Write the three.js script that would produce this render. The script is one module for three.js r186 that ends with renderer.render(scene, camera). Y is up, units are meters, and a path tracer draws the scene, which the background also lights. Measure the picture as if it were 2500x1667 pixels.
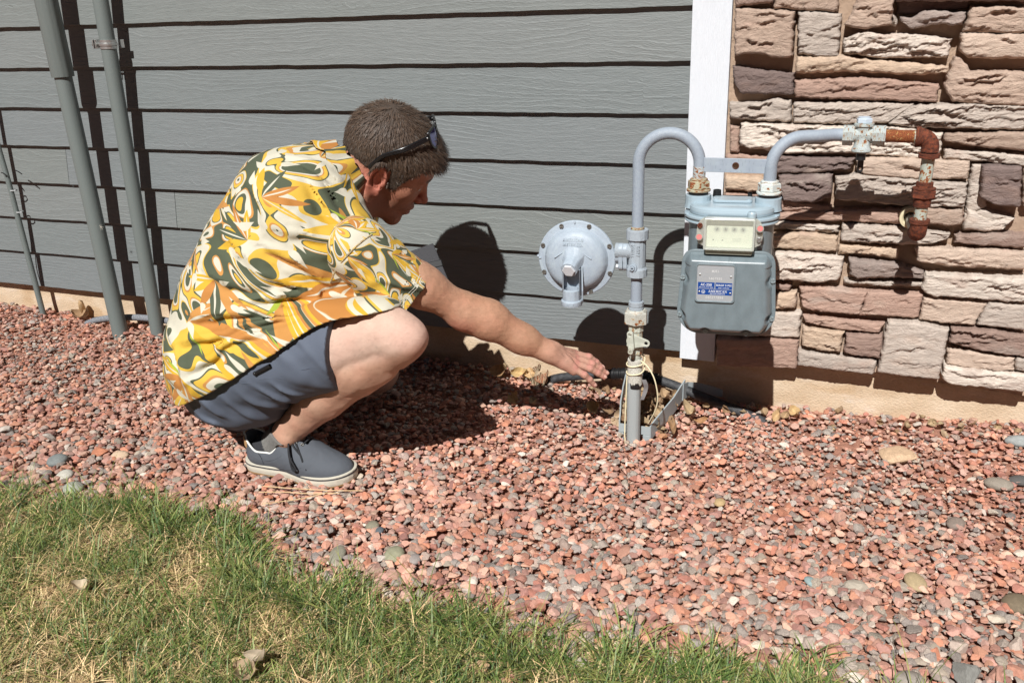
import * as THREE from 'three';
import { mergeGeometries, toCreasedNormals } from 'three/addons/utils/BufferGeometryUtils.js';
import { RoundedBoxGeometry } from 'three/addons/geometries/RoundedBoxGeometry.js';
import { TextGeometry } from 'three/addons/geometries/TextGeometry.js';
import { FontLoader } from 'three/addons/loaders/FontLoader.js';
import { createNoise2D, createNoise3D, createNoise4D } from 'simplex-noise';

// ---------------------------------------------------------------- camera, sky, sun, exposure
const scene = new THREE.Scene();
const camera = new THREE.PerspectiveCamera(41.74, 1024 / 682, 0.05, 400);
const CAM = new THREE.Vector3(0.4146, 1.0432, 2.2963);
const FWD = new THREE.Vector3(-0.3456, -0.3494, -0.8709).normalize();
const UPV = new THREE.Vector3(-0.0978, 0.9365, -0.3369);
UPV.addScaledVector(FWD, -UPV.dot(FWD)).normalize();
const RGT = new THREE.Vector3().crossVectors(FWD, UPV).normalize();
camera.position.copy(CAM); camera.up.copy(UPV); camera.lookAt(CAM.clone().add(FWD)); camera.updateMatrixWorld();
const renderer = new THREE.WebGLRenderer({ antialias: true });
renderer.toneMapping = THREE.LinearToneMapping;
renderer.toneMappingExposure = 1.30;
renderer.shadowMap.enabled = true;
const SUN_TO = new THREE.Vector3(0.03, 0.708, 0.706).normalize();
const sun = new THREE.DirectionalLight(new THREE.Color(1.0, 0.982, 0.955), 4.7);
sun.position.copy(SUN_TO).multiplyScalar(20); sun.target.position.set(-0.5, 0.3, 0.4);
sun.position.add(sun.target.position);
sun.castShadow = true; sun.shadow.mapSize.set(4096, 4096);
Object.assign(sun.shadow.camera, { left: -3.4, right: 3.4, top: 2.5, bottom: -2.5, near: 1, far: 60 });
scene.add(sun, sun.target);
{
  // clear blue sky, a little paler towards the horizon; the same all the way round
  const w = 256, h = 128, data = new Float32Array(w * h * 4);
  for (let y = 0; y < h; y++) {
    const el = ((y + 0.5) / h - 0.5) * Math.PI, t = Math.pow(Math.max(0, Math.sin(el)), 0.45);
    const c = el > 0 ? [0.62 - 0.44 * t, 0.76 - 0.42 * t, 1.0 - 0.32 * t] : [0.20, 0.17, 0.14];
    for (let x = 0; x < w; x++) data.set([c[0], c[1], c[2], 1], (y * w + x) * 4);
  }
  const sky = new THREE.DataTexture(data, w, h, THREE.RGBAFormat, THREE.FloatType);
  sky.mapping = THREE.EquirectangularReflectionMapping; sky.magFilter = THREE.LinearFilter; sky.needsUpdate = true;
  scene.background = sky; scene.environment = sky; scene.environmentIntensity = 0.06; scene.backgroundIntensity = 0.06;
}

// ---------------------------------------------------------------- small helpers
function rng(seed) { let s = seed >>> 0; return () => { s = (s + 0x6D2B79F5) >>> 0; let t = Math.imul(s ^ (s >>> 15), 1 | s); t = (t + Math.imul(t ^ (t >>> 7), 61 | t)) ^ t; return ((t ^ (t >>> 14)) >>> 0) / 4294967296; }; }
const R = rng(7), n4 = createNoise4D(rng(13)), n2 = createNoise2D(rng(11)), n3 = createNoise3D(rng(12));
const V = (x, y, z) => new THREE.Vector3(x, y, z);
const lerp = (a, b, t) => a + (b - a) * t, clamp = (x, a = 0, b = 1) => Math.min(b, Math.max(a, x));
const sstep = (a, b, x) => { const t = clamp((x - a) / (b - a)); return t * t * (3 - 2 * t); };
const fbm2 = (x, y, o = 4) => { let s = 0, a = 0.5; for (let i = 0; i < o; i++) { s += a * n2(x, y); x = x * 2.03 + 7.1; y = y * 2.03 + 3.7; a *= 0.5; } return s; };
const fbm3 = (x, y, z, o = 3) => { let s = 0, a = 0.5; for (let i = 0; i < o; i++) { s += a * n3(x, y, z); x = x * 2.03 + 7.1; y = y * 2.03 + 3.7; z = z * 2.03 + 1.3; a *= 0.5; } return s; };
// the spot at distance z from the wall that the survey sheet (2500 x 1667) shows at (x, y)
function at(x, y, z) {
  const d = FWD.clone().addScaledVector(RGT, (x - 1250) / 2186.25).addScaledVector(UPV, (833.5 - y) / 2186.25);
  return CAM.clone().addScaledVector(d, (z - CAM.z) / d.z);
}
function atY(x, y, h) {
  const d = FWD.clone().addScaledVector(RGT, (x - 1250) / 2186.25).addScaledVector(UPV, (833.5 - y) / 2186.25);
  return CAM.clone().addScaledVector(d, (h - CAM.y) / d.y);
}
const used = new Map();
function numbered(name) { const n = used.get(name) || 0; used.set(name, n + 1); return n ? `${name}_${String(n).padStart(3, '0')}` : name; }
const shade = (o) => { o.traverse((m) => { if (m.isMesh) { m.castShadow = true; m.receiveShadow = true; } }); return o; };
function tag(o, label, category, group, kind) {
  if (label) o.userData.label = label;
  if (category) o.userData.category = category;
  if (group) o.userData.group = group;
  if (kind) o.userData.kind = kind;
  return o;
}
function thing(name, label, category, base = V(0, 0, 0), group) {
  const o = new THREE.Group(); o.name = numbered(name); o.position.copy(base); scene.add(o);
  return tag(o, label, category, group);
}
// geometry given in world axes about the thing's base, or in the thing's own axes when local is true
function part(parent, name, geo, mat, local = true, label) {
  let g = geo;
  if (!local) { const p = V(0, 0, 0); for (let o = parent; o; o = o.parent) p.add(o.position); g = geo.clone().translate(-p.x, -p.y, -p.z); }
  const m = new THREE.Mesh(g, mat); m.name = name; m.castShadow = m.receiveShadow = true;
  if (label) m.userData.label = label;
  parent.add(m); return m;
}
function single(name, geo, mat, label, category, group, kind) {
  const m = new THREE.Mesh(geo, mat); m.name = numbered(name); m.castShadow = m.receiveShadow = true; scene.add(m);
  return tag(m, label, category, group, kind);
}
const lin = (r, g, b) => new THREE.Color().setRGB(r, g, b);
const srgb = (r, g, b) => new THREE.Color().setRGB(r / 255, g / 255, b / 255, THREE.SRGBColorSpace);
const std = (o) => new THREE.MeshStandardMaterial(o);
const phys = (o) => new THREE.MeshPhysicalMaterial(o);
function dataTex(w, h, fn, colour = false, repeat) {
  const d = new Uint8Array(w * h * 4);
  for (let y = 0; y < h; y++) for (let x = 0; x < w; x++) {
    const c = fn(x / w, y / h, x, y), i = (y * w + x) * 4;
    if (colour) { d[i] = clamp(c[0]) * 255; d[i + 1] = clamp(c[1]) * 255; d[i + 2] = clamp(c[2]) * 255; } else d[i] = d[i + 1] = d[i + 2] = clamp(c) * 255;
    d[i + 3] = 255;
  }
  const t = new THREE.DataTexture(d, w, h); t.magFilter = THREE.LinearFilter; t.minFilter = THREE.LinearMipmapLinearFilter;
  t.wrapS = t.wrapT = THREE.RepeatWrapping; if (colour) t.colorSpace = THREE.SRGBColorSpace;
  if (repeat) t.repeat.set(repeat[0], repeat[1]);
  t.needsUpdate = true; return t;
}
function withRepeat(t, u, v) { const c = t.clone(); c.repeat.set(u, v); c.needsUpdate = true; return c; }
// geometry helpers
function nonIndexed(g) { return g.index ? g.toNonIndexed() : g; }
function merge(list) {
  const gs = list.map((g) => { const n = nonIndexed(g); for (const k of Object.keys(n.attributes)) if (!['position', 'normal', 'uv'].includes(k)) n.deleteAttribute(k); if (!n.attributes.uv) n.setAttribute('uv', new THREE.BufferAttribute(new Float32Array(n.attributes.position.count * 2), 2)); return n; });
  return mergeGeometries(gs);
}
const QY = V(0, 1, 0);
function alongAxis(g, a, dir) { g.applyQuaternion(new THREE.Quaternion().setFromUnitVectors(QY, dir.clone().normalize())); g.translate(a.x, a.y, a.z); return g; }
function rod(a, b, r, seg = 20, r2 = r) { const d = b.clone().sub(a), L = d.length(), g = new THREE.CylinderGeometry(r2, r, L, seg, 1); g.translate(0, L / 2, 0); return alongAxis(g, a, d); }
// profile [[radius, height], ...] turned about an axis that starts at a and points along dir
function turned(profile, a, dir, seg = 32, crease = 0.5) { let g = new THREE.LatheGeometry(profile.map((p) => new THREE.Vector2(Math.max(p[0], 1e-5), p[1])), seg); g = toCreasedNormals(g, crease); return alongAxis(g, a, dir); }
function hexNut(r, h, a, dir, hole = 0, turn = 0) {
  const c = r * 0.08, p = [[hole, 0], [r - c, 0], [r, c], [r, h - c], [r - c, h], [hole, h]];
  let g = new THREE.LatheGeometry(p.map((q) => new THREE.Vector2(Math.max(q[0], 1e-5), q[1])), 6); g.rotateY(turn); g = toCreasedNormals(g, 0.3); return alongAxis(g, a, dir);
}
function sweep(points, r, seg = 14, n) { return new THREE.TubeGeometry(new THREE.CatmullRomCurve3(points, false, 'centripetal'), n || points.length * 4, r, seg, false); }
function arc(c, r, from, to, ex, ey, n = 14) { const out = []; for (let i = 0; i <= n; i++) { const t = lerp(from, to, i / n); out.push(c.clone().addScaledVector(ex, r * Math.cos(t)).addScaledVector(ey, r * Math.sin(t))); } return out; }
function box(w, h, d, r = 0.002, s = 2) { return new RoundedBoxGeometry(w, h, d, s, Math.min(r, w / 2.01, h / 2.01, d / 2.01)); }
function roundRect(w, h, r, cx = 0, cy = 0) {
  const s = new THREE.Shape(), x = cx - w / 2, y = cy - h / 2;
  s.moveTo(x + r, y); s.lineTo(x + w - r, y); s.absarc(x + w - r, y + r, r, -Math.PI / 2, 0); s.lineTo(x + w, y + h - r); s.absarc(x + w - r, y + h - r, r, 0, Math.PI / 2);
  s.lineTo(x + r, y + h); s.absarc(x + r, y + h - r, r, Math.PI / 2, Math.PI); s.lineTo(x, y + r); s.absarc(x + r, y + r, r, Math.PI, Math.PI * 1.5); return s;
}
function extrude(shape, depth, bevel = 0, bs = 3, curve = 16) { return new THREE.ExtrudeGeometry(shape, { depth: depth - 2 * bevel > 0 ? depth - 2 * bevel : depth, bevelEnabled: bevel > 0, bevelThickness: bevel, bevelSize: bevel, bevelOffset: -bevel, bevelSegments: bs, curveSegments: curve }).translate(0, 0, bevel); }
// pan-head screw with a real cross recess, its face towards +z
function screwGeo(r = 0.0055) {
  const list = [turned([[0, 0], [r, 0], [r, r * 0.35], [0, r * 0.35]], V(0, 0, 0), QY, 20)];
  for (let q = 0; q < 4; q++) {
    const s = new THREE.Shape(), g = r * 0.13, a0 = Math.asin(g / (r * 0.97));
    s.moveTo(g, g); s.lineTo(r * 0.97 * Math.cos(a0), g); s.absarc(0, 0, r * 0.97, a0, Math.PI / 2 - a0); s.lineTo(g, g);
    const e = extrude(s, r * 0.4, r * 0.07, 2, 6); e.rotateX(-Math.PI / 2); e.rotateY(q * Math.PI / 2); e.translate(0, r * 0.33, 0); list.push(e);
  }
  const m = merge(list); m.rotateX(Math.PI / 2); return m;
}
const font = await new FontLoader().loadAsync('fonts/droid/droid_sans_bold.typeface.json');
function letters(text, size, depth) { const g = new TextGeometry(text, { font, size, depth, height: depth, curveSegments: 3, bevelEnabled: false }); g.computeBoundingBox(); const b = g.boundingBox; g.translate(-(b.min.x + b.max.x) / 2, -(b.min.y + b.max.y) / 2, 0); return g; }
function paint(g, fn) { // vertex colours, linear
  const p = g.attributes.position, n = g.attributes.normal, c = new Float32Array(p.count * 3);
  for (let i = 0; i < p.count; i++) { const k = fn(p.getX(i), p.getY(i), p.getZ(i), i, n); c[i * 3] = k[0]; c[i * 3 + 1] = k[1]; c[i * 3 + 2] = k[2]; }
  g.setAttribute('color', new THREE.BufferAttribute(c, 3)); return g;
}
// height of the ground: it dips a little against the wall
function groundY(x, z) {
  const w = x < -0.45 ? lerp(0.045, 0.016, clamp((x + 2.6) / 2.1)) : x < 0.15 ? lerp(0.016, -0.010, (x + 0.45) / 0.6) : lerp(-0.010, 0.038, clamp((x - 0.15) / 0.7));
  return lerp(w, 0, sstep(0, 0.35, z)) + 0.006 * n2(x * 2.2, z * 2.2);
}
// textures shared by many things
const T = {};
T.grain = dataTex(2048, 512, (u, v) => { // embossed cedar grain, 2 m x 0.5 m
  const x = u * 2, y = v * 0.5;
  const wy = y + 0.012 * n2(x * 1.6, y * 7) + 0.003 * n2(x * 7, y * 30) + 0.0012 * n2(x * 30, y * 90);
  const ring = wy * 62 + 1.6 * n2(x * 0.9 + 9, y * 5);
  const f = ring - Math.floor(ring), deep = 0.35 + 0.65 * sstep(-0.2, 0.5, n2(x * 1.1 + 40, y * 9));
  const fine = n2(x * 14, wy * 420) * 0.5 + n2(x * 32 + 5, wy * 800) * 0.3 + n2(x * 60, wy * 300) * 0.2;
  return 0.5 + deep * (Math.pow(f, 3) - 0.3) * 0.5 + fine * 0.30;
});
T.rough = dataTex(1024, 1024, (u, v) => 0.5 + 0.32 * fbm2(u * 18, v * 18, 4) + 0.18 * n2(u * 190, v * 190) + 0.1 * n2(u * 330, v * 330));
T.stone = dataTex(1024, 1024, (u, v) => { const w = v + 0.02 * n2(u * 5, v * 9); return 0.5 + 0.30 * fbm2(u * 8, w * 40, 4) + 0.16 * n2(u * 60, w * 150) + 0.10 * n2(u * 200, v * 240); });
T.weave = dataTex(512, 512, (u, v, x, y) => 0.5 + 0.25 * (((x >> 1) + (y >> 1)) % 2 ? 1 : -1) * (0.7 + 0.3 * n2(u * 60, v * 60)) + 0.15 * n2(u * 14, v * 14));
T.skin = dataTex(512, 512, (u, v) => { const a = 1 - Math.abs(n2(u * 46, v * 46)), b = 1 - Math.abs(n2(u * 90 + 3, v * 90)); return 0.25 + 0.35 * a * a + 0.25 * b * b + 0.12 * n2(u * 9, v * 9); });
T.paint = dataTex(512, 512, (u, v) => 0.5 + 0.25 * n2(u * 40, v * 40) + 0.2 * n2(u * 110, v * 110));
T.rust = dataTex(512, 512, (u, v) => {
  const a = fbm2(u * 6, v * 6, 5), b = fbm2(u * 20 + 4, v * 20, 3), k = 0.62 + 0.5 * a;
  return [0.40 * k + 0.16 + 0.16 * b, 0.225 * k + 0.06 + 0.13 * Math.max(0, b), 0.145 * k + 0.05];
}, true);
function stained(amount, seed, base = [0.66, 0.69, 0.67]) { // weathered paint with rust coming through
  return dataTex(256, 256, (u, v) => {
    const a = fbm2(u * 5 + seed, v * 5, 5) + 0.35 * fbm2(u * 24 + seed, v * 24, 2), t = sstep(amount + 0.14, amount - 0.02, -a), b = 0.06 * n2(u * 30, v * 30 + seed);
    const edge = sstep(amount + 0.28, amount + 0.1, -a);
    const p = [base[0] + b + 0.02 * edge, base[1] + b - 0.02 * edge, base[2] + b - 0.10 * edge], r = [0.50 + b * 3, 0.27 + b * 2, 0.14 + b];
    return [lerp(r[0], p[0], 1 - t), lerp(r[1], p[1], 1 - t), lerp(r[2], p[2], 1 - t)];
  }, true);
}

// ================================================================ THE SETTING
// ground, one sheet out to the horizon; the strip that the picture shows is shaped
{
  const g = new THREE.PlaneGeometry(5, 3.2, 100, 64); g.rotateX(-Math.PI / 2); g.translate(-0.6, 0, 1.55);
  const p = g.attributes.position; for (let i = 0; i < p.count; i++) p.setY(i, groundY(p.getX(i), p.getZ(i)) - (p.getZ(i) < 0.95 ? 0.007 : 0.02));
  g.computeVertexNormals();
  const far = new THREE.RingGeometry(3.0, 150, 48, 4); far.rotateX(-Math.PI / 2); far.translate(-0.6, -0.05, 1.5);
  const gravelSoil = dataTex(512, 512, (u, v) => { const a = 0.5 + 0.5 * fbm2(u * 30, v * 30, 4); return [0.52 + 0.22 * a, 0.36 + 0.18 * a, 0.30 + 0.15 * a]; }, true, [4, 3]);
  const m = single('ground', merge([g, far]), std({ map: gravelSoil, roughness: 1, bumpMap: withRepeat(T.rough, 5, 4), bumpScale: 0.006 }), 'reddish soil under the crushed red gravel beside the house', 'ground', null, 'structure');
  m.receiveShadow = true;
}
// ---- house wall: lap siding
const TRIM_R = at(1789.5, 0, 0.010).x;
const sidingWall = thing('siding_wall', 'grey wood-grain lap siding wall with a white corner board', 'wall', V(0, 0.144, 0));
{
  const map = dataTex(512, 512, (u, v) => { const a = 0.018 * fbm2(u * 8, v * 30, 3) + 0.014 * n2(u * 40, v * 120); return [0.450 + a, 0.467 + a, 0.463 + a]; }, true);
  const mats = [];
  for (let k = 0; k < 4; k++) { const b = T.grain.clone(); b.offset.set(0.13 + 0.31 * k, 0.27 * k); b.needsUpdate = true; const c = srgb(255 - 3 * k, 255 - 2 * k, 255 - 4 * (k % 2)); mats.push(std({ map, color: c, roughness: 0.62, bumpMap: b, bumpScale: 0.0017 })); }
  const boardGeo = (x0, x1, yb, seed) => { // front face leans in at the top; the lower edge is a little uneven
    const nx = Math.max(2, Math.round((x1 - x0) / 0.03)), pos = [], uv = [], idx = [], rows = [[0, -0.0165, 0], [0, -0.0010, 0], [0.0010, 0, 0], [0.07, -0.0081, 1], [0.1385, -0.0161, 1]];
    for (let i = 0; i <= nx; i++) {
      const x = lerp(x0, x1, i / nx), wob = 0.0009 * n2(x * 9, seed * 7.7) + 0.0006 * n2(x * 40, seed * 3.1), out = 0.0007 * n2(x * 3, seed);
      for (const r of rows) { pos.push(x, yb + r[0] + (r[2] ? 0 : wob), r[1] + out); uv.push(x / 2, (yb + r[0]) / 0.5 + seed * 0.173); }
    }
    const n = rows.length;
    for (let i = 0; i < nx; i++) for (let j = 0; j < n - 1; j++) { const a = i * n + j, b = a + n; idx.push(a, b, a + 1, b, b + 1, a + 1); }
    let g = new THREE.BufferGeometry(); g.setAttribute('position', new THREE.Float32BufferAttribute(pos, 3)); g.setAttribute('uv', new THREE.Float32BufferAttribute(uv, 2)); g.setIndex(idx);
    return toCreasedNormals(g, 0.5);
  };
  for (let i = 8; i >= -4; i--) {
    const y = 1.16 - 0.127 * i, cut = { 4: -1.905, 5: -1.905, 6: -1.55, 2: -2.9 }[i], seed = i + 6, x0 = -3.6, x1 = -0.0006;
    const joint = { 5: at(164, 430, 0).x, 6: at(425, 515, 0).x }[i];
    const spans = joint ? [[x0, joint - 0.0007], [joint + 0.0007, x1]] : [[x0, x1]];
    spans.forEach((s, k) => part(sidingWall, 'siding_board', boardGeo(s[0], s[1], y, seed + k * 0.37), mats[(seed * 3 + k) % 4], false));
  }
  const sheath = new THREE.BoxGeometry(3.6, 1.65, 0.05); sheath.translate(-1.8 + 0.05, 0.155 + 0.825, -0.0425);
  part(sidingWall, 'sheathing', sheath, std({ color: lin(0.12, 0.11, 0.10), roughness: 1 }), false);
  const tb = box(TRIM_R, 1.63, 0.031, 0.0015); tb.translate(TRIM_R / 2, 0.128 + 0.815, -0.0055);
  part(sidingWall, 'corner_board', tb, std({ color: lin(0.70, 0.735, 0.78), roughness: 0.55, bumpMap: withRepeat(T.rough, 1.4, 1.4), bumpScale: 0.0009 }), false, 'white rough-sawn corner board');
}
// ---- foundation
{
  const g = new THREE.PlaneGeometry(5.6, 0.62, 280, 36); g.translate(-0.9, -0.02, -0.034);
  const p = g.attributes.position; for (let i = 0; i < p.count; i++) p.setZ(i, p.getZ(i) + 0.0022 * fbm2(p.getX(i) * 9, p.getY(i) * 22, 4));
  g.computeVertexNormals();
  const back = new THREE.BoxGeometry(5.6, 0.62, 0.1); back.translate(-0.9, -0.02, -0.092);
  const map = dataTex(1024, 256, (u, v) => {
    const x = u * 5.6, y = v * 0.62, a = fbm2(x * 5, y * 9, 4), b = n2(x * 90, y * 120), stain = sstep(0.25, 0.5, fbm2(x * 2.4 + 8, y * 5, 3)), lime = 0.5 * sstep(0.30, 0.55, fbm2(x * 4 + 30, y * 12, 4));
    return [0.765 + 0.06 * a + 0.03 * b - 0.05 * stain + 0.04 * lime, 0.68 + 0.07 * a + 0.03 * b - 0.07 * stain + 0.07 * lime, 0.575 + 0.08 * a + 0.03 * b - 0.09 * stain + 0.12 * lime];
  }, true);
  const w = thing('foundation_wall', 'tan parged concrete foundation strip between gravel and wall', 'foundation', V(0, 0, -0.034)); w.userData.kind = 'structure';
  part(w, 'parging', g, std({ map, roughness: 0.95, bumpMap: withRepeat(T.rough, 4, 0.5), bumpScale: 0.0022 }), false);
  part(w, 'concrete', back, std({ color: lin(0.4, 0.32, 0.22), roughness: 1 }), false);
}
// ---- stone veneer. Every stone: upper edge, lower edge (left to right, in crop units), how far it stands out, colour, roughness of its face
const stoneWall = thing('stone_wall', 'stacked ledge stone veneer wall in tan, brown and grey', 'wall', V(TRIM_R, 0.06, -0.02));
{
  const A = (x, y) => [1650 + x / 2.767, y / 2.767], B = (x, y) => [1850 + x / 2.6138, 500 + y / 2.6138];
  const COL = { tan: [0.43, 0.305, 0.225], pink: [0.43, 0.27, 0.20], gry: [0.46, 0.385, 0.32], lgt: [0.56, 0.475, 0.395], wht: [0.62, 0.53, 0.44], brn: [0.31, 0.20, 0.155], drk: [0.20, 0.14, 0.122], org: [0.54, 0.39, 0.265], buf: [0.52, 0.39, 0.295], gbr: [0.31, 0.24, 0.205] };
  const L = [
    [A, [[400, -70], [660, -70]], [[400, 45], [650, 22]], 34, 'brn', 1], [A, [[672, -70], [1105, -70]], [[660, 55], [1095, 78]], 26, 'tan', 1], [A, [[1480, -130], [2400, -140]], [[1490, 10], [2400, 6]], 52, 'drk', 1],
    [A, [[1490, -10], [2000, -10]], [[1500, 100], [1980, 60]], 8, 'drk', 1],
    [A, [[395, 55], [600, 60], [800, 75]], [[395, 375], [560, 360], [690, 395], [785, 385]], 46, 'tan', 1.2], [A, [[828, 76], [1120, 90]], [[825, 362], [960, 388], [1098, 382]], 30, 'gry', 1.3],
    [A, [[1235, -30], [1482, -30]], [[1140, 178], [1280, 196], [1462, 172]], 46, 'tan', 1.3], [A, [[1468, 100], [1500, 98]], [[1455, 175], [1495, 176]], 22, 'gry', 1],
    [A, [[1512, 112], [1590, 122], [1680, 66], [1970, 84]], [[1530, 150], [1590, 196], [1770, 165], [1945, 170]], 36, 'gbr', 1.2], [A, [[1995, 40], [2420, 44]], [[1945, 218], [2180, 222], [2420, 222]], 40, 'tan', 1.6],
    [A, [[1938, 226], [2420, 230]], [[1920, 350], [1975, 396], [2420, 400]], 42, 'buf', 1], [A, [[1132, 262], [1290, 206], [1400, 232], [1560, 225], [1870, 262]], [[1135, 362], [1400, 395], [1840, 388]], 32, 'lgt', 2.4],
    [A, [[815, 385], [1110, 368], [1300, 402], [1850, 445]], [[812, 500], [1080, 488], [1300, 490], [1600, 510], [1840, 492]], 28, 'org', 1.2], [A, [[806, 545], [1250, 525], [1420, 535], [1785, 572]], [[802, 655], [1000, 668], [1770, 692]], 30, 'pink', 0.9],
    [A, [[385, 440], [560, 470], [800, 492]], [[392, 560], [440, 636], [795, 640]], 22, 'drk', 1], [A, [[1885, 380], [1930, 384], [2000, 478], [2420, 482]], [[1812, 590], [1870, 682], [2150, 715], [2420, 712]], 36, 'tan', 1.4],
    [A, [[362, 690], [590, 692], [650, 665], [780, 680]], [[365, 795], [560, 815], [780, 826]], 24, 'gry', 1.3], [A, [[798, 690], [1300, 690], [1620, 702]], [[792, 832], [1180, 838], [1440, 830]], 24, 'gry', 1.2],
    [A, [[1600, 712], [1800, 700], [2420, 712]], [[1440, 836], [1580, 862], [2330, 880], [2420, 862]], 32, 'gry', 1.6], [A, [[365, 848], [432, 854]], [[366, 1030], [424, 1034]], 16, 'pink', 0.8],
    [A, [[436, 830], [1120, 852], [1600, 862], [1805, 900]], [[432, 985], [700, 1038], [1200, 1036], [1700, 1078], [1790, 1060]], 26, 'wht', 2.6], [A, [[1822, 902], [2420, 890]], [[1818, 955], [2140, 1005], [2420, 1022]], 34, 'tan', 1],
    [A, [[1820, 1008], [2160, 1030], [2420, 1050]], [[1816, 1080], [1960, 1082], [2200, 1108], [2420, 1128]], 24, 'lgt', 1.4], [A, [[338, 1036], [480, 1044], [690, 1060]], [[336, 1100], [500, 1110], [690, 1120]], 12, 'pink', 0.8],
    [A, [[640, 1058], [900, 1062], [1212, 1068]], [[640, 1176], [900, 1172], [1180, 1140]], 26, 'drk', 1.4], [A, [[1218, 1066], [1600, 1068], [1990, 1092]], [[1225, 1150], [1300, 1190], [1640, 1212], [1982, 1214]], 30, 'buf', 0.9],
    [A, [[332, 1188], [560, 1200], [700, 1230]], [[330, 1280], [560, 1300], [700, 1310]], 18, 'org', 1], [A, [[694, 1186], [1064, 1178]], [[705, 1290], [735, 1362], [930, 1376], [1055, 1330]], 34, 'drk', 1.2],
    [A, [[1082, 1195], [1230, 1178], [1500, 1200], [1975, 1240]], [[1078, 1350], [1290, 1372], [1660, 1400], [1960, 1400]], 30, 'gry', 1.6], [A, [[2004, 1110], [2062, 1112], [2072, 1112]], [[1960, 1440], [2040, 1430], [2110, 1400]], 18, 'lgt', 1],
    [A, [[2076, 1122], [2345, 1130]], [[2060, 1340], [2160, 1392], [2335, 1400]], 44, 'drk', 1.1], [A, [[2350, 1118], [2420, 1120]], [[2346, 1400], [2420, 1405]], 20, 'tan', 1], [A, [[1950, 1450], [2100, 1412], [2300, 1480]], [[1945, 1560], [2130, 1530], [2250, 1520]], 20, 'lgt', 1],
    [A, [[330, 1300], [690, 1330], [1060, 1392]], [[330, 1420], [690, 1430], [1050, 1440]], 14, 'pink', 1], [A, [[690, 1440], [1250, 1412], [1700, 1404], [1952, 1420]], [[690, 1484], [1200, 1500], [1500, 1516], [1945, 1510]], 22, 'pink', 0.8],
    [B, [[-150, 70], [120, 98], [520, 142]], [[-150, 150], [120, 158], [515, 182]], 20, 'lgt', 1.4], [B, [[-150, 180], [120, 188], [330, 176], [515, 205]], [[-150, 270], [115, 282], [505, 300]], 26, 'org', 1],
    [B, [[540, 122], [830, 140], [1228, 182]], [[528, 236], [820, 255], [1100, 256], [1225, 215]], 30, 'gry', 1.4], [B, [[1060, 22], [1318, 32]], [[1060, 120], [1255, 138], [1308, 132]], 30, 'tan', 0.9],
    [B, [[1342, 20], [1500, 100], [1642, 92]], [[1312, 160], [1420, 172], [1560, 168], [1600, 120]], 22, 'lgt', 1], [B, [[1262, 198], [1500, 186], [1720, 192]], [[1264, 245], [1400, 262], [1720, 280]], 28, 'brn', 1],
    [B, [[518, 250], [660, 262], [900, 272]], [[512, 315], [700, 320], [900, 352]], 20, 'org', 1.5], [B, [[1005, 270], [1300, 282], [1720, 300]], [[1020, 362], [1200, 395], [1560, 415], [1720, 410]], 32, 'buf', 1],
    [B, [[-150, 288], [125, 302], [400, 318], [556, 342]], [[-150, 470], [130, 482], [380, 502], [520, 480]], 34, 'lgt', 1.2], [B, [[582, 342], [880, 375], [1068, 428]], [[590, 450], [640, 470], [860, 468], [1062, 474]], 28, 'gbr', 1],
    [B, [[548, 478], [860, 488], [1060, 492]], [[548, 508], [800, 522], [1055, 528]], 16, 'gry', 0.9], [B, [[-150, 500], [120, 504], [216, 510]], [[-150, 545], [130, 548], [200, 556]], 22, 'brn', 1],
    [B, [[-150, 560], [120, 570], [252, 552]], [[-150, 660], [125, 672], [246, 662]], 24, 'org', 1.4], [B, [[268, 530], [330, 522], [700, 558]], [[282, 660], [400, 690], [652, 706]], 28, 'pink', 0.8],
    [B, [[700, 556], [1064, 572]], [[650, 706], [830, 715], [1030, 728]], 26, 'pink', 0.9], [B, [[1072, 440], [1250, 450], [1720, 470]], [[1048, 540], [1120, 590], [1400, 605], [1720, 632]], 36, 'wht', 1.2],
    [B, [[1060, 590], [1300, 612], [1478, 622]], [[1034, 735], [1200, 762], [1385, 770]], 26, 'buf', 0.7], [B, [[1475, 622], [1720, 642]], [[1400, 772], [1560, 790], [1720, 804]], 30, 'gry', 0.9],
    [B, [[-150, 680], [110, 686], [282, 690]], [[-150, 838], [105, 846], [262, 852]], 22, 'lgt', 0.7], [B, [[288, 706], [500, 728], [812, 762]], [[300, 752], [520, 800], [780, 824]], 24, 'pink', 0.8],
    [B, [[284, 784], [420, 800], [552, 815]], [[280, 905], [420, 935], [526, 946]], 30, 'org', 1.1], [B, [[566, 824], [802, 836]], [[550, 940], [620, 965], [790, 988]], 28, 'brn', 1],
    [B, [[-260, 850], [100, 858], [262, 870]], [[-260, 1030], [100, 1046], [248, 1052]], 26, 'pink', 0.8], [B, [[258, 930], [500, 962], [765, 1000]], [[254, 1028], [500, 1062], [740, 1092]], 24, 'gry', 0.7],
    [B, [[830, 745], [1000, 750], [1228, 802]], [[765, 1072], [960, 1100], [1160, 1122]], 38, 'gry', 0.8], [B, [[1238, 788], [1480, 800], [1720, 842]], [[1226, 890], [1440, 940], [1720, 978]], 32, 'brn', 1.5],
    [B, [[1216, 918], [1400, 945], [1645, 978]], [[1208, 1020], [1400, 1058], [1640, 1062]], 26, 'buf', 1], [B, [[1196, 1030], [1440, 1060], [1720, 1088]], [[1175, 1115], [1240, 1150], [1720, 1205]], 34, 'wht', 1], [B, [[1650, 980], [1720, 984]], [[1645, 1062], [1720, 1076]], 30, 'gry', 1],
  ];
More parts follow.
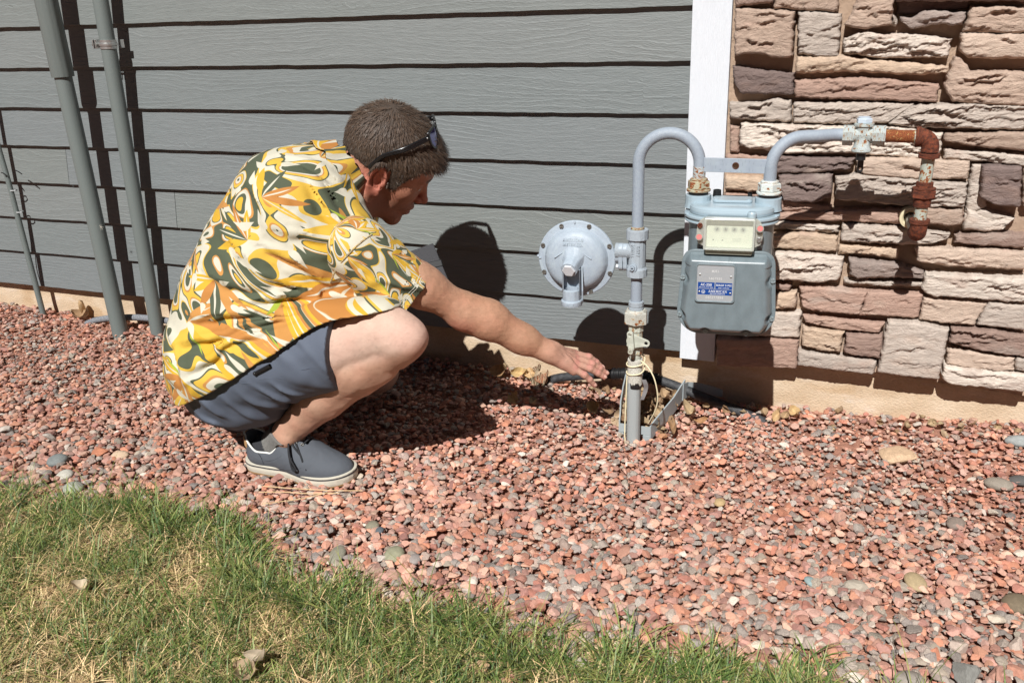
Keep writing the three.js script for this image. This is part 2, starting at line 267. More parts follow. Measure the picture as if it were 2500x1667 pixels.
  const poly = (P, t) => { let Lt = 0; const d = []; for (let i = 1; i < P.length; i++) { const l = Math.abs(P[i][0] - P[i - 1][0]) + 1e-3; d.push(l); Lt += l; } let s = t * Lt; for (let i = 0; i < d.length; i++) { if (s <= d[i] || i === d.length - 1) { const k = clamp(s / d[i]); return [lerp(P[i][0], P[i + 1][0], k), lerp(P[i][1], P[i + 1][1], k)]; } s -= d[i]; } };
  const bump = withRepeat(T.stone, 1, 1);
  const mat = std({ vertexColors: true, roughness: 0.92, bumpMap: bump, bumpScale: 0.0034 });
  L.forEach(([C, top, bot, depth, col, rough], k) => {
    const zf = depth / 1000 * 1.12, T3 = (p) => at(...C(p[0], p[1]), zf);
    const tp = top, bt = bot, w = T3(tp[0]).distanceTo(T3(tp[tp.length - 1])), h = T3(poly(tp, 0.5)).distanceTo(T3(poly(bt, 0.5)));
    const nu = clamp(Math.round(w / 0.0036), 8, 96), nv = clamp(Math.round(h / 0.0030), 6, 44), pos = [], uv = [], idx = [], colr = [], rs = 100 + k * 13.7, base = COL[col], lum = 0.92 + 0.16 * R();
    const tone2 = COL[['tan', 'gry', 'buf', 'pink', 'brn'][Math.floor(R() * 5)]], tilt = (R() - 0.5) * 0.006, bow = (R() - 0.3) * 0.004, cx0 = T3(poly(tp, 0.5)), cx1 = T3(poly(bt, 0.5)), cracks = []; for (let q = 0, m = Math.round((1.5 + 2.5 * rough) * clamp(h / 0.06, 0.6, 2.2) * clamp(w / 0.16, 0.6, 2)); q < m; q++) cracks.push([cx0.x + (R() - 0.5) * w * 0.9, lerp(cx1.y, cx0.y, 0.12 + 0.76 * R()), (R() - 0.5) * 0.5, w * (0.10 + 0.28 * R()), (0.0016 + 0.0042 * R() * R()) * Math.min(rough, 1.7), R() * 90]);
    for (let i = -1; i <= nu + 1; i++) for (let j = -1; j <= nv + 1; j++) {
      const skirt = i < 0 || j < 0 || i > nu || j > nv, u = clamp(i / nu), v = clamp(j / nv), a = T3(poly(tp, u)), b = T3(poly(bt, u)), P = a.lerp(b, v);
      const eu = Math.min(u, 1 - u) * w, ev = Math.min(v, 1 - v) * h, e = Math.min(eu, ev), border = 1 - sstep(0, 0.010, e);
      let x = P.x + border * 0.0024 * n2(P.y * 60 + rs, P.x * 30), y = P.y + border * 0.0019 * n2(P.x * 34, rs) + border * 0.0011 * n2(P.x * 130, rs + 9);
      let relief = rough * (0.0011 * fbm2(P.x * 12 + rs, P.y * 40, 3) + 0.0012 * n2(P.x * 22 + rs, P.y * 210) + 0.0009 * n2(P.x * 120, P.y * 200 + rs));
      for (const k of cracks) { const dx = (P.x - k[0]) / k[3], end = 1 - sstep(0.55, 1, Math.abs(dx)); if (end <= 0) continue; const s = P.y - (k[1] + k[2] * (P.x - k[0]) + 0.0045 * n2(P.x * 24, k[5]) + 0.0016 * n2(P.x * 90, k[5] + 3)); relief += end * k[4] * (s > 0 ? Math.exp(-s / 0.022) : -0.8 * Math.exp(s / 0.0075)); }
      const er = e / 0.0055, rnd = e < 0.0055 ? (1 - Math.sqrt(Math.max(0, 1 - (1 - er) * (1 - er)))) : 0;
      let z = zf + tilt * (u - 0.5) * 2 + bow * (1 - 4 * (v - 0.5) * (v - 0.5)) + relief - rnd * 0.007;
      if (skirt) z = -0.016;
      pos.push(x, y, z); uv.push(P.x * 3.3 + k * 0.37, P.y * 3.3 + k * 0.71);
      const q = sstep(0.05, 0.55, fbm2(P.x * 7 + rs * 2, P.y * 16, 3)), m = 1 + 0.16 * fbm2(P.x * 30, P.y * 70 + rs, 3) + 0.07 * n2(P.x * 160, P.y * 260);
      for (let c = 0; c < 3; c++) colr.push(lerp(base[c], tone2[c], 0.42 * q) * m * lum);
    }
    const n = nv + 3; for (let c = 0; c < colr.length; c += 3) { const m = (colr[c] + colr[c + 1] + colr[c + 2]) / 3; for (let d = 0; d < 3; d++) colr[c + d] = lerp(colr[c + d], m * [1.04, 0.98, 0.98][d], 0.16); }
    for (let i = 0; i < nu + 2; i++) for (let j = 0; j < nv + 2; j++) { const a = i * n + j, b = a + n; idx.push(a, a + 1, b, b, a + 1, b + 1); }
    const g = new THREE.BufferGeometry(); g.setAttribute('position', new THREE.Float32BufferAttribute(pos, 3)); g.setAttribute('uv', new THREE.Float32BufferAttribute(uv, 2)); g.setAttribute('color', new THREE.Float32BufferAttribute(colr, 3)); g.setIndex(idx); g.computeVertexNormals();
    part(stoneWall, 'stone', g, mat, false);
  });
  const mg = new THREE.PlaneGeometry(1.3, 1.26, 130, 126); mg.translate(TRIM_R + 0.65, 0.14 + 0.63, -0.008);
  const p = mg.attributes.position; for (let i = 0; i < p.count; i++) { p.setZ(i, p.getZ(i) + 0.005 * fbm2(p.getX(i) * 30, p.getY(i) * 30, 3)); if (p.getY(i) < 0.165) p.setY(i, lerp(0.165, 0.118, clamp((p.getX(i) - TRIM_R) / 0.75))); }
  mg.computeVertexNormals();
  part(stoneWall, 'mortar', mg, std({ color: lin(0.50, 0.36, 0.26), roughness: 1, bumpMap: withRepeat(T.rough, 5, 5), bumpScale: 0.004 }), false);
  const bk = new THREE.BoxGeometry(1.3, 1.5, 0.06); bk.translate(TRIM_R + 0.65, 0.17 + 0.75, -0.055);
  part(stoneWall, 'backing', bk, std({ color: lin(0.3, 0.24, 0.18), roughness: 1 }), false);
}

// ================================================================ GRAVEL, PEBBLES, LAWN
const LAWN = [[-3, 1.108], [-1.9, 1.088], [-1.45, 1.068], [-1.3, 1.028], [-1.03, 0.978], [-0.85, 0.978], [-0.72, 1.003], [-0.61, 1.083], [-0.52, 1.113], [-0.4, 1.103], [-0.19, 1.100], [-0.06, 1.110], [0.09, 1.090], [0.23, 1.090], [0.37, 1.075], [0.49, 1.060], [0.56, 1.070], [0.9, 1.110], [2, 1.130]];
function lawnEdge(x) { let i = 0; while (i < LAWN.length - 2 && x > LAWN[i + 1][0]) i++; const a = LAWN[i], b = LAWN[i + 1]; return lerp(a[1], b[1], clamp((x - a[0]) / (b[0] - a[0]))) + 0.022 * n2(x * 9, 3) + 0.018 * n2(x * 31, 8); }
// a broken, faceted stone of unit size
function rockGeo(seed, angular = 1, detail = 2) {
  const r = rng(seed), g = new THREE.IcosahedronGeometry(1, detail), p = g.attributes.position, planes = [], sx = 0.8 + 0.4 * r(), sy = 0.55 + 0.25 * r(), sz = 0.7 + 0.4 * r();
  for (let k = 0; k < 11; k++) { const d = V(r() - 0.5, r() - 0.5, r() - 0.5).normalize(); planes.push([d, (angular > 0.5 ? 0.40 : 0.60) + 0.32 * r()]); }
  const v = V(0, 0, 0), c = new Float32Array(p.count * 3);
  for (let i = 0; i < p.count; i++) {
    v.fromBufferAttribute(p, i).normalize(); let rad = 1;
    for (const [d, h] of planes) { const q = v.dot(d); if (q * rad > h) rad = lerp(rad, h / q, angular); }
    rad *= 1 + 0.07 * fbm3(v.x * 2 + seed, v.y * 2, v.z * 2, 3);
    p.setXYZ(i, v.x * rad * sx, v.y * rad * sy, v.z * rad * sz);
    const s = 1 + 0.13 * n3(v.x * 3 + seed, v.y * 3, v.z * 3) + 0.10 * n3(v.x * 11, v.y * 11 + seed, v.z * 11); c[i * 3] = s; c[i * 3 + 1] = s; c[i * 3 + 2] = s;
  }
  g.setAttribute('color', new THREE.BufferAttribute(c, 3));
  const uv = new Float32Array(p.count * 2); for (let i = 0; i < p.count; i++) { uv[i * 2] = p.getX(i) * 0.5 + p.getY(i) * 0.31; uv[i * 2 + 1] = p.getZ(i) * 0.5 + p.getY(i) * 0.27; } g.setAttribute('uv', new THREE.BufferAttribute(uv, 2));
  if (angular > 0.5) { g.computeVertexNormals(); return toCreasedNormals(g, 0.32); } g.computeVertexNormals(); const m = toCreasedNormals(g, 1.4); return m;
}
{
  const r = rng(31), cell = 0.006, X0 = -3.0, X1 = 1.15, Z0 = -0.035, Z1 = 1.35, NX = Math.ceil((X1 - X0) / cell), NZ = Math.ceil((Z1 - Z0) / cell), H = new Float32Array(NX * NZ);
  for (let j = 0; j < NZ; j++) for (let i = 0; i < NX; i++) H[j * NX + i] = groundY(X0 + i * cell, Z0 + j * cell) - 0.012;
  const speck = dataTex(256, 256, (u, v) => 0.86 + 0.14 * n2(u * 50, v * 50) + 0.12 * n2(u * 110, v * 110));
  const speckled = dataTex(256, 256, (u, v) => { const a = n2(u * 46, v * 46), b = n2(u * 90 + 5, v * 90), s = 0.86 + 0.10 * n2(u * 12, v * 12) + (a > 0.5 ? 0.16 : 0) - (b > 0.35 ? 0.34 : 0); return [s, s, s]; }, true);
  const plain = dataTex(256, 256, (u, v) => { const s = 0.93 + 0.06 * n2(u * 20, v * 20) + 0.05 * n2(u * 80, v * 80); return [s, s * 0.995, s * 0.99]; }, true);
  const MATS = [std({ map: plain, vertexColors: true, roughness: 0.92, bumpMap: speck, bumpScale: 0.0012 }), std({ map: speckled, vertexColors: true, roughness: 0.9, bumpMap: speck, bumpScale: 0.0016 })];
  const KINDS = []; for (let k = 0; k < 16; k++) KINDS.push(rockGeo(500 + k * 17, k < 14 ? 1 : 0.75, 4));
  const lots = KINDS.map(() => [[], []]);
  const REDS = [[0.50, 0.185, 0.105], [0.45, 0.165, 0.105], [0.36, 0.135, 0.10], [0.54, 0.24, 0.15], [0.49, 0.235, 0.175], [0.54, 0.30, 0.225], [0.43, 0.215, 0.175], [0.31, 0.135, 0.115], [0.47, 0.275, 0.225], [0.56, 0.33, 0.24]];
  const GREYS = [[0.44, 0.36, 0.31], [0.36, 0.32, 0.29], [0.52, 0.44, 0.375], [0.30, 0.27, 0.255], [0.56, 0.50, 0.44], [0.40, 0.30, 0.26], [0.47, 0.41, 0.33]];
  const q = new THREE.Quaternion(), e = new THREE.Euler(), m4 = new THREE.Matrix4();
  const drop = (x, z, s) => {
    const k = Math.floor(r() * KINDS.length), fx = s * 0.62, i0 = Math.max(0, Math.floor((x - fx - X0) / cell)), i1 = Math.min(NX - 1, Math.ceil((x + fx - X0) / cell)), j0 = Math.max(0, Math.floor((z - fx - Z0) / cell)), j1 = Math.min(NZ - 1, Math.ceil((z + fx - Z0) / cell));
    let mean = 0, mx = -9, n = 0; for (let j = j0; j <= j1; j++) for (let i = i0; i <= i1; i++) { const h = H[j * NX + i]; mean += h; n++; if (h > mx) mx = h; }
    if (!n) return; mean /= n;
    const base = Math.min(0.55 * mean + 0.45 * mx, groundY(x, z) + 0.002 + 0.006 * r()), tilt = 0.34;
    const y = base + s * 0.22;
    e.set((r() - 0.5) * 2 * tilt, r() * 6.28, (r() - 0.5) * 2 * tilt); q.setFromEuler(e);
    const ax = s * (0.44 + 0.12 * r()), az = s * (0.40 + 0.12 * r()), ay = s * (0.32 + 0.16 * r());
    m4.compose(V(x, y, z), q, V(ax, ay, az));
    for (let j = j0; j <= j1; j++) for (let i = i0; i <= i1; i++) { const dx = (X0 + i * cell - x) / fx, dz = (Z0 + j * cell - z) / fx, d2 = dx * dx + dz * dz; if (d2 < 1) { const t = y + s * 0.24 * Math.sqrt(1 - d2); if (t > H[j * NX + i]) H[j * NX + i] = t; } }
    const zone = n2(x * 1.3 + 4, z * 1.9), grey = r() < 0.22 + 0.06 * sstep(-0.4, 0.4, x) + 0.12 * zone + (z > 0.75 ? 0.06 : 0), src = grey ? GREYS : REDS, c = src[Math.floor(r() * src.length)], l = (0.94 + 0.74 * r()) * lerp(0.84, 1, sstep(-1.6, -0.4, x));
    const dust = 0.12 + 0.38 * r() * r(), col = lin(lerp(c[0], 0.53, dust) * l, lerp(c[1], 0.40, dust) * l, lerp(c[2], 0.31, dust) * l);
    lots[k][grey && r() < 0.7 ? 1 : 0].push([m4.clone(), col]);
  };
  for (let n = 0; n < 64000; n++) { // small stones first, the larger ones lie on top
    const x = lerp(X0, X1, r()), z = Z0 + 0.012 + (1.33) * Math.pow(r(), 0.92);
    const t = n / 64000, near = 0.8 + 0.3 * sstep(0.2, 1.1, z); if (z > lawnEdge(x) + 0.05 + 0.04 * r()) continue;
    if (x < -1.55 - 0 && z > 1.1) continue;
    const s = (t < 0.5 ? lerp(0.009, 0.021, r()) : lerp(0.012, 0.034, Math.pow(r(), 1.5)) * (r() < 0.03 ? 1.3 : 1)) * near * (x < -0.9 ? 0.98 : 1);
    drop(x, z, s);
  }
  const g = new THREE.Group(); g.name = 'gravel'; scene.add(g); tag(g, 'crushed red and grey gravel bed along the house wall', 'gravel', null, 'stuff');
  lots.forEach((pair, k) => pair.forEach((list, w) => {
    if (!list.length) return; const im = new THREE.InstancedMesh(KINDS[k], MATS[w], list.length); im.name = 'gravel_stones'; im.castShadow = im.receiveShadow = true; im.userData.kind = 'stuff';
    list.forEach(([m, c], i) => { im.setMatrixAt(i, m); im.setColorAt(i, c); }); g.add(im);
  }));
  // pebbles and odd stones one can point to
  const smooth = MATS[0].clone(); smooth.roughness = 0.75; smooth.bumpScale = 0.0004;
  const stoneMat = (c, rough = 0.85, map = plain) => std({ color: lin(...c), map, vertexColors: true, roughness: rough, bumpMap: speck, bumpScale: 0.0008 });
  const topAt = (x, z) => { const i = clamp(Math.round((x - X0) / cell), 0, NX - 1), j = clamp(Math.round((z - Z0) / cell), 0, NZ - 1); return H[j * NX + i]; };
  const pebble = (label, px, py, w, h, col, o = {}) => {
    const p = atY(px, py, 0.018), dist = p.distanceTo(CAM), a = w / 2186 * dist / 2, seed = Math.round(px * 3 + py), geo = rockGeo(seed, o.angular ?? 0.08, 4);
    geo.computeBoundingBox(); const bb = geo.boundingBox;
    geo.scale(a / Math.max(bb.max.x, -bb.min.x), (o.flat ?? 0.55) * a / Math.max(bb.max.y, -bb.min.y), (h / w) * 1.25 * a / Math.max(bb.max.z, -bb.min.z));
    geo.rotateX(o.rx ?? 0.12).rotateZ(o.rz ?? 0.06); geo.rotateY(o.turn ?? 0);
    const m = single(o.name || 'pebble', geo, stoneMat(col, o.rough ?? 0.8, o.map), label, o.cat || 'pebble');
    m.position.set(p.x, Math.max(topAt(p.x, p.z) - 0.004, 0.006) + (o.lift ?? 0), p.z);
  };
  pebble('flat tan sandstone flake lying alone on red gravel at right', 2185, 1117, 90, 54, [0.60, 0.42, 0.27], { name: 'sandstone_flake', cat: 'stone', angular: 0.7, flat: 0.22, rx: 0.3, turn: -0.35, lift: 0.006 });
  pebble('round green-grey pebble with a fissure by the central grass edge', 962, 1352, 50, 46, [0.34, 0.335, 0.225], { turn: 0.3 });
  pebble('grey-green kidney-shaped pebble left of the round fissured one', 822, 1350, 40, 52, [0.29, 0.275, 0.21], { turn: 0.2 });
  pebble('smooth grey pebble right of the round green-grey fissured one', 1010, 1358, 36, 30, [0.35, 0.31, 0.29], {});
  pebble('small dark blue-grey pebble above the kidney-shaped pebble', 925, 1288, 22, 20, [0.12, 0.14, 0.16], {});
  pebble('olive pebble half buried among gravel beside blue-grey pebble', 908, 1272, 34, 26, [0.27, 0.25, 0.18], {});
  pebble('upright oval buff pebble on the gravel at lower right', 2237, 1418, 44, 48, [0.47, 0.36, 0.21], { turn: 0.5 });
  pebble('pale wedge-shaped stone lying left of oval buff pebble', 2088, 1420, 62, 36, [0.48, 0.42, 0.34], { name: 'wedge_stone', cat: 'stone', angular: 0.9, turn: 0.3 });
  pebble('slim pale turquoise pebble tilted among gravel stones', 1982, 1414, 26, 30, [0.32, 0.42, 0.42], { turn: 0.9, rough: 0.6 });
  pebble('flat pink squared stone standing up near the grass', 1521, 1342, 40, 46, [0.50, 0.265, 0.19], { name: 'squared_stone', cat: 'stone', angular: 0.85, flat: 0.5 });
  pebble('dark grey river pebble with pale stripe at left grass edge', 139, 1124, 44, 32, [0.21, 0.23, 0.225], { turn: 0.5 });
  pebble('whitish veined pebble beside the left grass edge', 156, 1156, 38, 30, [0.56, 0.54, 0.47], {});
  pebble('larger grey-green pebble behind grass blades at far left', 176, 1188, 48, 32, [0.36, 0.37, 0.31], {});
  pebble('cream elongated stone tilted beside orange stone at left', 291, 1112, 40, 22, [0.62, 0.46, 0.32], { name: 'cream_stone', cat: 'stone', angular: 0.5, turn: 0.5 });
  pebble('big brick-orange triangular stone lying at left', 243, 1102, 42, 34, [0.50, 0.20, 0.11], { name: 'orange_stone', cat: 'stone', angular: 0.9, turn: 0.3 });
  pebble('grey-blue cobble cut off by the right picture edge', 2488, 1100, 60, 26, [0.34, 0.36, 0.35], { name: 'cobble', cat: 'stone', flat: 0.4 });
  pebble('grey-olive river cobble at the right, above a brown pebble', 2440, 1180, 58, 30, [0.31, 0.27, 0.22], { name: 'cobble', cat: 'stone', flat: 0.45, turn: -0.3 });
  pebble('brown-grey egg-shaped pebble at right among red stones', 2336, 1270, 38, 34, [0.27, 0.215, 0.18], { turn: -0.4 });
  pebble('dark slate pebble at the right picture edge', 2494, 1172, 50, 24, [0.11, 0.105, 0.10], { flat: 0.4 });
  pebble('yellow-tan rounded pebble at left centre of gravel, lone', 1758, 1222, 28, 24, [0.52, 0.37, 0.19], {});
  pebble('square dark grey slab end at bottom right corner', 2362, 1648, 56, 56, [0.24, 0.235, 0.215], { name: 'slab_stone', cat: 'stone', angular: 1, flat: 0.5 });
  pebble('grey-brown cobble among grass at bottom right', 2222, 1652, 66, 44, [0.33, 0.29, 0.25], { name: 'cobble', cat: 'stone', angular: 0.3 });
  pebble('dark brown-olive cobble at right edge near bottom', 2486, 1468, 60, 46, [0.20, 0.155, 0.10], { name: 'cobble', cat: 'stone' });
  globalThis.gravelTop = topAt;
}
// ---- lawn
{
  const r = rng(77);
  const nx = 150, nz = 60, pos = [], uv = [], idx = [];
  for (let i = 0; i <= nx; i++) for (let j = 0; j <= nz; j++) { const x = lerp(-2.6, 1.4, i / nx), e = lawnEdge(x) + 0.03, z = lerp(e, 2.2, Math.pow(j / nz, 1.3)); pos.push(x, (j === 0 ? -0.02 : 0.006 * sstep(0, 0.06, z - e)) + groundY(x, z) + 0.010 * fbm2(x * 9, z * 9, 3) * (j ? 1 : 0), z); uv.push(x, z); }
  for (let i = 0; i < nx; i++) for (let j = 0; j < nz; j++) { const a = i * (nz + 1) + j, b = a + nz + 1; idx.push(a, a + 1, b, b, a + 1, b + 1); }
  const g = new THREE.BufferGeometry(); g.setAttribute('position', new THREE.Float32BufferAttribute(pos, 3)); g.setAttribute('uv', new THREE.Float32BufferAttribute(uv, 2)); g.setIndex(idx); g.computeVertexNormals();
  const soil = dataTex(512, 512, (u, v) => { const a = fbm2(u * 40, v * 40, 4), b = n2(u * 150, v * 150); return [0.33 + 0.14 * a + 0.05 * b, 0.26 + 0.12 * a + 0.05 * b, 0.17 + 0.09 * a + 0.03 * b]; }, true);
  single('lawn_soil', g, std({ map: soil, roughness: 1, bumpMap: withRepeat(T.rough, 3, 3), bumpScale: 0.006 }), 'bare brown lawn soil and thatch under the grass', 'soil', null, 'structure');
  const GREEN = [[0.098, 0.192, 0.034], [0.130, 0.235, 0.048], [0.065, 0.138, 0.032], [0.165, 0.270, 0.070], [0.235, 0.30, 0.09], [0.092, 0.180, 0.062]], STRAW = [[0.58, 0.45, 0.25], [0.48, 0.36, 0.19], [0.66, 0.54, 0.33], [0.38, 0.27, 0.14], [0.52, 0.45, 0.21]];
  // a tuft of bent blades, about 1 unit = 1 metre
  function tuft(seed, count, len, width, spread, lay, colours, taper = 1) {
    const q = rng(seed), P = [], N = [], C = [], lean = q() * 6.28;
    for (let b = 0; b < count; b++) {
      const a = q() * 6.28, bx = (q() - 0.5) * spread, bz = (q() - 0.5) * spread, L = len * (0.5 + 0.7 * q()), bend = lay * (0.5 + q()), dir = lerp(lean, a, 0.75), dx = Math.cos(dir), dz = Math.sin(dir), w = width * (0.6 + 0.6 * q()), sx = -dz, sz = dx, c = colours[Math.floor(q() * colours.length)], l = 0.8 + 0.4 * q();
      let px = bx, py = 0, pz = bz, th = 0.15 + 0.3 * q() * (1 + lay); const seg = 4, rows = [];
      for (let s = 0; s <= seg; s++) { const t = s / seg, ww = w * (s === seg ? 0.06 : (1 - 0.55 * t * taper)); rows.push([px - sx * ww, py, pz - sz * ww, px + sx * ww, py, pz + sz * ww, th]); th = Math.min(1.62, th + bend / seg); px += dx * Math.sin(th) * L / seg; pz += dz * Math.sin(th) * L / seg; py = Math.max(0.0005, py + Math.cos(th) * L / seg); }
      for (let s = 0; s < seg; s++) { const A = rows[s], B = rows[s + 1], t0 = s / seg, t1 = (s + 1) / seg; P.push(A[0], A[1], A[2], A[3], A[4], A[5], B[0], B[1], B[2], B[0], B[1], B[2], A[3], A[4], A[5], B[3], B[4], B[5]);
        const up = Math.sin(A[6]), ou = -Math.cos(A[6]); for (let k = 0; k < 6; k++) N.push(dx * ou, up + 0.05, dz * ou);
        for (const t of [t0, t0, t1, t1, t0, t1]) { const k = l * (0.92 + 0.16 * q()); C.push(c[0] * k * (1 + 0.25 * t), c[1] * k * (1 + 0.08 * t), c[2] * k); } }
    }
    const g = new THREE.BufferGeometry(); g.setAttribute('position', new THREE.Float32BufferAttribute(P, 3)); g.setAttribute('normal', new THREE.Float32BufferAttribute(N, 3)); g.setAttribute('color', new THREE.Float32BufferAttribute(C, 3)); return g;
  }
  const gm = phys({ vertexColors: true, roughness: 0.55, side: THREE.DoubleSide, transmission: 0.30, thickness: 0 });
  const sm = std({ vertexColors: true, roughness: 0.8, side: THREE.DoubleSide });
  const greens = [], straws = []; for (let k = 0; k < 5; k++) greens.push(tuft(900 + k, 7, 0.068, 0.00108, 0.022, 0.8 + 0.22 * k, k === 4 ? [...GREEN, ...STRAW] : GREEN)); for (let k = 0; k < 5; k++) straws.push(tuft(950 + k, 8, 0.048, 0.00085, 0.034, 1.5 + 0.5 * k, STRAW));
  const gl = greens.map(() => []), sl = straws.map(() => []), q = new THREE.Quaternion(), e = new THREE.Euler();
  const put = (list, x, z, s, tint, y) => { e.set((r() - 0.5) * 0.3, r() * 6.28, (r() - 0.5) * 0.3); q.setFromEuler(e); list.push([new THREE.Matrix4().compose(V(x, y ?? groundY(x, z) + 0.004, z), q, V(s, s * (0.8 + 0.4 * r()), s)), tint]); };
  for (let n = 0; n < 52000; n++) {
    const x = lerp(-2.3, 1.25, r()), ed = lawnEdge(x), z = ed - 0.02 + (2.05 - ed) * Math.pow(r(), 1.05); if (z > 1.95) continue;
    const into = z - ed, dens = fbm2(x * 3.4, z * 3.4, 3), fringe = sstep(-0.02, 0.05, into), clump = n2(x * 14, z * 14);
    if (into < 0.02 && r() > 0.35 + 0.5 * n2(x * 11, 2)) continue;
    const tint = 0.82 + 0.36 * r(), pg = 0.53 + 1.0 * dens + 0.30 * clump + (into < 0.10 ? 0.28 : 0);
    if (r() < pg) put(gl[Math.floor(r() * 5)], x, z, (0.60 + 0.55 * r() + (r() < 0.08 ? 0.4 : 0)) * (into < 0.09 ? 1.15 : 0.95), lin(tint * (1 + 0.15 * r()), tint, tint));
    if (r() < (0.60 - 0.55 * dens) * fringe) put(sl[Math.floor(r() * 5)], x, z, 0.7 + 0.6 * r(), lin(tint, tint, tint), groundY(x, z) + 0.004 + 0.012 * r());
  }
  for (let n = 0; n < 260; n++) { const x = lerp(-2.2, 0.9, r()), z = lawnEdge(x) - 0.01 - 0.05 * r(); if (n2(x * 6, 11) < 0.1) continue; put(gl[Math.floor(r() * 4)], x, z, 0.75 + 0.4 * r(), lin(1, 1, 1)); }
  const lawn = new THREE.Group(); lawn.name = 'grass'; scene.add(lawn); tag(lawn, 'patchy green and straw-dry lawn grass along the gravel', 'grass', null, 'stuff');
  const add = (geos, lists, mat, nm) => lists.forEach((l, k) => { if (!l.length) return; const im = new THREE.InstancedMesh(geos[k], mat, l.length); im.name = nm; im.castShadow = im.receiveShadow = true; im.userData.kind = 'stuff'; l.forEach(([m, c], i) => { im.setMatrixAt(i, m); im.setColorAt(i, c); }); lawn.add(im); });
  add(greens, gl, gm, 'green_grass'); add(straws, sl, sm, 'dry_grass');
}

// ================================================================ CONDUITS AND THE BLACK PIPE
const M = {};
M.conduit = std({ color: lin(0.148, 0.172, 0.165), roughness: 0.5, bumpMap: withRepeat(T.paint, 2, 4), bumpScale: 0.0004 });
M.steel = std({ color: lin(0.52, 0.53, 0.52), roughness: 0.38, metalness: 0.85 });
M.darkSteel = std({ color: lin(0.25, 0.24, 0.22), roughness: 0.45, metalness: 0.8 });
M.black = std({ color: lin(0.012, 0.012, 0.013), roughness: 0.42 });
M.blackPoly = std({ map: dataTex(256, 256, (u, v) => { const a = fbm2(u * 12, v * 5, 4), s = n2(u * 60, v * 30) > 0.78 ? 0.10 : 0; const k = 0.20 + 0.10 * a + s; return [k, k * 1.02, k * 1.07]; }, true, [3, 1]), roughness: 0.6, bumpMap: T.paint, bumpScale: 0.0006 });
{
  // thick conduit: lower pipe, wider upper pipe that ends as a sleeve
  const a = at(299, 838, 0.085), b = at(111, 0, 0.085); a.y = -0.04; const d = b.clone().sub(a).normalize(); const up = a.clone().addScaledVector(d, 1.75);
  const joint = at(165, 187, 0.085), L = joint.clone().sub(a).dot(d), c = thing('thick_conduit', 'thickest of the grey wall conduits, with a wider upper sleeve', 'conduit', a);
  part(c, 'pipe', rod(a, up, 0.0262, 40), M.conduit, false);
  part(c, 'upper_sleeve', turned([[0.0263, L + 0.001], [0.0330, L], [0.0335, L + 0.002], [0.0335, L + 0.9], [0.0263, L + 0.9]], a, d, 40), M.conduit, false);
  part(c, 'spider_speck', (() => { const s = at(252, 550, 0.085).add(V(0.012, 0, 0.0235)), l = []; for (let k = 0; k < 7; k++) { const t = k * 0.9, e = s.clone().add(V(Math.cos(t) * 0.009, Math.sin(t) * 0.010, 0.002 - 0.003 * Math.abs(Math.cos(t)))); l.push(rod(s, e, 0.00045, 5)); } l.push(new THREE.SphereGeometry(0.0018, 8, 6).translate(s.x, s.y, s.z)); return merge(l); })(), std({ color: lin(0.5, 0.47, 0.4), roughness: 1 }), false, 'pale tuft of dried fluff stuck to pipe');
}
{
  const a = at(388, 835, 0.06), b = at(244, 0, 0.06); a.y = -0.04; const d = b.clone().sub(a).normalize(), top = a.clone().addScaledVector(d, 1.7);
  const c = thing('medium_conduit', 'medium grey conduit held by a metal strap clamp', 'conduit', a), r = 0.0228;
  part(c, 'pipe', rod(a, top, r, 36), M.conduit, false);
  const cp = at(262, 108, 0.06), k = a.clone().addScaledVector(d, cp.sub(a).dot(d));
  const cl = part(c, 'strap_clamp', turned([[r, -0.013], [r + 0.002, -0.013], [r + 0.002, -0.005], [r + 0.0045, -0.003], [r + 0.0045, 0.003], [r + 0.002, 0.005], [r + 0.002, 0.013], [r, 0.013]], k, d, 36, 0.3), M.steel, false);
  const ear = k.clone().add(V(-0.030, 0.002, 0.012));
  part(c, 'clamp_lug', merge([box(0.003, 0.026, 0.022, 0.001).translate(ear.x - 0.001, ear.y, ear.z + 0.006), box(0.003, 0.026, 0.022, 0.001).translate(ear.x + 0.008, ear.y, ear.z + 0.006), box(0.02, 0.024, 0.002, 0.0008).translate(k.x + 0.024, k.y, 0.03)]), M.steel, false);
  part(c, 'clamp_bolt', merge([rod(V(ear.x - 0.008, ear.y - 0.001, ear.z + 0.008), V(ear.x + 0.014, ear.y - 0.001, ear.z + 0.008), 0.0028, 10), hexNut(0.006, 0.004, V(ear.x - 0.009, ear.y - 0.001, ear.z + 0.008), V(1, 0, 0))]), M.darkSteel, false);
}
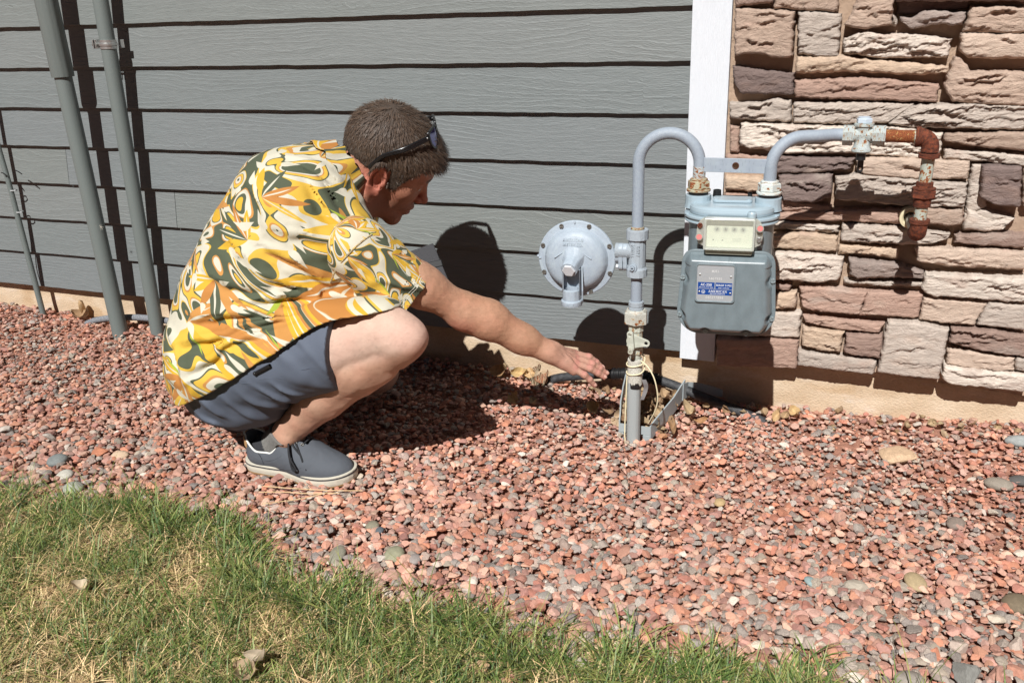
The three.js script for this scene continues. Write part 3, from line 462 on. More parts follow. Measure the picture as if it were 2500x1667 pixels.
{
  // thin conduit with a cable behind it and two ties
  const a = at(109, 782, 0.03), b = at(14, 420, 0.03), d = b.clone().sub(a).normalize(); a.y -= 0.03; const c = thing('thin_conduit', 'thin grey conduit at the left edge with a cable and cable ties', 'conduit', a);
  const mid = a.clone().addScaledVector(d, at(50, 532, 0.03).sub(a).dot(d)), top = a.clone().addScaledVector(d, 1.5);
  part(c, 'pipe', merge([rod(a, mid, 0.0098, 24), turned([[0, 0], [0.0088, 0.0], [0.0098, -0.002]], mid, d, 24)]), M.conduit, false);
  part(c, 'upper_cable', sweep([mid.clone().addScaledVector(d, -0.02), mid.clone().addScaledVector(d, 0.12).add(V(0.001, 0, 0.001)), mid.clone().addScaledVector(d, 0.3).add(V(-0.004, 0, 0.002)), top], 0.0090, 14, 40), M.conduit, false);
  part(c, 'thin_cable', sweep([at(46, 535, 0.025), at(56, 590, 0.025), at(66, 640, 0.025), at(80, 680, 0.025)], 0.0022, 8, 30), M.conduit, false);
  for (const [px, py] of [[47, 517], [32, 464]]) { const p = at(px, py, 0.03); part(c, 'cable_tie', merge([turned([[0.0098, -0.002], [0.0115, -0.002], [0.0115, 0.002], [0.0098, 0.002]], p, d, 24), box(0.005, 0.006, 0.005, 0.001).translate(p.x + 0.011, p.y, p.z + 0.003)]), std({ color: lin(0.40, 0.42, 0.42), roughness: 0.5 }), false); }
  const tips = [[10, 425, 14, 432], [45, 420, 52, 425]]; for (const [x0, y0, x1, y1] of tips) part(c, 'tie_tail', sweep([at(x0 - 8, y0 - 4, 0.04), at(x0, y0, 0.045), at(x1, y1, 0.05)], 0.002, 6), M.black, false);
  part(c, 'end_ring', turned([[0.0085, 0.026], [0.0105, 0.026], [0.0105, 0.036], [0.0085, 0.036]], a, d, 24), M.darkSteel, false);
}
// black pipe along the foundation
{
  const base = at(1345, 925, 0.03), c = thing('black_pipe', 'black plastic pipe running along the foundation behind the riser', 'pipe', V(base.x, -0.02, 0.03)), r = 0.0130;
  const pts = [at(1270, 990, 0.03), at(1310, 948, 0.028), at(1350, 926, 0.026), at(1420, 917, 0.028), at(1480, 913, 0.03), at(1545, 914, 0.032), at(1610, 928, 0.034), at(1700, 962, 0.038), at(1790, 998, 0.042), at(1875, 1034, 0.046), at(1925, 1062, 0.05)];
  part(c, 'pipe', sweep(pts, r, 18, 90), M.blackPoly, false);
  const cur = new THREE.CatmullRomCurve3(pts, false, 'centripetal'), put = (x, prof) => { let best = 0, bd = 9; const goal = at(x, 914, 0.031).x; for (let i = 0; i <= 400; i++) { const p = cur.getPoint(i / 400); if (Math.abs(p.x - goal) < bd) { bd = Math.abs(p.x - goal); best = i / 400; } } return turned(prof, cur.getPoint(best), cur.getTangent(best), 24, 0.4); };
  const rib = [[r, -0.02], [r + 0.004, -0.02], [r + 0.004, -0.012], [r + 0.002, -0.01], [r + 0.002, -0.006], [r + 0.004, -0.004], [r + 0.004, 0.002], [r + 0.002, 0.004], [r + 0.002, 0.008], [r + 0.0045, 0.01], [r + 0.0045, 0.02], [r, 0.02]];
  part(c, 'coupling', put(1512, rib), M.black, false); part(c, 'coupling', put(1588, rib), M.black, false);
  const l0 = at(205, 790, 0.03), d2 = thing('grey_pipe_stub', 'dusty grey ground pipe showing between the wall conduits at left', 'pipe', l0);
  part(d2, 'pipe', sweep([at(190, 800, 0.022), at(237, 781, 0.03), at(300, 775, 0.032), at(362, 777, 0.034), at(430, 790, 0.036), at(470, 820, 0.04)], 0.0112, 16, 40), std({ map: dataTex(128, 128, (u, v) => { const k = 0.46 + 0.14 * fbm2(u * 14, v * 8, 4); return [k, k * 1.02, k * 1.06]; }, true, [4, 1]), roughness: 0.9 }), false);
}

// ================================================================ GAS METER, REGULATOR AND PIPING
const worn = (seed) => dataTex(256, 256, (u, v) => { const a = fbm2(u * 9 + seed, v * 9, 4), d = n2(u * 70 + seed, v * 70), s = n2(u * 4 + seed, v * 60) > 0.82 ? 0.05 : 0; const k = 0.955 + 0.05 * a - (d > 0.72 ? 0.10 : 0) + s * 0.5; return [k, k * 0.998, k * (0.99 - 0.03 * Math.max(0, a))]; }, true);
M.gasPipe = std({ map: withRepeat(worn(3), 3, 1), color: lin(0.33, 0.385, 0.46), roughness: 0.5, bumpMap: withRepeat(T.paint, 6, 2), bumpScale: 0.0003 });
M.regulator = std({ map: worn(8), color: lin(0.395, 0.465, 0.548), roughness: 0.5, bumpMap: T.paint, bumpScale: 0.0003 });
M.meter = phys({ color: lin(0.192, 0.24, 0.262), roughness: 0.34, clearcoat: 0.25, clearcoatRoughness: 0.25, map: dataTex(256, 256, (u, v) => { const a = fbm2(u * 5, v * 3, 5), sc = Math.abs(n2(u * 30, v * 2.2)) < 0.012 && n2(u * 7, v * 7) > 0.25 ? 0.07 : 0; const k = 0.92 + 0.07 * a + (n2(u * 60, v * 60) > 0.80 ? 0.07 : 0) - (n2(u * 90 + 9, v * 90) > 0.84 ? 0.10 : 0) + sc; return [k, k, k]; }, true), bumpMap: withRepeat(T.paint, 8, 8), bumpScale: 0.00012 });
M.meterTop = phys({ color: lin(0.33, 0.42, 0.475), roughness: 0.32, clearcoat: 0.3, clearcoatRoughness: 0.2 });
M.cast = std({ color: lin(0.36, 0.41, 0.455), roughness: 0.7, bumpMap: withRepeat(T.rough, 0.8, 0.8), bumpScale: 0.0012 });
M.rust = std({ map: T.rust, roughness: 0.85, metalness: 0.1, bumpMap: withRepeat(T.rough, 0.5, 0.5), bumpScale: 0.0012 });
M.rustNut = std({ map: stained(-0.10, 3, [0.68, 0.67, 0.58]), roughness: 0.75, bumpMap: withRepeat(T.rough, 0.4, 0.4), bumpScale: 0.0008 });
M.valve = std({ map: stained(-0.40, 9, [0.70, 0.735, 0.73]), roughness: 0.7, bumpMap: withRepeat(T.rough, 0.5, 0.5), bumpScale: 0.001 });
M.oldPaint = std({ map: stained(-0.46, 17, [0.70, 0.71, 0.66]), roughness: 0.65, bumpMap: withRepeat(T.rough, 0.4, 0.4), bumpScale: 0.0007 });
M.nipple = std({ map: stained(-0.30, 27, [0.66, 0.68, 0.64]), roughness: 0.7 });
M.wire = std({ color: lin(0.72, 0.64, 0.43), roughness: 0.45 });
const UP = V(0, 1, 0), XX = V(1, 0, 0), ZZ = V(0, 0, 1);
const RX = -0.0555, RZ = 0.30, rp = 0.0134;
// ---- riser with shut-off valve
{
  const c = thing('gas_riser', 'upright gas riser pipe with union nut and shut-off valve at its middle', 'gas pipe', V(RX - 0.001, 0, RZ)), P = (y) => V(RX, y, RZ);
  part(c, 'sleeve_pipe', turned([[0.0165, -0.06], [0.0172, 0.10], [0.0172, 0.172], [0.0166, 0.181], [0.015, 0.182]], V(RX - 0.0015, 0, RZ), UP, 36), std({ color: lin(0.33, 0.355, 0.355), roughness: 0.5, bumpMap: withRepeat(T.paint, 2, 3), bumpScale: 0.0004 }), false);
  part(c, 'black_tape', turned([[0.0176, -0.012], [0.0178, -0.008], [0.0178, 0.012], [0.0174, 0.016]], P(0.168), UP, 32), M.black, false);
  part(c, 'white_wrap', (() => { const g = turned([[0.0172, -0.014], [0.0185, -0.012], [0.0181, 0.0], [0.0184, 0.012], [0.0178, 0.034], [0.0184, 0.042], [0.0172, 0.046], [0.0150, 0.047]], P(0.186), UP, 48, 0.9), p = g.attributes.position; for (let i = 0; i < p.count; i++) { const a = Math.atan2(p.getZ(i) - RZ, p.getX(i) - RX), y = p.getY(i); p.setY(i, y + (y < 0.19 ? 0.008 * n2(Math.cos(a) * 2.4, Math.sin(a) * 2.4) - 0.004 : 0.002 * n2(Math.cos(a) * 4, y * 90))); } g.computeVertexNormals(); return g; })(), std({ map: dataTex(128, 128, (u, v) => { const a = n2(u * 18, v * 14), b = n2(u * 40, v * 40); const s = b > 0.55 ? 0.22 : 0; return [0.80 + 0.05 * a - s, 0.79 + 0.05 * a - s, 0.75 + 0.05 * a - s]; }, true), roughness: 0.9, bumpMap: T.rough, bumpScale: 0.001 }), false);
  part(c, 'tape_end', (() => { const g = new THREE.PlaneGeometry(0.011, 0.05, 3, 10), p = g.attributes.position; for (let i = 0; i < p.count; i++) { const t = 0.5 - p.getY(i) / 0.05; p.setX(i, p.getX(i) * (1 - 0.5 * Math.max(0, t - 0.6)) + 0.006 * Math.sin(t * 4)); p.setZ(i, 0.008 * t * t + 0.002 * Math.sin(t * 9)); } g.computeVertexNormals(); g.rotateY(0.4); const a = extrude(roundRect(0.001, 0.001, 0.0004), 0.001); return merge([g.translate(RX + 0.023, 0.155, RZ + 0.004), a.translate(RX + 0.0185, 0.175, RZ)]); })(), std({ color: lin(0.18, 0.17, 0.17), roughness: 0.25, side: THREE.DoubleSide }), false);
  part(c, 'lower_nipple', rod(P(0.17), P(0.262), 0.0138, 28), M.oldPaint, false);
  // valve body
  part(c, 'valve_body', merge([turned([[0, 0], [0.017, 0], [0.0185, 0.002], [0.0185, 0.018], [0.0165, 0.022], [0.0165, 0.055], [0.0185, 0.059], [0.0185, 0.075], [0.017, 0.077], [0, 0.077]], P(0.246), UP, 8, 0.35), turned([[0, 0], [0.0155, 0], [0.0155, 0.016], [0.0145, 0.018], [0, 0.018]], V(RX - 0.002, 0.284, RZ + 0.006), ZZ, 28)]), M.oldPaint, false);
  const ear = new THREE.Shape(); ear.moveTo(-0.014, -0.014); ear.absarc(0, 0, 0.0165, Math.PI * 1.2, Math.PI * 1.68); ear.lineTo(0.032, -0.008); ear.absarc(0.034, 0, 0.009, -Math.PI / 2.4, Math.PI / 2.4); ear.lineTo(0.006, 0.019); ear.lineTo(-0.006, 0.017); ear.closePath(); const hole = new THREE.Path(); hole.absarc(0.034, 0.0, 0.0042, 0, Math.PI * 2, true); ear.holes.push(hole);
  part(c, 'lock_wing', extrude(ear, 0.004, 0.0008, 2, 20).translate(RX - 0.002, 0.284, RZ + 0.0245), M.oldPaint, false);
  const tee = roundRect(0.015, 0.048, 0.006, 0, 0.006), th = new THREE.Path(); th.absarc(0, 0.022, 0.0036, 0, Math.PI * 2, true); tee.holes.push(th);
  const hd = part(c, 'valve_handle', extrude(tee, 0.009, 0.0015, 2, 12).rotateZ(0.1).translate(RX - 0.003, 0.283, RZ + 0.0287), M.oldPaint, false);
  part(hd, 'handle_bolt', merge([rod(V(RX - 0.001, 0.268, RZ + 0.034), V(RX - 0.001, 0.266, RZ + 0.046), 0.0062, 20), turned([[0.0028, 0], [0.0062, 0], [0.0062, 0.002], [0.0028, 0.002]], V(RX - 0.001, 0.266, RZ + 0.046), ZZ, 20)]), M.oldPaint, false);
  part(c, 'union_nut', merge([hexNut(0.0295, 0.031, P(0.323), UP, 0, 0.15), turned([[0.0, 0.031], [0.0255, 0.031], [0.022, 0.036], [0, 0.036]], P(0.323), UP, 32)]), std({ map: stained(-0.5, 31, [0.70, 0.70, 0.665]), roughness: 0.6 }), false);
  part(c, 'union_collar', turned([[0.0, 0], [0.018, 0], [0.0182, 0.007], [0.0172, 0.008], [0.0172, 0.010], [0.0182, 0.011], [0.0182, 0.021], [0.0166, 0.0225], [0, 0.0225]], P(0.357), UP, 32), M.cast, false);
  part(c, 'upper_nipple', rod(P(0.375), P(0.45), rp, 32), M.gasPipe, false);
}
// ---- pale tracer wire wound about the riser
{
  const pts = []; const y0 = 0.225, px = RX, pz = RZ;
  pts.push(at(1529, 1082, RZ + 0.018).setY(-0.02), V(px - 0.0215, 0.03, pz + 0.008), V(px - 0.0205, 0.10, pz + 0.006), V(px - 0.0195, 0.165, pz + 0.004), V(px - 0.019, 0.19, pz + 0.003));
  for (let i = 0; i <= 26; i++) { const a = Math.PI - i / 26 * Math.PI * 2 * 1.9, t = i / 26, r = 0.0205 + (Math.cos(a) > 0.6 ? 0.003 : 0); pts.push(V(px + r * Math.cos(a), lerp(0.196, 0.237, t) - 0.010 * Math.sin(-a) * -1 * 0.6, pz - r * Math.sin(a) * -1)); }
  pts.push(V(px + 0.026, 0.226, pz + 0.012)); for (const [x, y, z] of [[1583, 897, 0.318], [1596, 920, 0.325], [1604, 950, 0.325], [1606, 975, 0.32], [1601, 1000, 0.312], [1590, 1022, 0.30], [1583, 1034, 0.29]]) pts.push(at(x, y, z));
  single('tracer_wire', sweep(pts, 0.0017, 8, 260), M.wire, 'cream tracer wire wound round the riser and looping down', 'wire');
}
// ---- grey steel bracket that stands round the foot of the riser
{
  const c = thing('riser_bracket', 'bent grey metal bracket around the foot of the riser', 'bracket', V(-0.03, 0, 0.25));
  const ribbon = (path, h, y0, t, ends) => { // upright strap following a plan path
    const pos = [], idx = [], n = path.length; for (let i = 0; i < n; i++) { const a = path[Math.max(0, i - 1)], b = path[Math.min(n - 1, i + 1)], d = V(b.x - a.x, 0, b.z - a.z).normalize(), nx = -d.z * t / 2, nz = d.x * t / 2, yb = y0(i / (n - 1)), yt = yb + h(i / (n - 1)); pos.push(path[i].x + nx, yb, path[i].z + nz, path[i].x + nx, yt, path[i].z + nz, path[i].x - nx, yt, path[i].z - nz, path[i].x - nx, yb, path[i].z - nz); }
    for (let i = 0; i < n - 1; i++) for (let k = 0; k < 4; k++) { const a = i * 4 + k, b = i * 4 + (k + 1) % 4; idx.push(a, a + 4, b, b, a + 4, b + 4); }
    idx.push(0, 1, 2, 0, 2, 3, (n - 1) * 4, (n - 1) * 4 + 2, (n - 1) * 4 + 1, (n - 1) * 4, (n - 1) * 4 + 3, (n - 1) * 4 + 2);
    const g = new THREE.BufferGeometry(); g.setAttribute('position', new THREE.Float32BufferAttribute(pos, 3)); g.setIndex(idx); g.computeVertexNormals(); return toCreasedNormals(g, 0.5);
  };
  const steel = std({ color: lin(0.335, 0.375, 0.385), roughness: 0.45 });
  const right = [V(-0.018, 0, 0.281), V(-0.012, 0, 0.26), V(0.000, 0, 0.20), V(0.012, 0, 0.14), V(0.018, 0, 0.09), V(0.024, 0, 0.05)], left = [V(-0.098, 0, 0.281), V(-0.104, 0, 0.25), V(-0.116, 0, 0.20), V(-0.130, 0, 0.12), V(-0.140, 0, 0.05)];
  const front = []; for (let i = 0; i <= 10; i++) front.push(V(lerp(-0.098, -0.018, i / 10), 0, 0.281));
  part(c, 'right_arm', ribbon(right, (t) => 0.040 + 0.012 * t, (t) => 0.006 + 0.026 * t, 0.0035), steel, false);
  part(c, 'left_arm', ribbon(left, () => 0.040, (t) => 0.010 + 0.03 * t, 0.0035), steel, false);
  part(c, 'front_bar', ribbon(front, () => 0.022, () => 0.020, 0.0035), steel, false);
  part(c, 'front_leg', box(0.018, 0.07, 0.0035, 0.001).translate(-0.027, -0.016, 0.2815), steel, false); part(c, 'front_leg', box(0.012, 0.06, 0.0035, 0.001).translate(-0.092, -0.012, 0.2815), steel, false);
  part(c, 'wall_flange', ribbon([V(0.023, 0, 0.07), V(0.030, 0, 0.035), V(0.05, 0, 0.012), V(0.09, 0, 0.004), V(0.12, 0, 0.003)], (t) => 0.05 - 0.03 * t, (t) => 0.03 - 0.004 * t, 0.0035), steel, false);
  
}
// ---- pressure regulator
{
  const O = at(1409, 630, 0.318), c = thing('gas_regulator', 'round pale grey gas regulator with a downward vent', 'gas regulator', O), r = 0.0925;
  const tilt = new THREE.Quaternion().setFromEuler(new THREE.Euler(0.02, 0.10, 0)); c.quaternion.copy(tilt);
  const q = (g) => g.rotateX(Math.PI / 2); // lathe about y becomes about z, its top facing out
  const spin = (prof, seg = 64, cr = 0.6) => q(toCreasedNormals(new THREE.LatheGeometry(prof.map((p) => new THREE.Vector2(Math.max(p[0], 1e-5), p[1])), seg), cr));
  part(c, 'rear_housing', spin([[0.0, -0.052], [0.03, -0.05], [0.06, -0.04], [0.073, -0.02], [0.076, -0.005], [r - 0.002, -0.004], [r, -0.001], [r, 0.002]]), M.regulator);
  const fh = part(c, 'front_cover', spin([[r, 0.0024], [r, 0.0058], [r - 0.002, 0.0075], [0.0795, 0.0085], [0.0765, 0.0095], [0.075, 0.0125], [0.0725, 0.019], [0.068, 0.0255], [0.060, 0.0305], [0.05, 0.0335], [0.038, 0.0355], [0.026, 0.038], [0.0, 0.040]], 72, 0.45), M.regulator);
  part(c, 'seam_band', spin([[r - 0.001, 0.0019], [r + 0.0006, 0.0021], [r + 0.0006, 0.0025], [r - 0.001, 0.0026]]), M.regulator);
  const sg = screwGeo(0.0054), ms = M.darkSteel; for (let k = 0; k < 8; k++) { const a = Math.PI / 8 + k * Math.PI / 4 + 0.02, s = part(c, 'screw', sg, ms); s.position.set(0.0862 * Math.cos(a), 0.0862 * Math.sin(a), 0.0076); s.rotation.z = a * 3.1; }
  for (const a of [Math.PI * 0.51, Math.PI * 1.0]) part(c, 'boss', box(0.006, 0.004, 0.003, 0.0006).rotateZ(a).translate(0.0885 * Math.cos(a), 0.0885 * Math.sin(a), 0.0085), M.regulator);
  part(c, 'side_pin', turned([[0, 0], [0.004, 0], [0.004, 0.004], [0.0025, 0.006], [0, 0.006]], V(-0.0915, 0.002, 0.0), V(-1, 0, 0), 14), M.regulator);
  // spring tower leaning out of the cover, hexagon cap
  const T0 = V(-0.002, 0.004, 0.026), T1 = V(-0.006, -0.009, 0.060), ax = T1.clone().sub(T0).normalize();
  part(c, 'spring_tower', turned([[0.036, -0.002], [0.0275, 0.008], [0.0225, 0.016], [0.0205, 0.024], [0.0198, 0.040], [0.0185, 0.042], [0.0, 0.042]], T0, ax, 40, 0.7), M.regulator);
  part(c, 'hexagon_cap', merge([turned([[0, 0], [0.0170, 0], [0.0170, 0.003], [0, 0.003]], T1, ax, 32), hexNut(0.0158, 0.007, T1.clone().addScaledVector(ax, 0.003), ax, 0, 0.4)]), std({ color: lin(0.56, 0.58, 0.61), roughness: 0.45 }));
  for (const s of [-1, 1]) part(c, 'cover_rib', new THREE.CapsuleGeometry(0.0016, 0.022, 4, 8).rotateZ(s * 0.98).translate(s * 0.034 - 0.003, 0.016, 0.0358), M.regulator);
  // vent: an open-fronted channel that ends in a round collar
  const vent = (() => { const list = [], ro = 0.0215, ri = 0.0178, h0 = -0.094, h1 = -0.012; const a0 = Math.PI * 0.30, sw = Math.PI * 1.36; // open towards front right
    const shell = new THREE.LatheGeometry([new THREE.Vector2(ri, h0), new THREE.Vector2(ro, h0), new THREE.Vector2(ro, h1), new THREE.Vector2(ri, h1)], 30, a0 + 0.25, sw); list.push(toCreasedNormals(shell, 0.5));
    const col = toCreasedNormals(new THREE.LatheGeometry([[ri - 0.001, -0.100], [0.0245, -0.100], [0.0252, -0.098], [0.0252, -0.089], [0.0240, -0.087], [ro, -0.086], [ro, -0.062], [ri - 0.001, -0.060], [ri - 0.001, -0.100]].map((p) => new THREE.Vector2(p[0], p[1])), 40), 0.5); list.push(col);
    return merge(list).translate(-0.004, 0.0, 0.050); })();
  part(c, 'vent', vent, M.regulator);
  const fin = new THREE.Shape(); fin.moveTo(0, 0); fin.lineTo(0.010, -0.002); fin.lineTo(0.016, -0.06); fin.lineTo(0.008, -0.092); fin.lineTo(0.0, -0.092); fin.closePath();
  part(c, 'vent_fin', extrude(fin, 0.0035, 0.0006, 1).rotateY(-Math.PI / 2 + 0.25).translate(0.0195, -0.006, 0.032), M.regulator);
  part(c, 'raised_lettering', merge([letters('AMERICAN', 0.0068, 0.0016).translate(0, 0.006, 0), letters('METER CO.', 0.0068, 0.0016).translate(0, -0.0045, 0)]).rotateX(-0.22).translate(-0.003, 0.047, 0.0332), M.regulator);
  part(c, 'vent_lettering', letters('VENT', 0.0055, 0.001).translate(-0.004, -0.0935, 0.0745), M.regulator);
  // neck flange towards the tee, two bolts
  const J = V(0.0925, 0.012, -0.006);
  part(c, 'neck', rod(V(0.05, 0.004, -0.012), V(0.112, 0.008, -0.008), 0.017, 24), M.regulator);
  const plate = () => { const s = roundRect(0.028, 0.066, 0.0138); return extrude(s, 0.0095, 0.0012, 2, 14).rotateY(Math.PI / 2); };
  part(c, 'flange_plate', plate().rotateX(0.12).translate(0.1, 0.006, -0.004), M.regulator);
  part(c, 'flange_plate', plate().rotateX(0.12).translate(0.1105, 0.006, -0.004), M.regulator);
  for (const s of [-1, 1]) part(c, 'flange_bolt', merge([rod(V(0.094, 0.006 + s * 0.024, -0.004 + s * 0.003), V(0.127, 0.006 + s * 0.024, -0.004 + s * 0.003), 0.0042, 12), hexNut(0.0068, 0.006, V(0.0925, 0.006 + s * 0.024, -0.004 + s * 0.003), XX), hexNut(0.0066, 0.005, V(0.1205, 0.006 + s * 0.024, -0.004 + s * 0.003), XX)]), std({ color: lin(0.5, 0.55, 0.6), roughness: 0.45 }));
}
// ---- regulator tee, the loop, the bar and the outlet bend: one welded meter set
const NL = V(0.0785, 0.66, 0.285), NR = V(0.2315, 0.668, 0.285);
{
  const c = thing('meter_loop', 'pale grey bent meter piping joined by a flat bar above the meter', 'gas pipe', V(RX, 0.44, RZ)), P = (y) => V(RX, y, RZ);
  const tee = part(c, 'tee_fitting', merge([turned([[0, 0], [0.0225, 0], [0.0245, 0.0015], [0.0245, 0.019], [0.0225, 0.0215], [0.0205, 0.024], [0.0205, 0.086], [0.0235, 0.089], [0.0258, 0.091], [0.0258, 0.112], [0.0245, 0.114], [0.0165, 0.114], [0.0165, 0.108], [0, 0.108]], P(0.440), UP, 14, 0.42), rod(V(RX - 0.05, 0.5, RZ + 0.004), V(RX, 0.5, RZ), 0.019, 24, 0.0185)]), M.cast, false);
  part(tee, 'test_plug', merge([turned([[0, 0], [0.0098, 0], [0.0098, 0.004], [0.0072, 0.0048], [0.0072, 0.0052], [0.0060, 0.0052]], V(RX - 0.004, 0.466, RZ + 0.021), V(-0.1, 0, 1), 24), hexNut(0.006, 0.0035, V(RX - 0.0045, 0.466, RZ + 0.026), V(-0.1, 0, 1), 0.0028)]), M.regulator, false);
  part(tee, 'cast_lettering', merge([letters('78084', 0.0085, 0.0015).rotateZ(Math.PI / 2).translate(RX - 0.006, 0.507, RZ + 0.0197), letters('F001', 0.0085, 0.0015).rotateZ(Math.PI / 2).translate(RX + 0.006, 0.507, RZ + 0.0195)]), M.cast, false);
  part(c, 'thread_band', turned([[0.0134, 0], [0.0152, 0], [0.0152, 0.004], [0.0134, 0.006]], P(0.5535), UP, 28), M.rustNut, false);
  // loop
  const cx = (RX + NL.x) / 2, rr = (NL.x - RX) / 2, cy = 0.7045, ex = V(NL.x - RX, 0, NL.z - RZ).normalize();
  const pts = [P(0.55), P(0.60), P(0.65), P(cy - 0.015), ...arc(V(cx, cy, (RZ + NL.z) / 2), rr + 0.0005, Math.PI, 0, ex, UP, 18), V(NL.x, cy - 0.015, NL.z), V(NL.x, 0.678, NL.z)];
  part(c, 'inlet_loop', sweep(pts, rp, 24, 140), M.gasPipe, false);
  part(c, 'rusted_end', rod(V(NL.x, 0.668, NL.z), V(NL.x, 0.7, NL.z), rp + 0.0004, 28), std({ map: stained(-0.26, 42, [0.66, 0.69, 0.70]), roughness: 0.7 }), false);
  // outlet bend towards the wall valve
  const E0 = V(0.376, 0.7645, 0.214), hd = V(E0.x - NR.x, 0, E0.z - NR.z).normalize(), rb = 0.066, yb = E0.y - rb, o = [V(NR.x, 0.676, NR.z), V(NR.x, yb - 0.008, NR.z), ...arc(V(NR.x, yb, NR.z).addScaledVector(hd, rb), rb, Math.PI, Math.PI / 2, hd, UP, 12), V(NR.x, E0.y, NR.z).addScaledVector(hd, 0.10), V(E0.x - 0.02, E0.y, E0.z + 0.004), E0];
  part(c, 'outlet_bend', sweep(o, rp, 24, 120), M.gasPipe, false);
  part(c, 'pale_end', rod(V(NR.x, 0.668, NR.z), V(NR.x, 0.705, NR.z), rp + 0.0004, 28), M.gasPipe, false);
  const bw = NR.x - NL.x, bar = new THREE.Shape(); bar.moveTo(-bw / 2 + 0.008, -0.0155); bar.lineTo(bw / 2 - 0.008, -0.0155); bar.lineTo(bw / 2 - 0.004, -0.020); bar.lineTo(bw / 2 - 0.002, 0.020); bar.lineTo(bw / 2 - 0.010, 0.0155); bar.lineTo(-bw / 2 + 0.010, 0.0155); bar.lineTo(-bw / 2 + 0.002, 0.020); bar.lineTo(-bw / 2 + 0.004, -0.020); bar.closePath(); const bh = new THREE.Path(); bh.absarc(0.003, 0.0, 0.0068, 0, Math.PI * 2, true); bar.holes.push(bh);
  part(c, 'cross_bar', extrude(bar, 0.005, 0.0008, 2, 20).translate((NL.x + NR.x) / 2, 0.7045, NL.z + 0.002), M.gasPipe, false);
  part(c, 'bar_hole_rim', turned([[0.0062, 0], [0.0074, 0], [0.0074, 0.0012], [0.0062, 0.0012]], V((NL.x + NR.x) / 2 + 0.003, 0.7045, NL.z + 0.0068), ZZ, 20), M.rust, false);
}
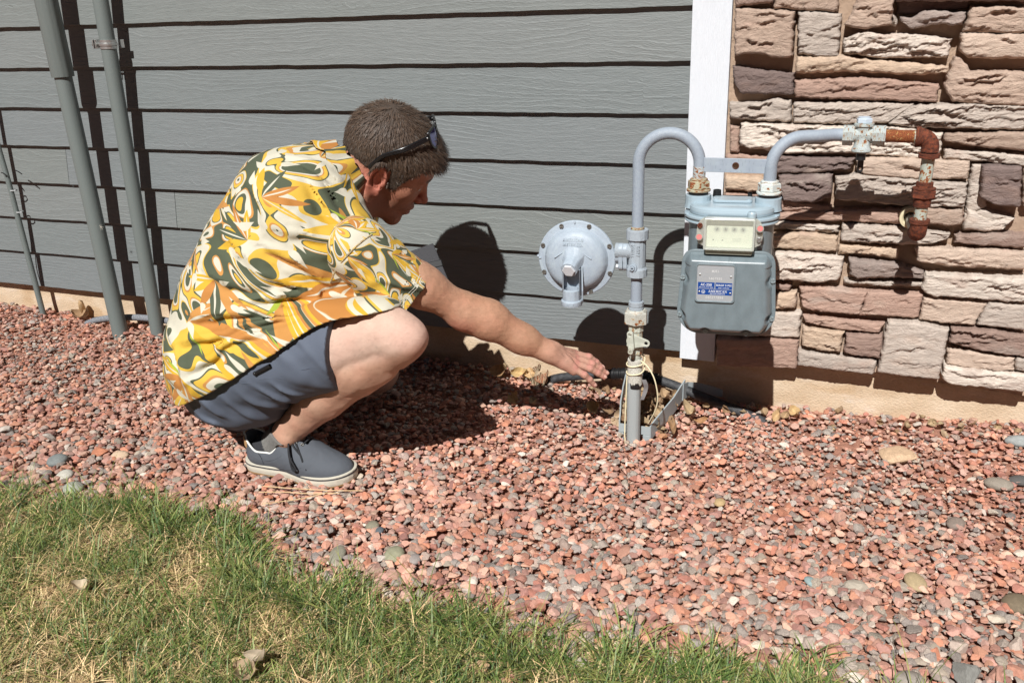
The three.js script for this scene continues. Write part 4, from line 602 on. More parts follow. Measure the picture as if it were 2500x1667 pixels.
// ---- the meter
{
  const c = thing('gas_meter', 'grey-blue diaphragm gas meter with nameplate and index window', 'gas meter', V(0.155, 0.335, 0.285)); c.rotation.y = 0.10;
  const stadium = (hw, hd, r) => roundRect(hw * 2, hd * 2, r);
  const flat = (shape, h, y, bev = 0.003) => extrude(shape, h, bev, 3, 22).rotateX(-Math.PI / 2).translate(0, y, 0); // extruded upwards
  part(c, 'body', flat(stadium(0.092, 0.078, 0.06), 0.262, 0.012, 0.004), M.meter);
  part(c, 'rear_cover', extrude(roundRect(0.196, 0.196, 0.05, 0, 0.105), 0.03, 0.008, 4).translate(0, 0, -0.1), M.meter);
  // front cover: broad rounded pan with a screw flange
  const pan = (k) => { const s = new THREE.Shape(), t = 0.199 - k, b = 0.0035 + k, wt = 0.098 - k, wb = 0.107 - k; s.moveTo(-0.055, b); s.lineTo(0.055, b); s.bezierCurveTo(0.082, b, wb, b + 0.022, wb, b + 0.058); s.lineTo(wt + 0.002, t - 0.032); s.bezierCurveTo(wt, t - 0.010, wt - 0.010, t, wt - 0.032, t); s.lineTo(-(wt - 0.032), t); s.bezierCurveTo(-(wt - 0.010), t, -wt, t - 0.010, -(wt + 0.002), t - 0.032); s.lineTo(-wb, b + 0.058); s.bezierCurveTo(-wb, b + 0.022, -0.082, b, -0.055, b); return s; };
  part(c, 'cover_flange', extrude(pan(0), 0.008, 0.0015, 2, 20).translate(0, 0, 0.074), M.meter);
  const SC = [[-0.0965, 0.135], [-0.1005, 0.048], [-0.042, 0.0105], [0.047, 0.0105], [0.1005, 0.048], [0.0965, 0.135]];
  const front = extrude(pan(0.0085), 0.026, 0.0105, 6, 24).translate(0, 0, 0.076), fp = front.attributes.position, nrm = front.attributes.normal; // dents for the screw seats
  { // a finer sheet for the pan face so that the screw pockets are real hollows
    const pos = [], idx = [], nx = 150, ny = 140, inside = (x, y) => { const t = 0.199 - y, b = y - 0.0035; let w = lerp(0.107, 0.098, clamp((y - 0.06) / 0.11)); if (b < 0.058) { const k = 1 - b / 0.058; w = 0.107 - 0.052 * (1 - Math.sqrt(Math.max(0, 1 - k * k))); } if (t < 0.032) { const k = 1 - t / 0.032; w = 0.100 - 0.034 * (1 - Math.sqrt(Math.max(0, 1 - k * k))); } return Math.min(w - Math.abs(x), t, b); };
    for (let i = 0; i <= nx; i++) for (let j = 0; j <= ny; j++) { const x = lerp(-0.109, 0.109, i / nx), y = lerp(0.001, 0.201, j / ny), d = inside(x, y) - 0.0075; let z = 0.0815 + 0.0245 * (1 - Math.pow(1 - clamp(d / 0.016), 2.2)) + 0.0035 * (1 - Math.pow(Math.abs(x) / 0.1, 2)) * (1 - Math.pow((y - 0.1) / 0.1, 2)); for (const s of SC) { const q = Math.hypot(x - s[0], y - s[1]); z = lerp(0.0822, z, sstep(0.0085, 0.0165, q)); } if (d < -0.002) z = 0.078; pos.push(x, y, z); }
    for (let i = 0; i < nx; i++) for (let j = 0; j < ny; j++) { const a = i * (ny + 1) + j, b = a + ny + 1; const lo = [a, b, a + 1, b + 1].every((k) => pos[k * 3 + 2] < 0.0781); if (!lo) idx.push(a, b, a + 1, b, b + 1, a + 1); }
    const g = new THREE.BufferGeometry(); g.setAttribute('position', new THREE.Float32BufferAttribute(pos, 3)); const uv = []; for (let i = 0; i < pos.length; i += 3) uv.push(pos[i] * 5, pos[i + 1] * 5); g.setAttribute('uv', new THREE.Float32BufferAttribute(uv, 2)); g.setIndex(idx); g.computeVertexNormals();
    part(c, 'front_cover', g, M.meter);
  }
  const sg = screwGeo(0.0056), ss = std({ color: lin(0.30, 0.36, 0.38), roughness: 0.4, metalness: 0.4 }); SC.forEach((s, k) => { const m = part(c, 'screw', sg, ss); m.position.set(s[0], s[1], 0.0824); m.rotation.z = k * 1.3; });
  // top cover
  part(c, 'top_gasket', flat(stadium(0.1005, 0.0885, 0.068), 0.004, 0.2585, 0.001), std({ color: lin(0.16, 0.19, 0.2), roughness: 0.7 }));
  part(c, 'top_flange_lower', flat(stadium(0.102, 0.090, 0.07), 0.0055, 0.253, 0.002), M.meterTop);
  const tc = part(c, 'top_cover', merge([flat(stadium(0.103, 0.091, 0.07), 0.0075, 0.2625, 0.0025), flat(stadium(0.092, 0.079, 0.06), 0.024, 0.266, 0.0105)]), M.meterTop);
  part(tc, 'top_plate', merge([flat(roundRect(0.084, 0.048, 0.008), 0.006, 0.2905, 0.0015).translate(0.0, 0, -0.002)]).rotateX(0.0), M.meterTop);
  for (const s of [-1, 1]) { const m = part(tc, 'plate_screw', turned([[0, 0], [0.005, 0], [0.0048, 0.002], [0, 0.0028]], V(s * 0.035, 0.2965, 0.014), UP, 16), M.meterTop); }
  part(tc, 'test_cup', turned([[0.0, 0.001], [0.0058, 0.001], [0.0058, 0.017], [0.0075, 0.017], [0.0098, 0.013], [0.0098, 0.008], [0.0082, 0.0], [0, 0]], V(0.044, 0.2685, 0.083), UP, 24), M.meterTop);
  part(tc, 'rim_screw', turned([[0, 0], [0.0056, 0], [0.0052, 0.0025], [0, 0.0035]], V(-0.040, 0.2695, 0.082), UP, 16), M.meterTop);
  for (const s of [-1, 1]) part(tc, 'rim_screw', turned([[0, 0], [0.0056, 0], [0.0052, 0.0025], [0, 0.0035]], V(s * 0.0955, 0.2695, 0.045), UP, 16), M.meterTop);
  part(tc, 'black_plug', turned([[0, 0], [0.0098, 0], [0.0088, 0.017], [0.0065, 0.017], [0.0065, 0.013], [0, 0.013]], V(-0.037, 0.288, -0.052), UP, 20), M.black);
  part(tc, 'small_black_plug', turned([[0, 0], [0.0055, 0], [0.005, 0.01], [0.003, 0.012], [0, 0.012]], V(0.036, 0.29, -0.05), UP, 14), M.black);
  const inv = new THREE.Matrix4().makeRotationY(-0.10), loc = (p) => p.clone().sub(c.position).applyMatrix4(inv), nut = [[loc(NL), M.rustNut, 'rust-stained union nut'], [loc(NR), std({ map: stained(-0.38, 51, [0.78, 0.81, 0.80]), roughness: 0.55 }), 'pale union nut']];
  for (const [p, m, lab] of nut) {
    part(c, 'connection_boss', turned([[0.0305, -0.004], [0.0290, 0.004], [0.0285, 0.012], [0.0285, 0.0235], [0.0275, 0.0245], [0.0, 0.0245]], V(p.x, 0.2785, p.z), UP, 36), M.meterTop);
    part(c, 'black_washer', turned([[0, 0], [0.0215, 0], [0.0215, 0.0062], [0, 0.0062]], V(p.x, 0.3032, p.z), UP, 30), M.black);
    part(c, 'union_nut', merge([turned([[0.0, 0], [0.0255, 0], [0.0268, 0.0015], [0.0268, 0.005], [0.0250, 0.0065], [0, 0.0065]], V(p.x, 0.3095, p.z), UP, 36), hexNut(0.0250, 0.018, V(p.x, 0.3158, p.z), UP, 0, 0.3), turned([[0.0195, 0], [0.0195, 0.004], [0.0165, 0.006], [0.013, 0.006]], V(p.x, 0.3335, p.z), UP, 28)]), m, true, lab);
  }
  // index: cream dial card behind a hazy clear cover
  const card = dataTex(512, 320, (u, v) => {
    let k = 0.90 + 0.02 * fbm2(u * 5, v * 4, 3); const X = u * 8.2, Y = v * 5.1; let g = 0;
    for (let q = 0; q < 4; q++) { const dx = X - (1.95 + q * 1.48), dy = Y - 3.15, d = Math.hypot(dx, dy * 1.05); g += 0.30 * Math.exp(-d * d * 5.0) + (Math.abs(dx + 0.35 * dy * (q % 2 ? 1 : -1)) < 0.06 && Math.abs(dy) < 0.28 ? 0.16 : 0); }
    for (const [cx, cy] of [[1.35, 1.25], [2.95, 1.2]]) { const dx = X - cx, dy = Y - cy; if ((Math.abs(dx - dy) < 0.07 || Math.abs(dx + dy) < 0.05) && Math.hypot(dx, dy) < 0.2) g += 0.35; if (Math.abs(dy - 0.42) < 0.05 && Math.abs(dx) < 0.3 && n2(X * 14, 3) > -0.2) g += 0.10; }
    if (Math.abs(Y - 1.3) < 0.35 && X > 4.6 && X < 6.2) g += 0.05 + 0.04 * n2(X * 9, Y * 9);
    return [k * 0.96 - g, k * 0.975 - g, k * 0.925 - g * 0.9];
  }, true);
  const ib = V(-0.0005, 0.2395, 0.079);
  const ix = part(c, 'index_housing', box(0.1, 0.07, 0.016, 0.004).translate(ib.x, ib.y, ib.z + 0.006), M.meter);
  part(ix, 'dial_card', (() => { const g = new THREE.PlaneGeometry(0.1, 0.062); g.translate(ib.x, ib.y + 0.001, ib.z + 0.0152); return g; })(), std({ map: card, roughness: 0.7 }));
  const frame = roundRect(0.107, 0.070, 0.005, 0, 0), fh = roundRect(0.097, 0.060, 0.003); frame.holes.push(fh);
  part(ix, 'window_frame', extrude(frame, 0.018, 0.0015, 2, 8).translate(ib.x, ib.y, ib.z + 0.012), phys({ color: lin(0.72, 0.745, 0.71), roughness: 0.35, transmission: 0.5, thickness: 0 }));
  part(ix, 'window_pane', (() => { const g = box(0.105, 0.068, 0.0022, 0.001); g.translate(ib.x, ib.y, ib.z + 0.0292); return g; })(), phys({ color: lin(0.97, 0.98, 0.95), roughness: 0.14, transmission: 0.92, thickness: 0 }));
  const clear = phys({ color: lin(0.80, 0.80, 0.74), roughness: 0.22, transmission: 0.7, thickness: 0 });
  for (const s of [-1, 1]) {
    const e = new THREE.Shape(); e.moveTo(0, 0.032); e.lineTo(s * 0.008, 0.026); e.bezierCurveTo(s * 0.018, 0.018, s * 0.018, -0.016, s * 0.012, -0.026); e.lineTo(0, -0.032); e.closePath();
    part(ix, 'side_ear', extrude(e, 0.004, 0.0006, 1).translate(ib.x + s * 0.0535, ib.y + 0.002, ib.z + 0.010), clear);
    const seal = [s * 0.063, s < 0 ? -0.012 : 0.010], scr = [s * 0.0625, s < 0 ? 0.014 : -0.014];
    part(ix, 'seal_cup', turned([[0.0, 0], [0.0078, 0], [0.0078, 0.010], [0.0062, 0.010], [0.0062, 0.006], [0, 0.006]], V(ib.x + seal[0], ib.y + seal[1] + 0.002, ib.z + 0.014), V(0, 0.25, 1), 24), clear);
    part(ix, 'red_seal', turned([[0, 0], [0.0058, 0], [0.0058, 0.0020], [0, 0.0022]], V(ib.x + seal[0], ib.y + seal[1] + 0.0038, ib.z + 0.0205), V(0, 0.25, 1), 20), std({ color: lin(0.62, 0.16, 0.15), roughness: 0.6 }));
    const m = part(ix, 'index_screw', sg, s < 0 ? M.rust : M.steel); m.position.set(ib.x + scr[0], ib.y + scr[1] + 0.002, ib.z + 0.0143); m.rotation.z = 0.7;
  }
  part(ix, 'lower_lip', extrude(roundRect(0.100, 0.011, 0.004), 0.012, 0.001, 2).translate(ib.x, ib.y - 0.0405, ib.z + 0.008), phys({ color: lin(0.36, 0.36, 0.29), roughness: 0.4, transmission: 0.3, thickness: 0 }));
  // nameplate
  const cv = document.createElement('canvas'); cv.width = 512; cv.height = 512; const k = cv.getContext('2d');
  k.fillStyle = '#b3b8bc'; k.fillRect(0, 0, 512, 512); for (let i = 0; i < 900; i++) { k.fillStyle = `rgba(${R() > 0.5 ? '255,255,255' : '90,95,100'},0.05)`; k.fillRect(R() * 512, R() * 512, 30 + R() * 80, 2); }
  k.textAlign = 'center'; k.textBaseline = 'middle'; k.fillStyle = '#e4e8ea'; k.font = 'bold 46px monospace'; k.fillText('MOEL', 258, 84); k.fillText('1467935', 258, 190); k.fillText('04E217894', 256, 462);
  k.fillStyle = '#7d8388'; k.font = 'bold 46px monospace'; k.fillText('MOEL', 260, 87); k.fillText('1467935', 260, 193); k.fillText('04E217894', 258, 465);
  k.fillStyle = '#e6e9ea'; k.font = 'bold 46px monospace'; k.fillText('MOEL', 258, 84); k.fillText('1467935', 258, 190); k.fillText('04E217894', 256, 462);
  k.fillStyle = '#1f4fa0'; k.fillRect(18, 244, 232, 92); k.fillRect(262, 244, 232, 92); k.fillRect(18, 342, 476, 82);
  k.fillStyle = '#f2f4f4'; k.font = 'bold 48px sans-serif'; k.fillText('AC-250', 134, 280); k.font = 'bold 40px sans-serif'; k.fillText('MAOP 5 PSI', 378, 280, 216); k.font = 'bold 19px sans-serif'; k.fillText('250 C.F.H. @ 1/2" DIFF.', 134, 318, 216); k.fillText('ANSI - CLASS 250', 378, 318, 200);
  k.font = 'bold 46px serif'; k.fillText('AMERICAN', 296, 372); k.font = 'bold 23px serif'; k.fillText('METER COMPANY', 296, 407); k.lineWidth = 5; k.strokeStyle = '#f2f4f4'; k.beginPath(); k.arc(96, 383, 24, 0, 7); k.stroke(); k.beginPath(); k.moveTo(78, 370); k.lineTo(96, 402); k.lineTo(114, 370); k.moveTo(96, 365); k.lineTo(96, 402); k.stroke();
  const tex = new THREE.CanvasTexture(cv); tex.colorSpace = THREE.SRGBColorSpace;
  const pc = V(-0.0245, 0.132, 0.1098), rim = roundRect(0.086, 0.088, 0.008), rh = roundRect(0.078, 0.080, 0.005); rim.holes.push(rh);
  part(c, 'nameplate_rim', extrude(rim, 0.0048, 0.001, 2, 10).translate(pc.x, pc.y, pc.z - 0.001), M.meter);
  const pl = new THREE.ShapeGeometry(roundRect(0.0785, 0.0805, 0.005), 10), pu = pl.attributes.uv, pp = pl.attributes.position; for (let i = 0; i < pu.count; i++) pu.setXY(i, pp.getX(i) / 0.0785 + 0.5, pp.getY(i) / 0.0805 + 0.5);
  const np = part(c, 'nameplate', pl.translate(pc.x, pc.y, pc.z + 0.0024), std({ map: tex, roughness: 0.35, metalness: 0.35 }));
  for (const [x, y] of [[-0.033, 0.019], [0.033, 0.016], [-0.033, -0.020], [0.033, -0.021]]) part(np, 'rivet', new THREE.SphereGeometry(0.0024, 12, 8).scale(1, 1, 0.5).translate(pc.x + x, pc.y + y, pc.z + 0.003), M.steel);
}
// ---- outlet fittings on the stone wall
{
  const z = 0.212, c = thing('outlet_piping', 'rusty outlet piping with valve, elbows and union on the stone wall', 'gas pipe', V(0.54, 0.55, 0.2)), yv = 0.7635, x0 = 0.370, x1 = 0.456;
  const hexAt = (xa, w) => { let g = new THREE.CylinderGeometry(0.0222, 0.0222, w, 8, 1); g.rotateY(Math.PI / 8); g = toCreasedNormals(g, 0.3); g.rotateZ(Math.PI / 2); return g.translate(xa, yv, z); };
  const vb = part(c, 'valve_body', merge([hexAt(x0 + 0.011, 0.021), hexAt(x1 - 0.013, 0.025), rod(V(x0 + 0.02, yv, z), V(x1 - 0.02, yv, z), 0.0155, 24), turned([[0, -0.036], [0.017, -0.036], [0.0205, -0.033], [0.0205, -0.028], [0.0175, -0.022], [0.0155, -0.008], [0.0155, 0.010], [0.0175, 0.018], [0.0205, 0.020], [0.0205, 0.026], [0.0, 0.026]], V((x0 + x1) / 2 - 0.002, yv, z), UP, 32)]), M.valve, false);
  part(vb, 'valve_cap', merge([hexNut(0.0165, 0.010, V((x0 + x1) / 2 - 0.002, yv + 0.026, z), UP, 0, 0.2), turned([[0, 0], [0.013, 0], [0.013, 0.003], [0, 0.003]], V((x0 + x1) / 2 - 0.002, yv + 0.036, z), UP, 24)]), std({ color: lin(0.50, 0.58, 0.66), roughness: 0.5 }), false);
  part(vb, 'bleed_port', turned([[0.0034, 0], [0.0074, 0], [0.0074, 0.006], [0.006, 0.0065], [0.0034, 0.0065]], V(x1 - 0.022, yv + 0.001, z + 0.014), V(0.05, 0, 1), 22), M.valve, false);
  part(vb, 'cast_mark', merge([0, 1, 2, 3, 4, 5, 6].map((i) => new THREE.TorusGeometry(0.0022, 0.0007, 5, 10, 3.6).rotateZ(i % 2 ? 3.3 : 0.2).translate(x0 + 0.027 + i * 0.0042, yv, z + 0.0155))), M.valve, false);
  part(vb, 'stem', merge([rod(V((x0 + x1) / 2 - 0.002, yv - 0.052, z), V((x0 + x1) / 2 - 0.002, yv - 0.036, z), 0.010, 20), (() => { const s = roundRect(0.012, 0.045, 0.0055), h = new THREE.Path(); h.absarc(0, -0.014, 0.0032, 0, 6.3, true); s.holes.push(h); return extrude(s, 0.006, 0.001, 2).rotateY(0.3).translate((x0 + x1) / 2 - 0.002, yv - 0.06, z - 0.02); })()]), M.black, false);
  part(c, 'rusty_nipple', rod(V(x1 - 0.004, yv, z), V(x1 + 0.065, yv - 0.001, z - 0.001), 0.0132, 28), std({ map: stained(0.34, 61, [0.66, 0.56, 0.40]), roughness: 0.85, bumpMap: withRepeat(T.rough, 0.5, 0.5), bumpScale: 0.001 }), false);
  part(c, 'thread_ring', turned([[0.0132, 0], [0.0145, 0], [0.0145, 0.006], [0.0132, 0.006]], V(x1 + 0.056, yv, z), XX, 24), M.nipple, false);
  // elbow from +x to down
  const er = 0.0165, ec = V(x1 + 0.066, yv - 0.0235, z - 0.001), ep = [V(x1 + 0.06, yv - 0.001, z), ...arc(V(x1 + 0.0665, yv - 0.0235, z), 0.0225, Math.PI / 2, 0, XX, UP, 8), V(x1 + 0.089, yv - 0.031, z)];
  const X2 = x1 + 0.089;
  part(c, 'upper_elbow', merge([sweep(ep, er + 0.0012, 24, 40), turned([[0.0, 0], [0.0205, 0], [0.0212, 0.002], [0.0212, 0.008], [0.0205, 0.010], [0, 0.010]], V(x1 + 0.0585, yv - 0.001, z), XX, 30), turned([[0, 0], [0.0205, 0], [0.0212, 0.002], [0.0212, 0.008], [0.0205, 0.010], [0, 0.010]], V(X2, yv - 0.044, z), UP, 30)]), M.rust, false);
  const zz = z - 0.004; const Q = (y) => V(X2 - (yv - y) * 0.01, y, zz);
  part(c, 'drop_nipple', rod(Q(0.655), Q(yv - 0.03), 0.0132, 28), M.nipple, false);
  part(c, 'union', merge([hexNut(0.0172, 0.016, Q(0.653), UP, 0, 0.4), hexNut(0.0258, 0.019, Q(0.634), UP, 0, 0.1), turned([[0.0, 0], [0.0235, 0], [0.0235, 0.003], [0.017, 0.004], [0, 0.004]], Q(0.653), UP, 30), turned([[0, 0], [0.0168, 0], [0.0178, 0.003], [0.0178, 0.020], [0, 0.020]], Q(0.615), UP, 30)]), M.rust, false);
  part(c, 'lower_nipple', rod(Q(0.57), Q(0.615), 0.0132, 28), M.nipple, false);
  const el = [Q(0.588), Q(0.572), V(X2 - 0.002, 0.558, zz - 0.006), V(X2 - 0.003, 0.552, zz - 0.02), V(X2 - 0.004, 0.551, zz - 0.034)];
  part(c, 'lower_elbow', merge([sweep(el, er + 0.0012, 24, 30), new THREE.SphereGeometry(er + 0.0012, 24, 16).translate(X2 - 0.002, 0.5585, zz - 0.0075), turned([[0, 0], [0.0200, 0], [0.0210, 0.002], [0.0210, 0.008], [0.0200, 0.010], [0, 0.010]], Q(0.578), UP, 30)]), M.rust, false);
  part(c, 'wall_pipe', rod(V(X2 - 0.004, 0.551, zz - 0.03), V(X2 - 0.012, 0.551, 0.0), 0.0134, 24), M.oldPaint, false);
  part(c, 'wall_sleeve', turned([[0.0134, 0], [0.024, 0], [0.025, 0.003], [0.024, 0.035], [0.0185, 0.036], [0.0134, 0.03]], V(X2 - 0.012, 0.555, 0.02), ZZ, 28), std({ color: lin(0.62, 0.55, 0.36), roughness: 0.7 }), false);
}

// ================================================================ THE MAN
// signed distances, all in world metres
const smin = (a, b, k) => { const h = Math.max(k - Math.abs(a - b), 0) / k; return Math.min(a, b) - h * h * k * 0.25; };
const smax = (a, b, k) => -smin(-a, -b, k);
function cone(a, b, r1, r2) { // tapered capsule
  const bx = b.x - a.x, by = b.y - a.y, bz = b.z - a.z, l2 = bx * bx + by * by + bz * bz;
  return (x, y, z) => { const px = x - a.x, py = y - a.y, pz = z - a.z, t = clamp((px * bx + py * by + pz * bz) / l2), dx = px - bx * t, dy = py - by * t, dz = pz - bz * t; return Math.sqrt(dx * dx + dy * dy + dz * dz) - (r1 + (r2 - r1) * t); };
}
function ell(c, r, ax) { // ellipsoid; ax = three unit axes or none
  return (x, y, z) => { let px = x - c.x, py = y - c.y, pz = z - c.z; if (ax) { const a = px * ax[0].x + py * ax[0].y + pz * ax[0].z, b = px * ax[1].x + py * ax[1].y + pz * ax[1].z, d = px * ax[2].x + py * ax[2].y + pz * ax[2].z; px = a; py = b; pz = d; }
    const k0 = Math.hypot(px / r[0], py / r[1], pz / r[2]), k1 = Math.hypot(px / (r[0] * r[0]), py / (r[1] * r[1]), pz / (r[2] * r[2])); return k1 < 1e-9 ? -Math.min(...r) : k0 * (k0 - 1) / k1; };
}
// smooth surface of a distance field on its own grid (surface nets)
function surface(fn, lo, hi, cell) {
  const nx = Math.ceil((hi.x - lo.x) / cell) + 1, ny = Math.ceil((hi.y - lo.y) / cell) + 1, nz = Math.ceil((hi.z - lo.z) / cell) + 1, D = new Float32Array(nx * ny * nz), B = 6, id = (i, j, k) => (k * ny + j) * nx + i;
  for (let k = 0; k < nz; k += B) for (let j = 0; j < ny; j += B) for (let i = 0; i < nx; i += B) {
    const c = fn(lo.x + (i + B / 2) * cell, lo.y + (j + B / 2) * cell, lo.z + (k + B / 2) * cell), far = Math.abs(c) > B * cell * 1.9, K = Math.min(nz, k + B), J = Math.min(ny, j + B), I = Math.min(nx, i + B);
    for (let z = k; z < K; z++) for (let y = j; y < J; y++) for (let x = i; x < I; x++) D[id(x, y, z)] = far ? c : fn(lo.x + x * cell, lo.y + y * cell, lo.z + z * cell);
  }
  const vid = new Int32Array(nx * ny * nz).fill(-1), P = [], idx = [];
  for (let k = 0; k < nz - 1; k++) for (let j = 0; j < ny - 1; j++) for (let i = 0; i < nx - 1; i++) {
    let m = 0; const v = []; for (let c = 0; c < 8; c++) { const q = D[id(i + (c & 1), j + ((c >> 1) & 1), k + (c >> 2))]; v.push(q); if (q < 0) m |= 1 << c; }
    if (m === 0 || m === 255) continue;
    let sx = 0, sy = 0, sz = 0, n = 0;
    for (let a = 0; a < 8; a++) for (let bit = 1; bit < 8; bit <<= 1) { const b = a | bit; if (b === a || (v[a] < 0) === (v[b] < 0)) continue; const t = v[a] / (v[a] - v[b]); sx += (a & 1) + (bit === 1 ? t : 0); sy += ((a >> 1) & 1) + (bit === 2 ? t : 0); sz += (a >> 2) + (bit === 4 ? t : 0); n++; }
    vid[id(i, j, k)] = P.length / 3; P.push(lo.x + (i + sx / n) * cell, lo.y + (j + sy / n) * cell, lo.z + (k + sz / n) * cell);
  }
  const quad = (a, b, c, d, flip) => { if (a < 0 || b < 0 || c < 0 || d < 0) return; if (flip) idx.push(a, c, b, a, d, c); else idx.push(a, b, c, a, c, d); };
  for (let k = 1; k < nz - 1; k++) for (let j = 1; j < ny - 1; j++) for (let i = 1; i < nx - 1; i++) {
    const s = D[id(i, j, k)] < 0;
    if (s !== D[id(i + 1, j, k)] < 0) quad(vid[id(i, j - 1, k - 1)], vid[id(i, j, k - 1)], vid[id(i, j, k)], vid[id(i, j - 1, k)], !s);
    if (s !== D[id(i, j + 1, k)] < 0) quad(vid[id(i - 1, j, k - 1)], vid[id(i, j, k - 1)], vid[id(i, j, k)], vid[id(i - 1, j, k)], s);
    if (s !== D[id(i, j, k + 1)] < 0) quad(vid[id(i - 1, j - 1, k)], vid[id(i, j - 1, k)], vid[id(i, j, k)], vid[id(i - 1, j, k)], !s);
  }
  const N = new Float32Array(P.length), e = cell * 0.6;
  for (let i = 0; i < P.length; i += 3) { const x = P[i], y = P[i + 1], z = P[i + 2]; let a = fn(x + e, y, z) - fn(x - e, y, z), b = fn(x, y + e, z) - fn(x, y - e, z), c = fn(x, y, z + e) - fn(x, y, z - e); const l = Math.hypot(a, b, c) || 1; N[i] = a / l; N[i + 1] = b / l; N[i + 2] = c / l; }
  const g = new THREE.BufferGeometry(); g.setAttribute('position', new THREE.Float32BufferAttribute(P, 3)); g.setAttribute('normal', new THREE.BufferAttribute(N, 3)); g.setAttribute('uv', new THREE.Float32BufferAttribute(new Float32Array(P.length / 3 * 2), 2)); g.setIndex(idx); return g;
}
const plane = (p, n) => { const m = n.clone().normalize(), d = m.dot(p); return (x, y, z) => m.x * x + m.y * y + m.z * z - d; }; // negative behind
// ---- pose
const J = {
  ankR: at(704, 1054, 0.706), kneeR: at(982, 822, 0.728), hipR: V(-0.90, 0.288, 0.735), hipL: V(-0.985, 0.288, 0.59), kneeL: V(-0.80, 0.105, 0.28), ankL: V(-1.02, 0.105, 0.59),
  shR: at(893, 622, 0.64), elR: at(1134, 758, 0.505), wrR: at(1338, 858, 0.405), shL: V(-0.77, 0.585, 0.37), elL: V(-0.86, 0.36, 0.31), wrL: V(-0.655, 0.425, 0.36),
};
const AX = V(0.5, 0, 0.866), SPINE = [[V(-0.962, 0.215, 0.665), 0.165, 0.125], [V(-0.95, 0.30, 0.66), 0.180, 0.142], [V(-0.915, 0.41, 0.635), 0.175, 0.138], [V(-0.862, 0.52, 0.598), 0.178, 0.132], [V(-0.800, 0.625, 0.560), 0.182, 0.126], [V(-0.745, 0.672, 0.526), 0.09, 0.075]];
function trunk(grow) { // flattened tube about the spine
  return (x, y, z) => { let best = 9; for (let i = 0; i < SPINE.length - 1; i++) { const [a, w1, d1] = SPINE[i], [b, w2, d2] = SPINE[i + 1], bx = b.x - a.x, by = b.y - a.y, bz = b.z - a.z, t = clamp(((x - a.x) * bx + (y - a.y) * by + (z - a.z) * bz) / (bx * bx + by * by + bz * bz)), dx = x - a.x - bx * t, dy = y - a.y - by * t, dz = z - a.z - bz * t, al = dx * AX.x + dy * AX.y + dz * AX.z, ot = Math.sqrt(Math.max(0, dx * dx + dy * dy + dz * dz - al * al)), w = lerp(w1, w2, t) + grow, d = lerp(d1, d2, t) + grow, k = Math.hypot(al / w, ot / d), q = (k - 1) * d * (k > 1e-6 ? Math.hypot(al, ot) / (Math.hypot(al / w, ot / d) * d) : 1); const v = Math.min((k - 1) * (w * 0.5 + d * 0.5), q); best = i ? smin(best, v, 0.05) : v; } return best; };
}
// ---- head
const HY = 0.508, HP = 0.623, HF = V(Math.cos(HP) * Math.cos(HY), -Math.sin(HP), -Math.cos(HP) * Math.sin(HY)), HR0 = V(Math.sin(HY), 0, Math.cos(HY)), HROLL = -0.264, HU0 = new THREE.Vector3().crossVectors(HR0, HF);
const HR = HR0.clone().multiplyScalar(Math.cos(HROLL)).addScaledVector(HU0, Math.sin(HROLL)), HU = new THREE.Vector3().crossVectors(HR, HF);
const HS = 1.04, HC = V(-0.631, 0.708, 0.41);
const hw = (f, u, r) => HC.clone().addScaledVector(HF, f * HS).addScaledVector(HU, u * HS).addScaledVector(HR, r * HS);
const toHead = (x, y, z) => { const px = x - HC.x, py = y - HC.y, pz = z - HC.z; return [(px * HF.x + py * HF.y + pz * HF.z) / HS, (px * HU.x + py * HU.y + pz * HU.z) / HS, (px * HR.x + py * HR.y + pz * HR.z) / HS]; };
const E2 = (c, r) => ell(V(...c), r), C2 = (a, b, r1, r2) => cone(V(...a), V(...b), r1, r2);
const skull = (() => { const a = E2([-0.012, 0.040, 0], [0.098, 0.083, 0.0755]), b = E2([0.030, 0.022, 0], [0.062, 0.075, 0.066]), c = E2([-0.045, 0.01, 0], [0.066, 0.062, 0.066]); return (f, u, r) => smin(smin(a(f, u, r), b(f, u, r), 0.03), c(f, u, r), 0.03); })();
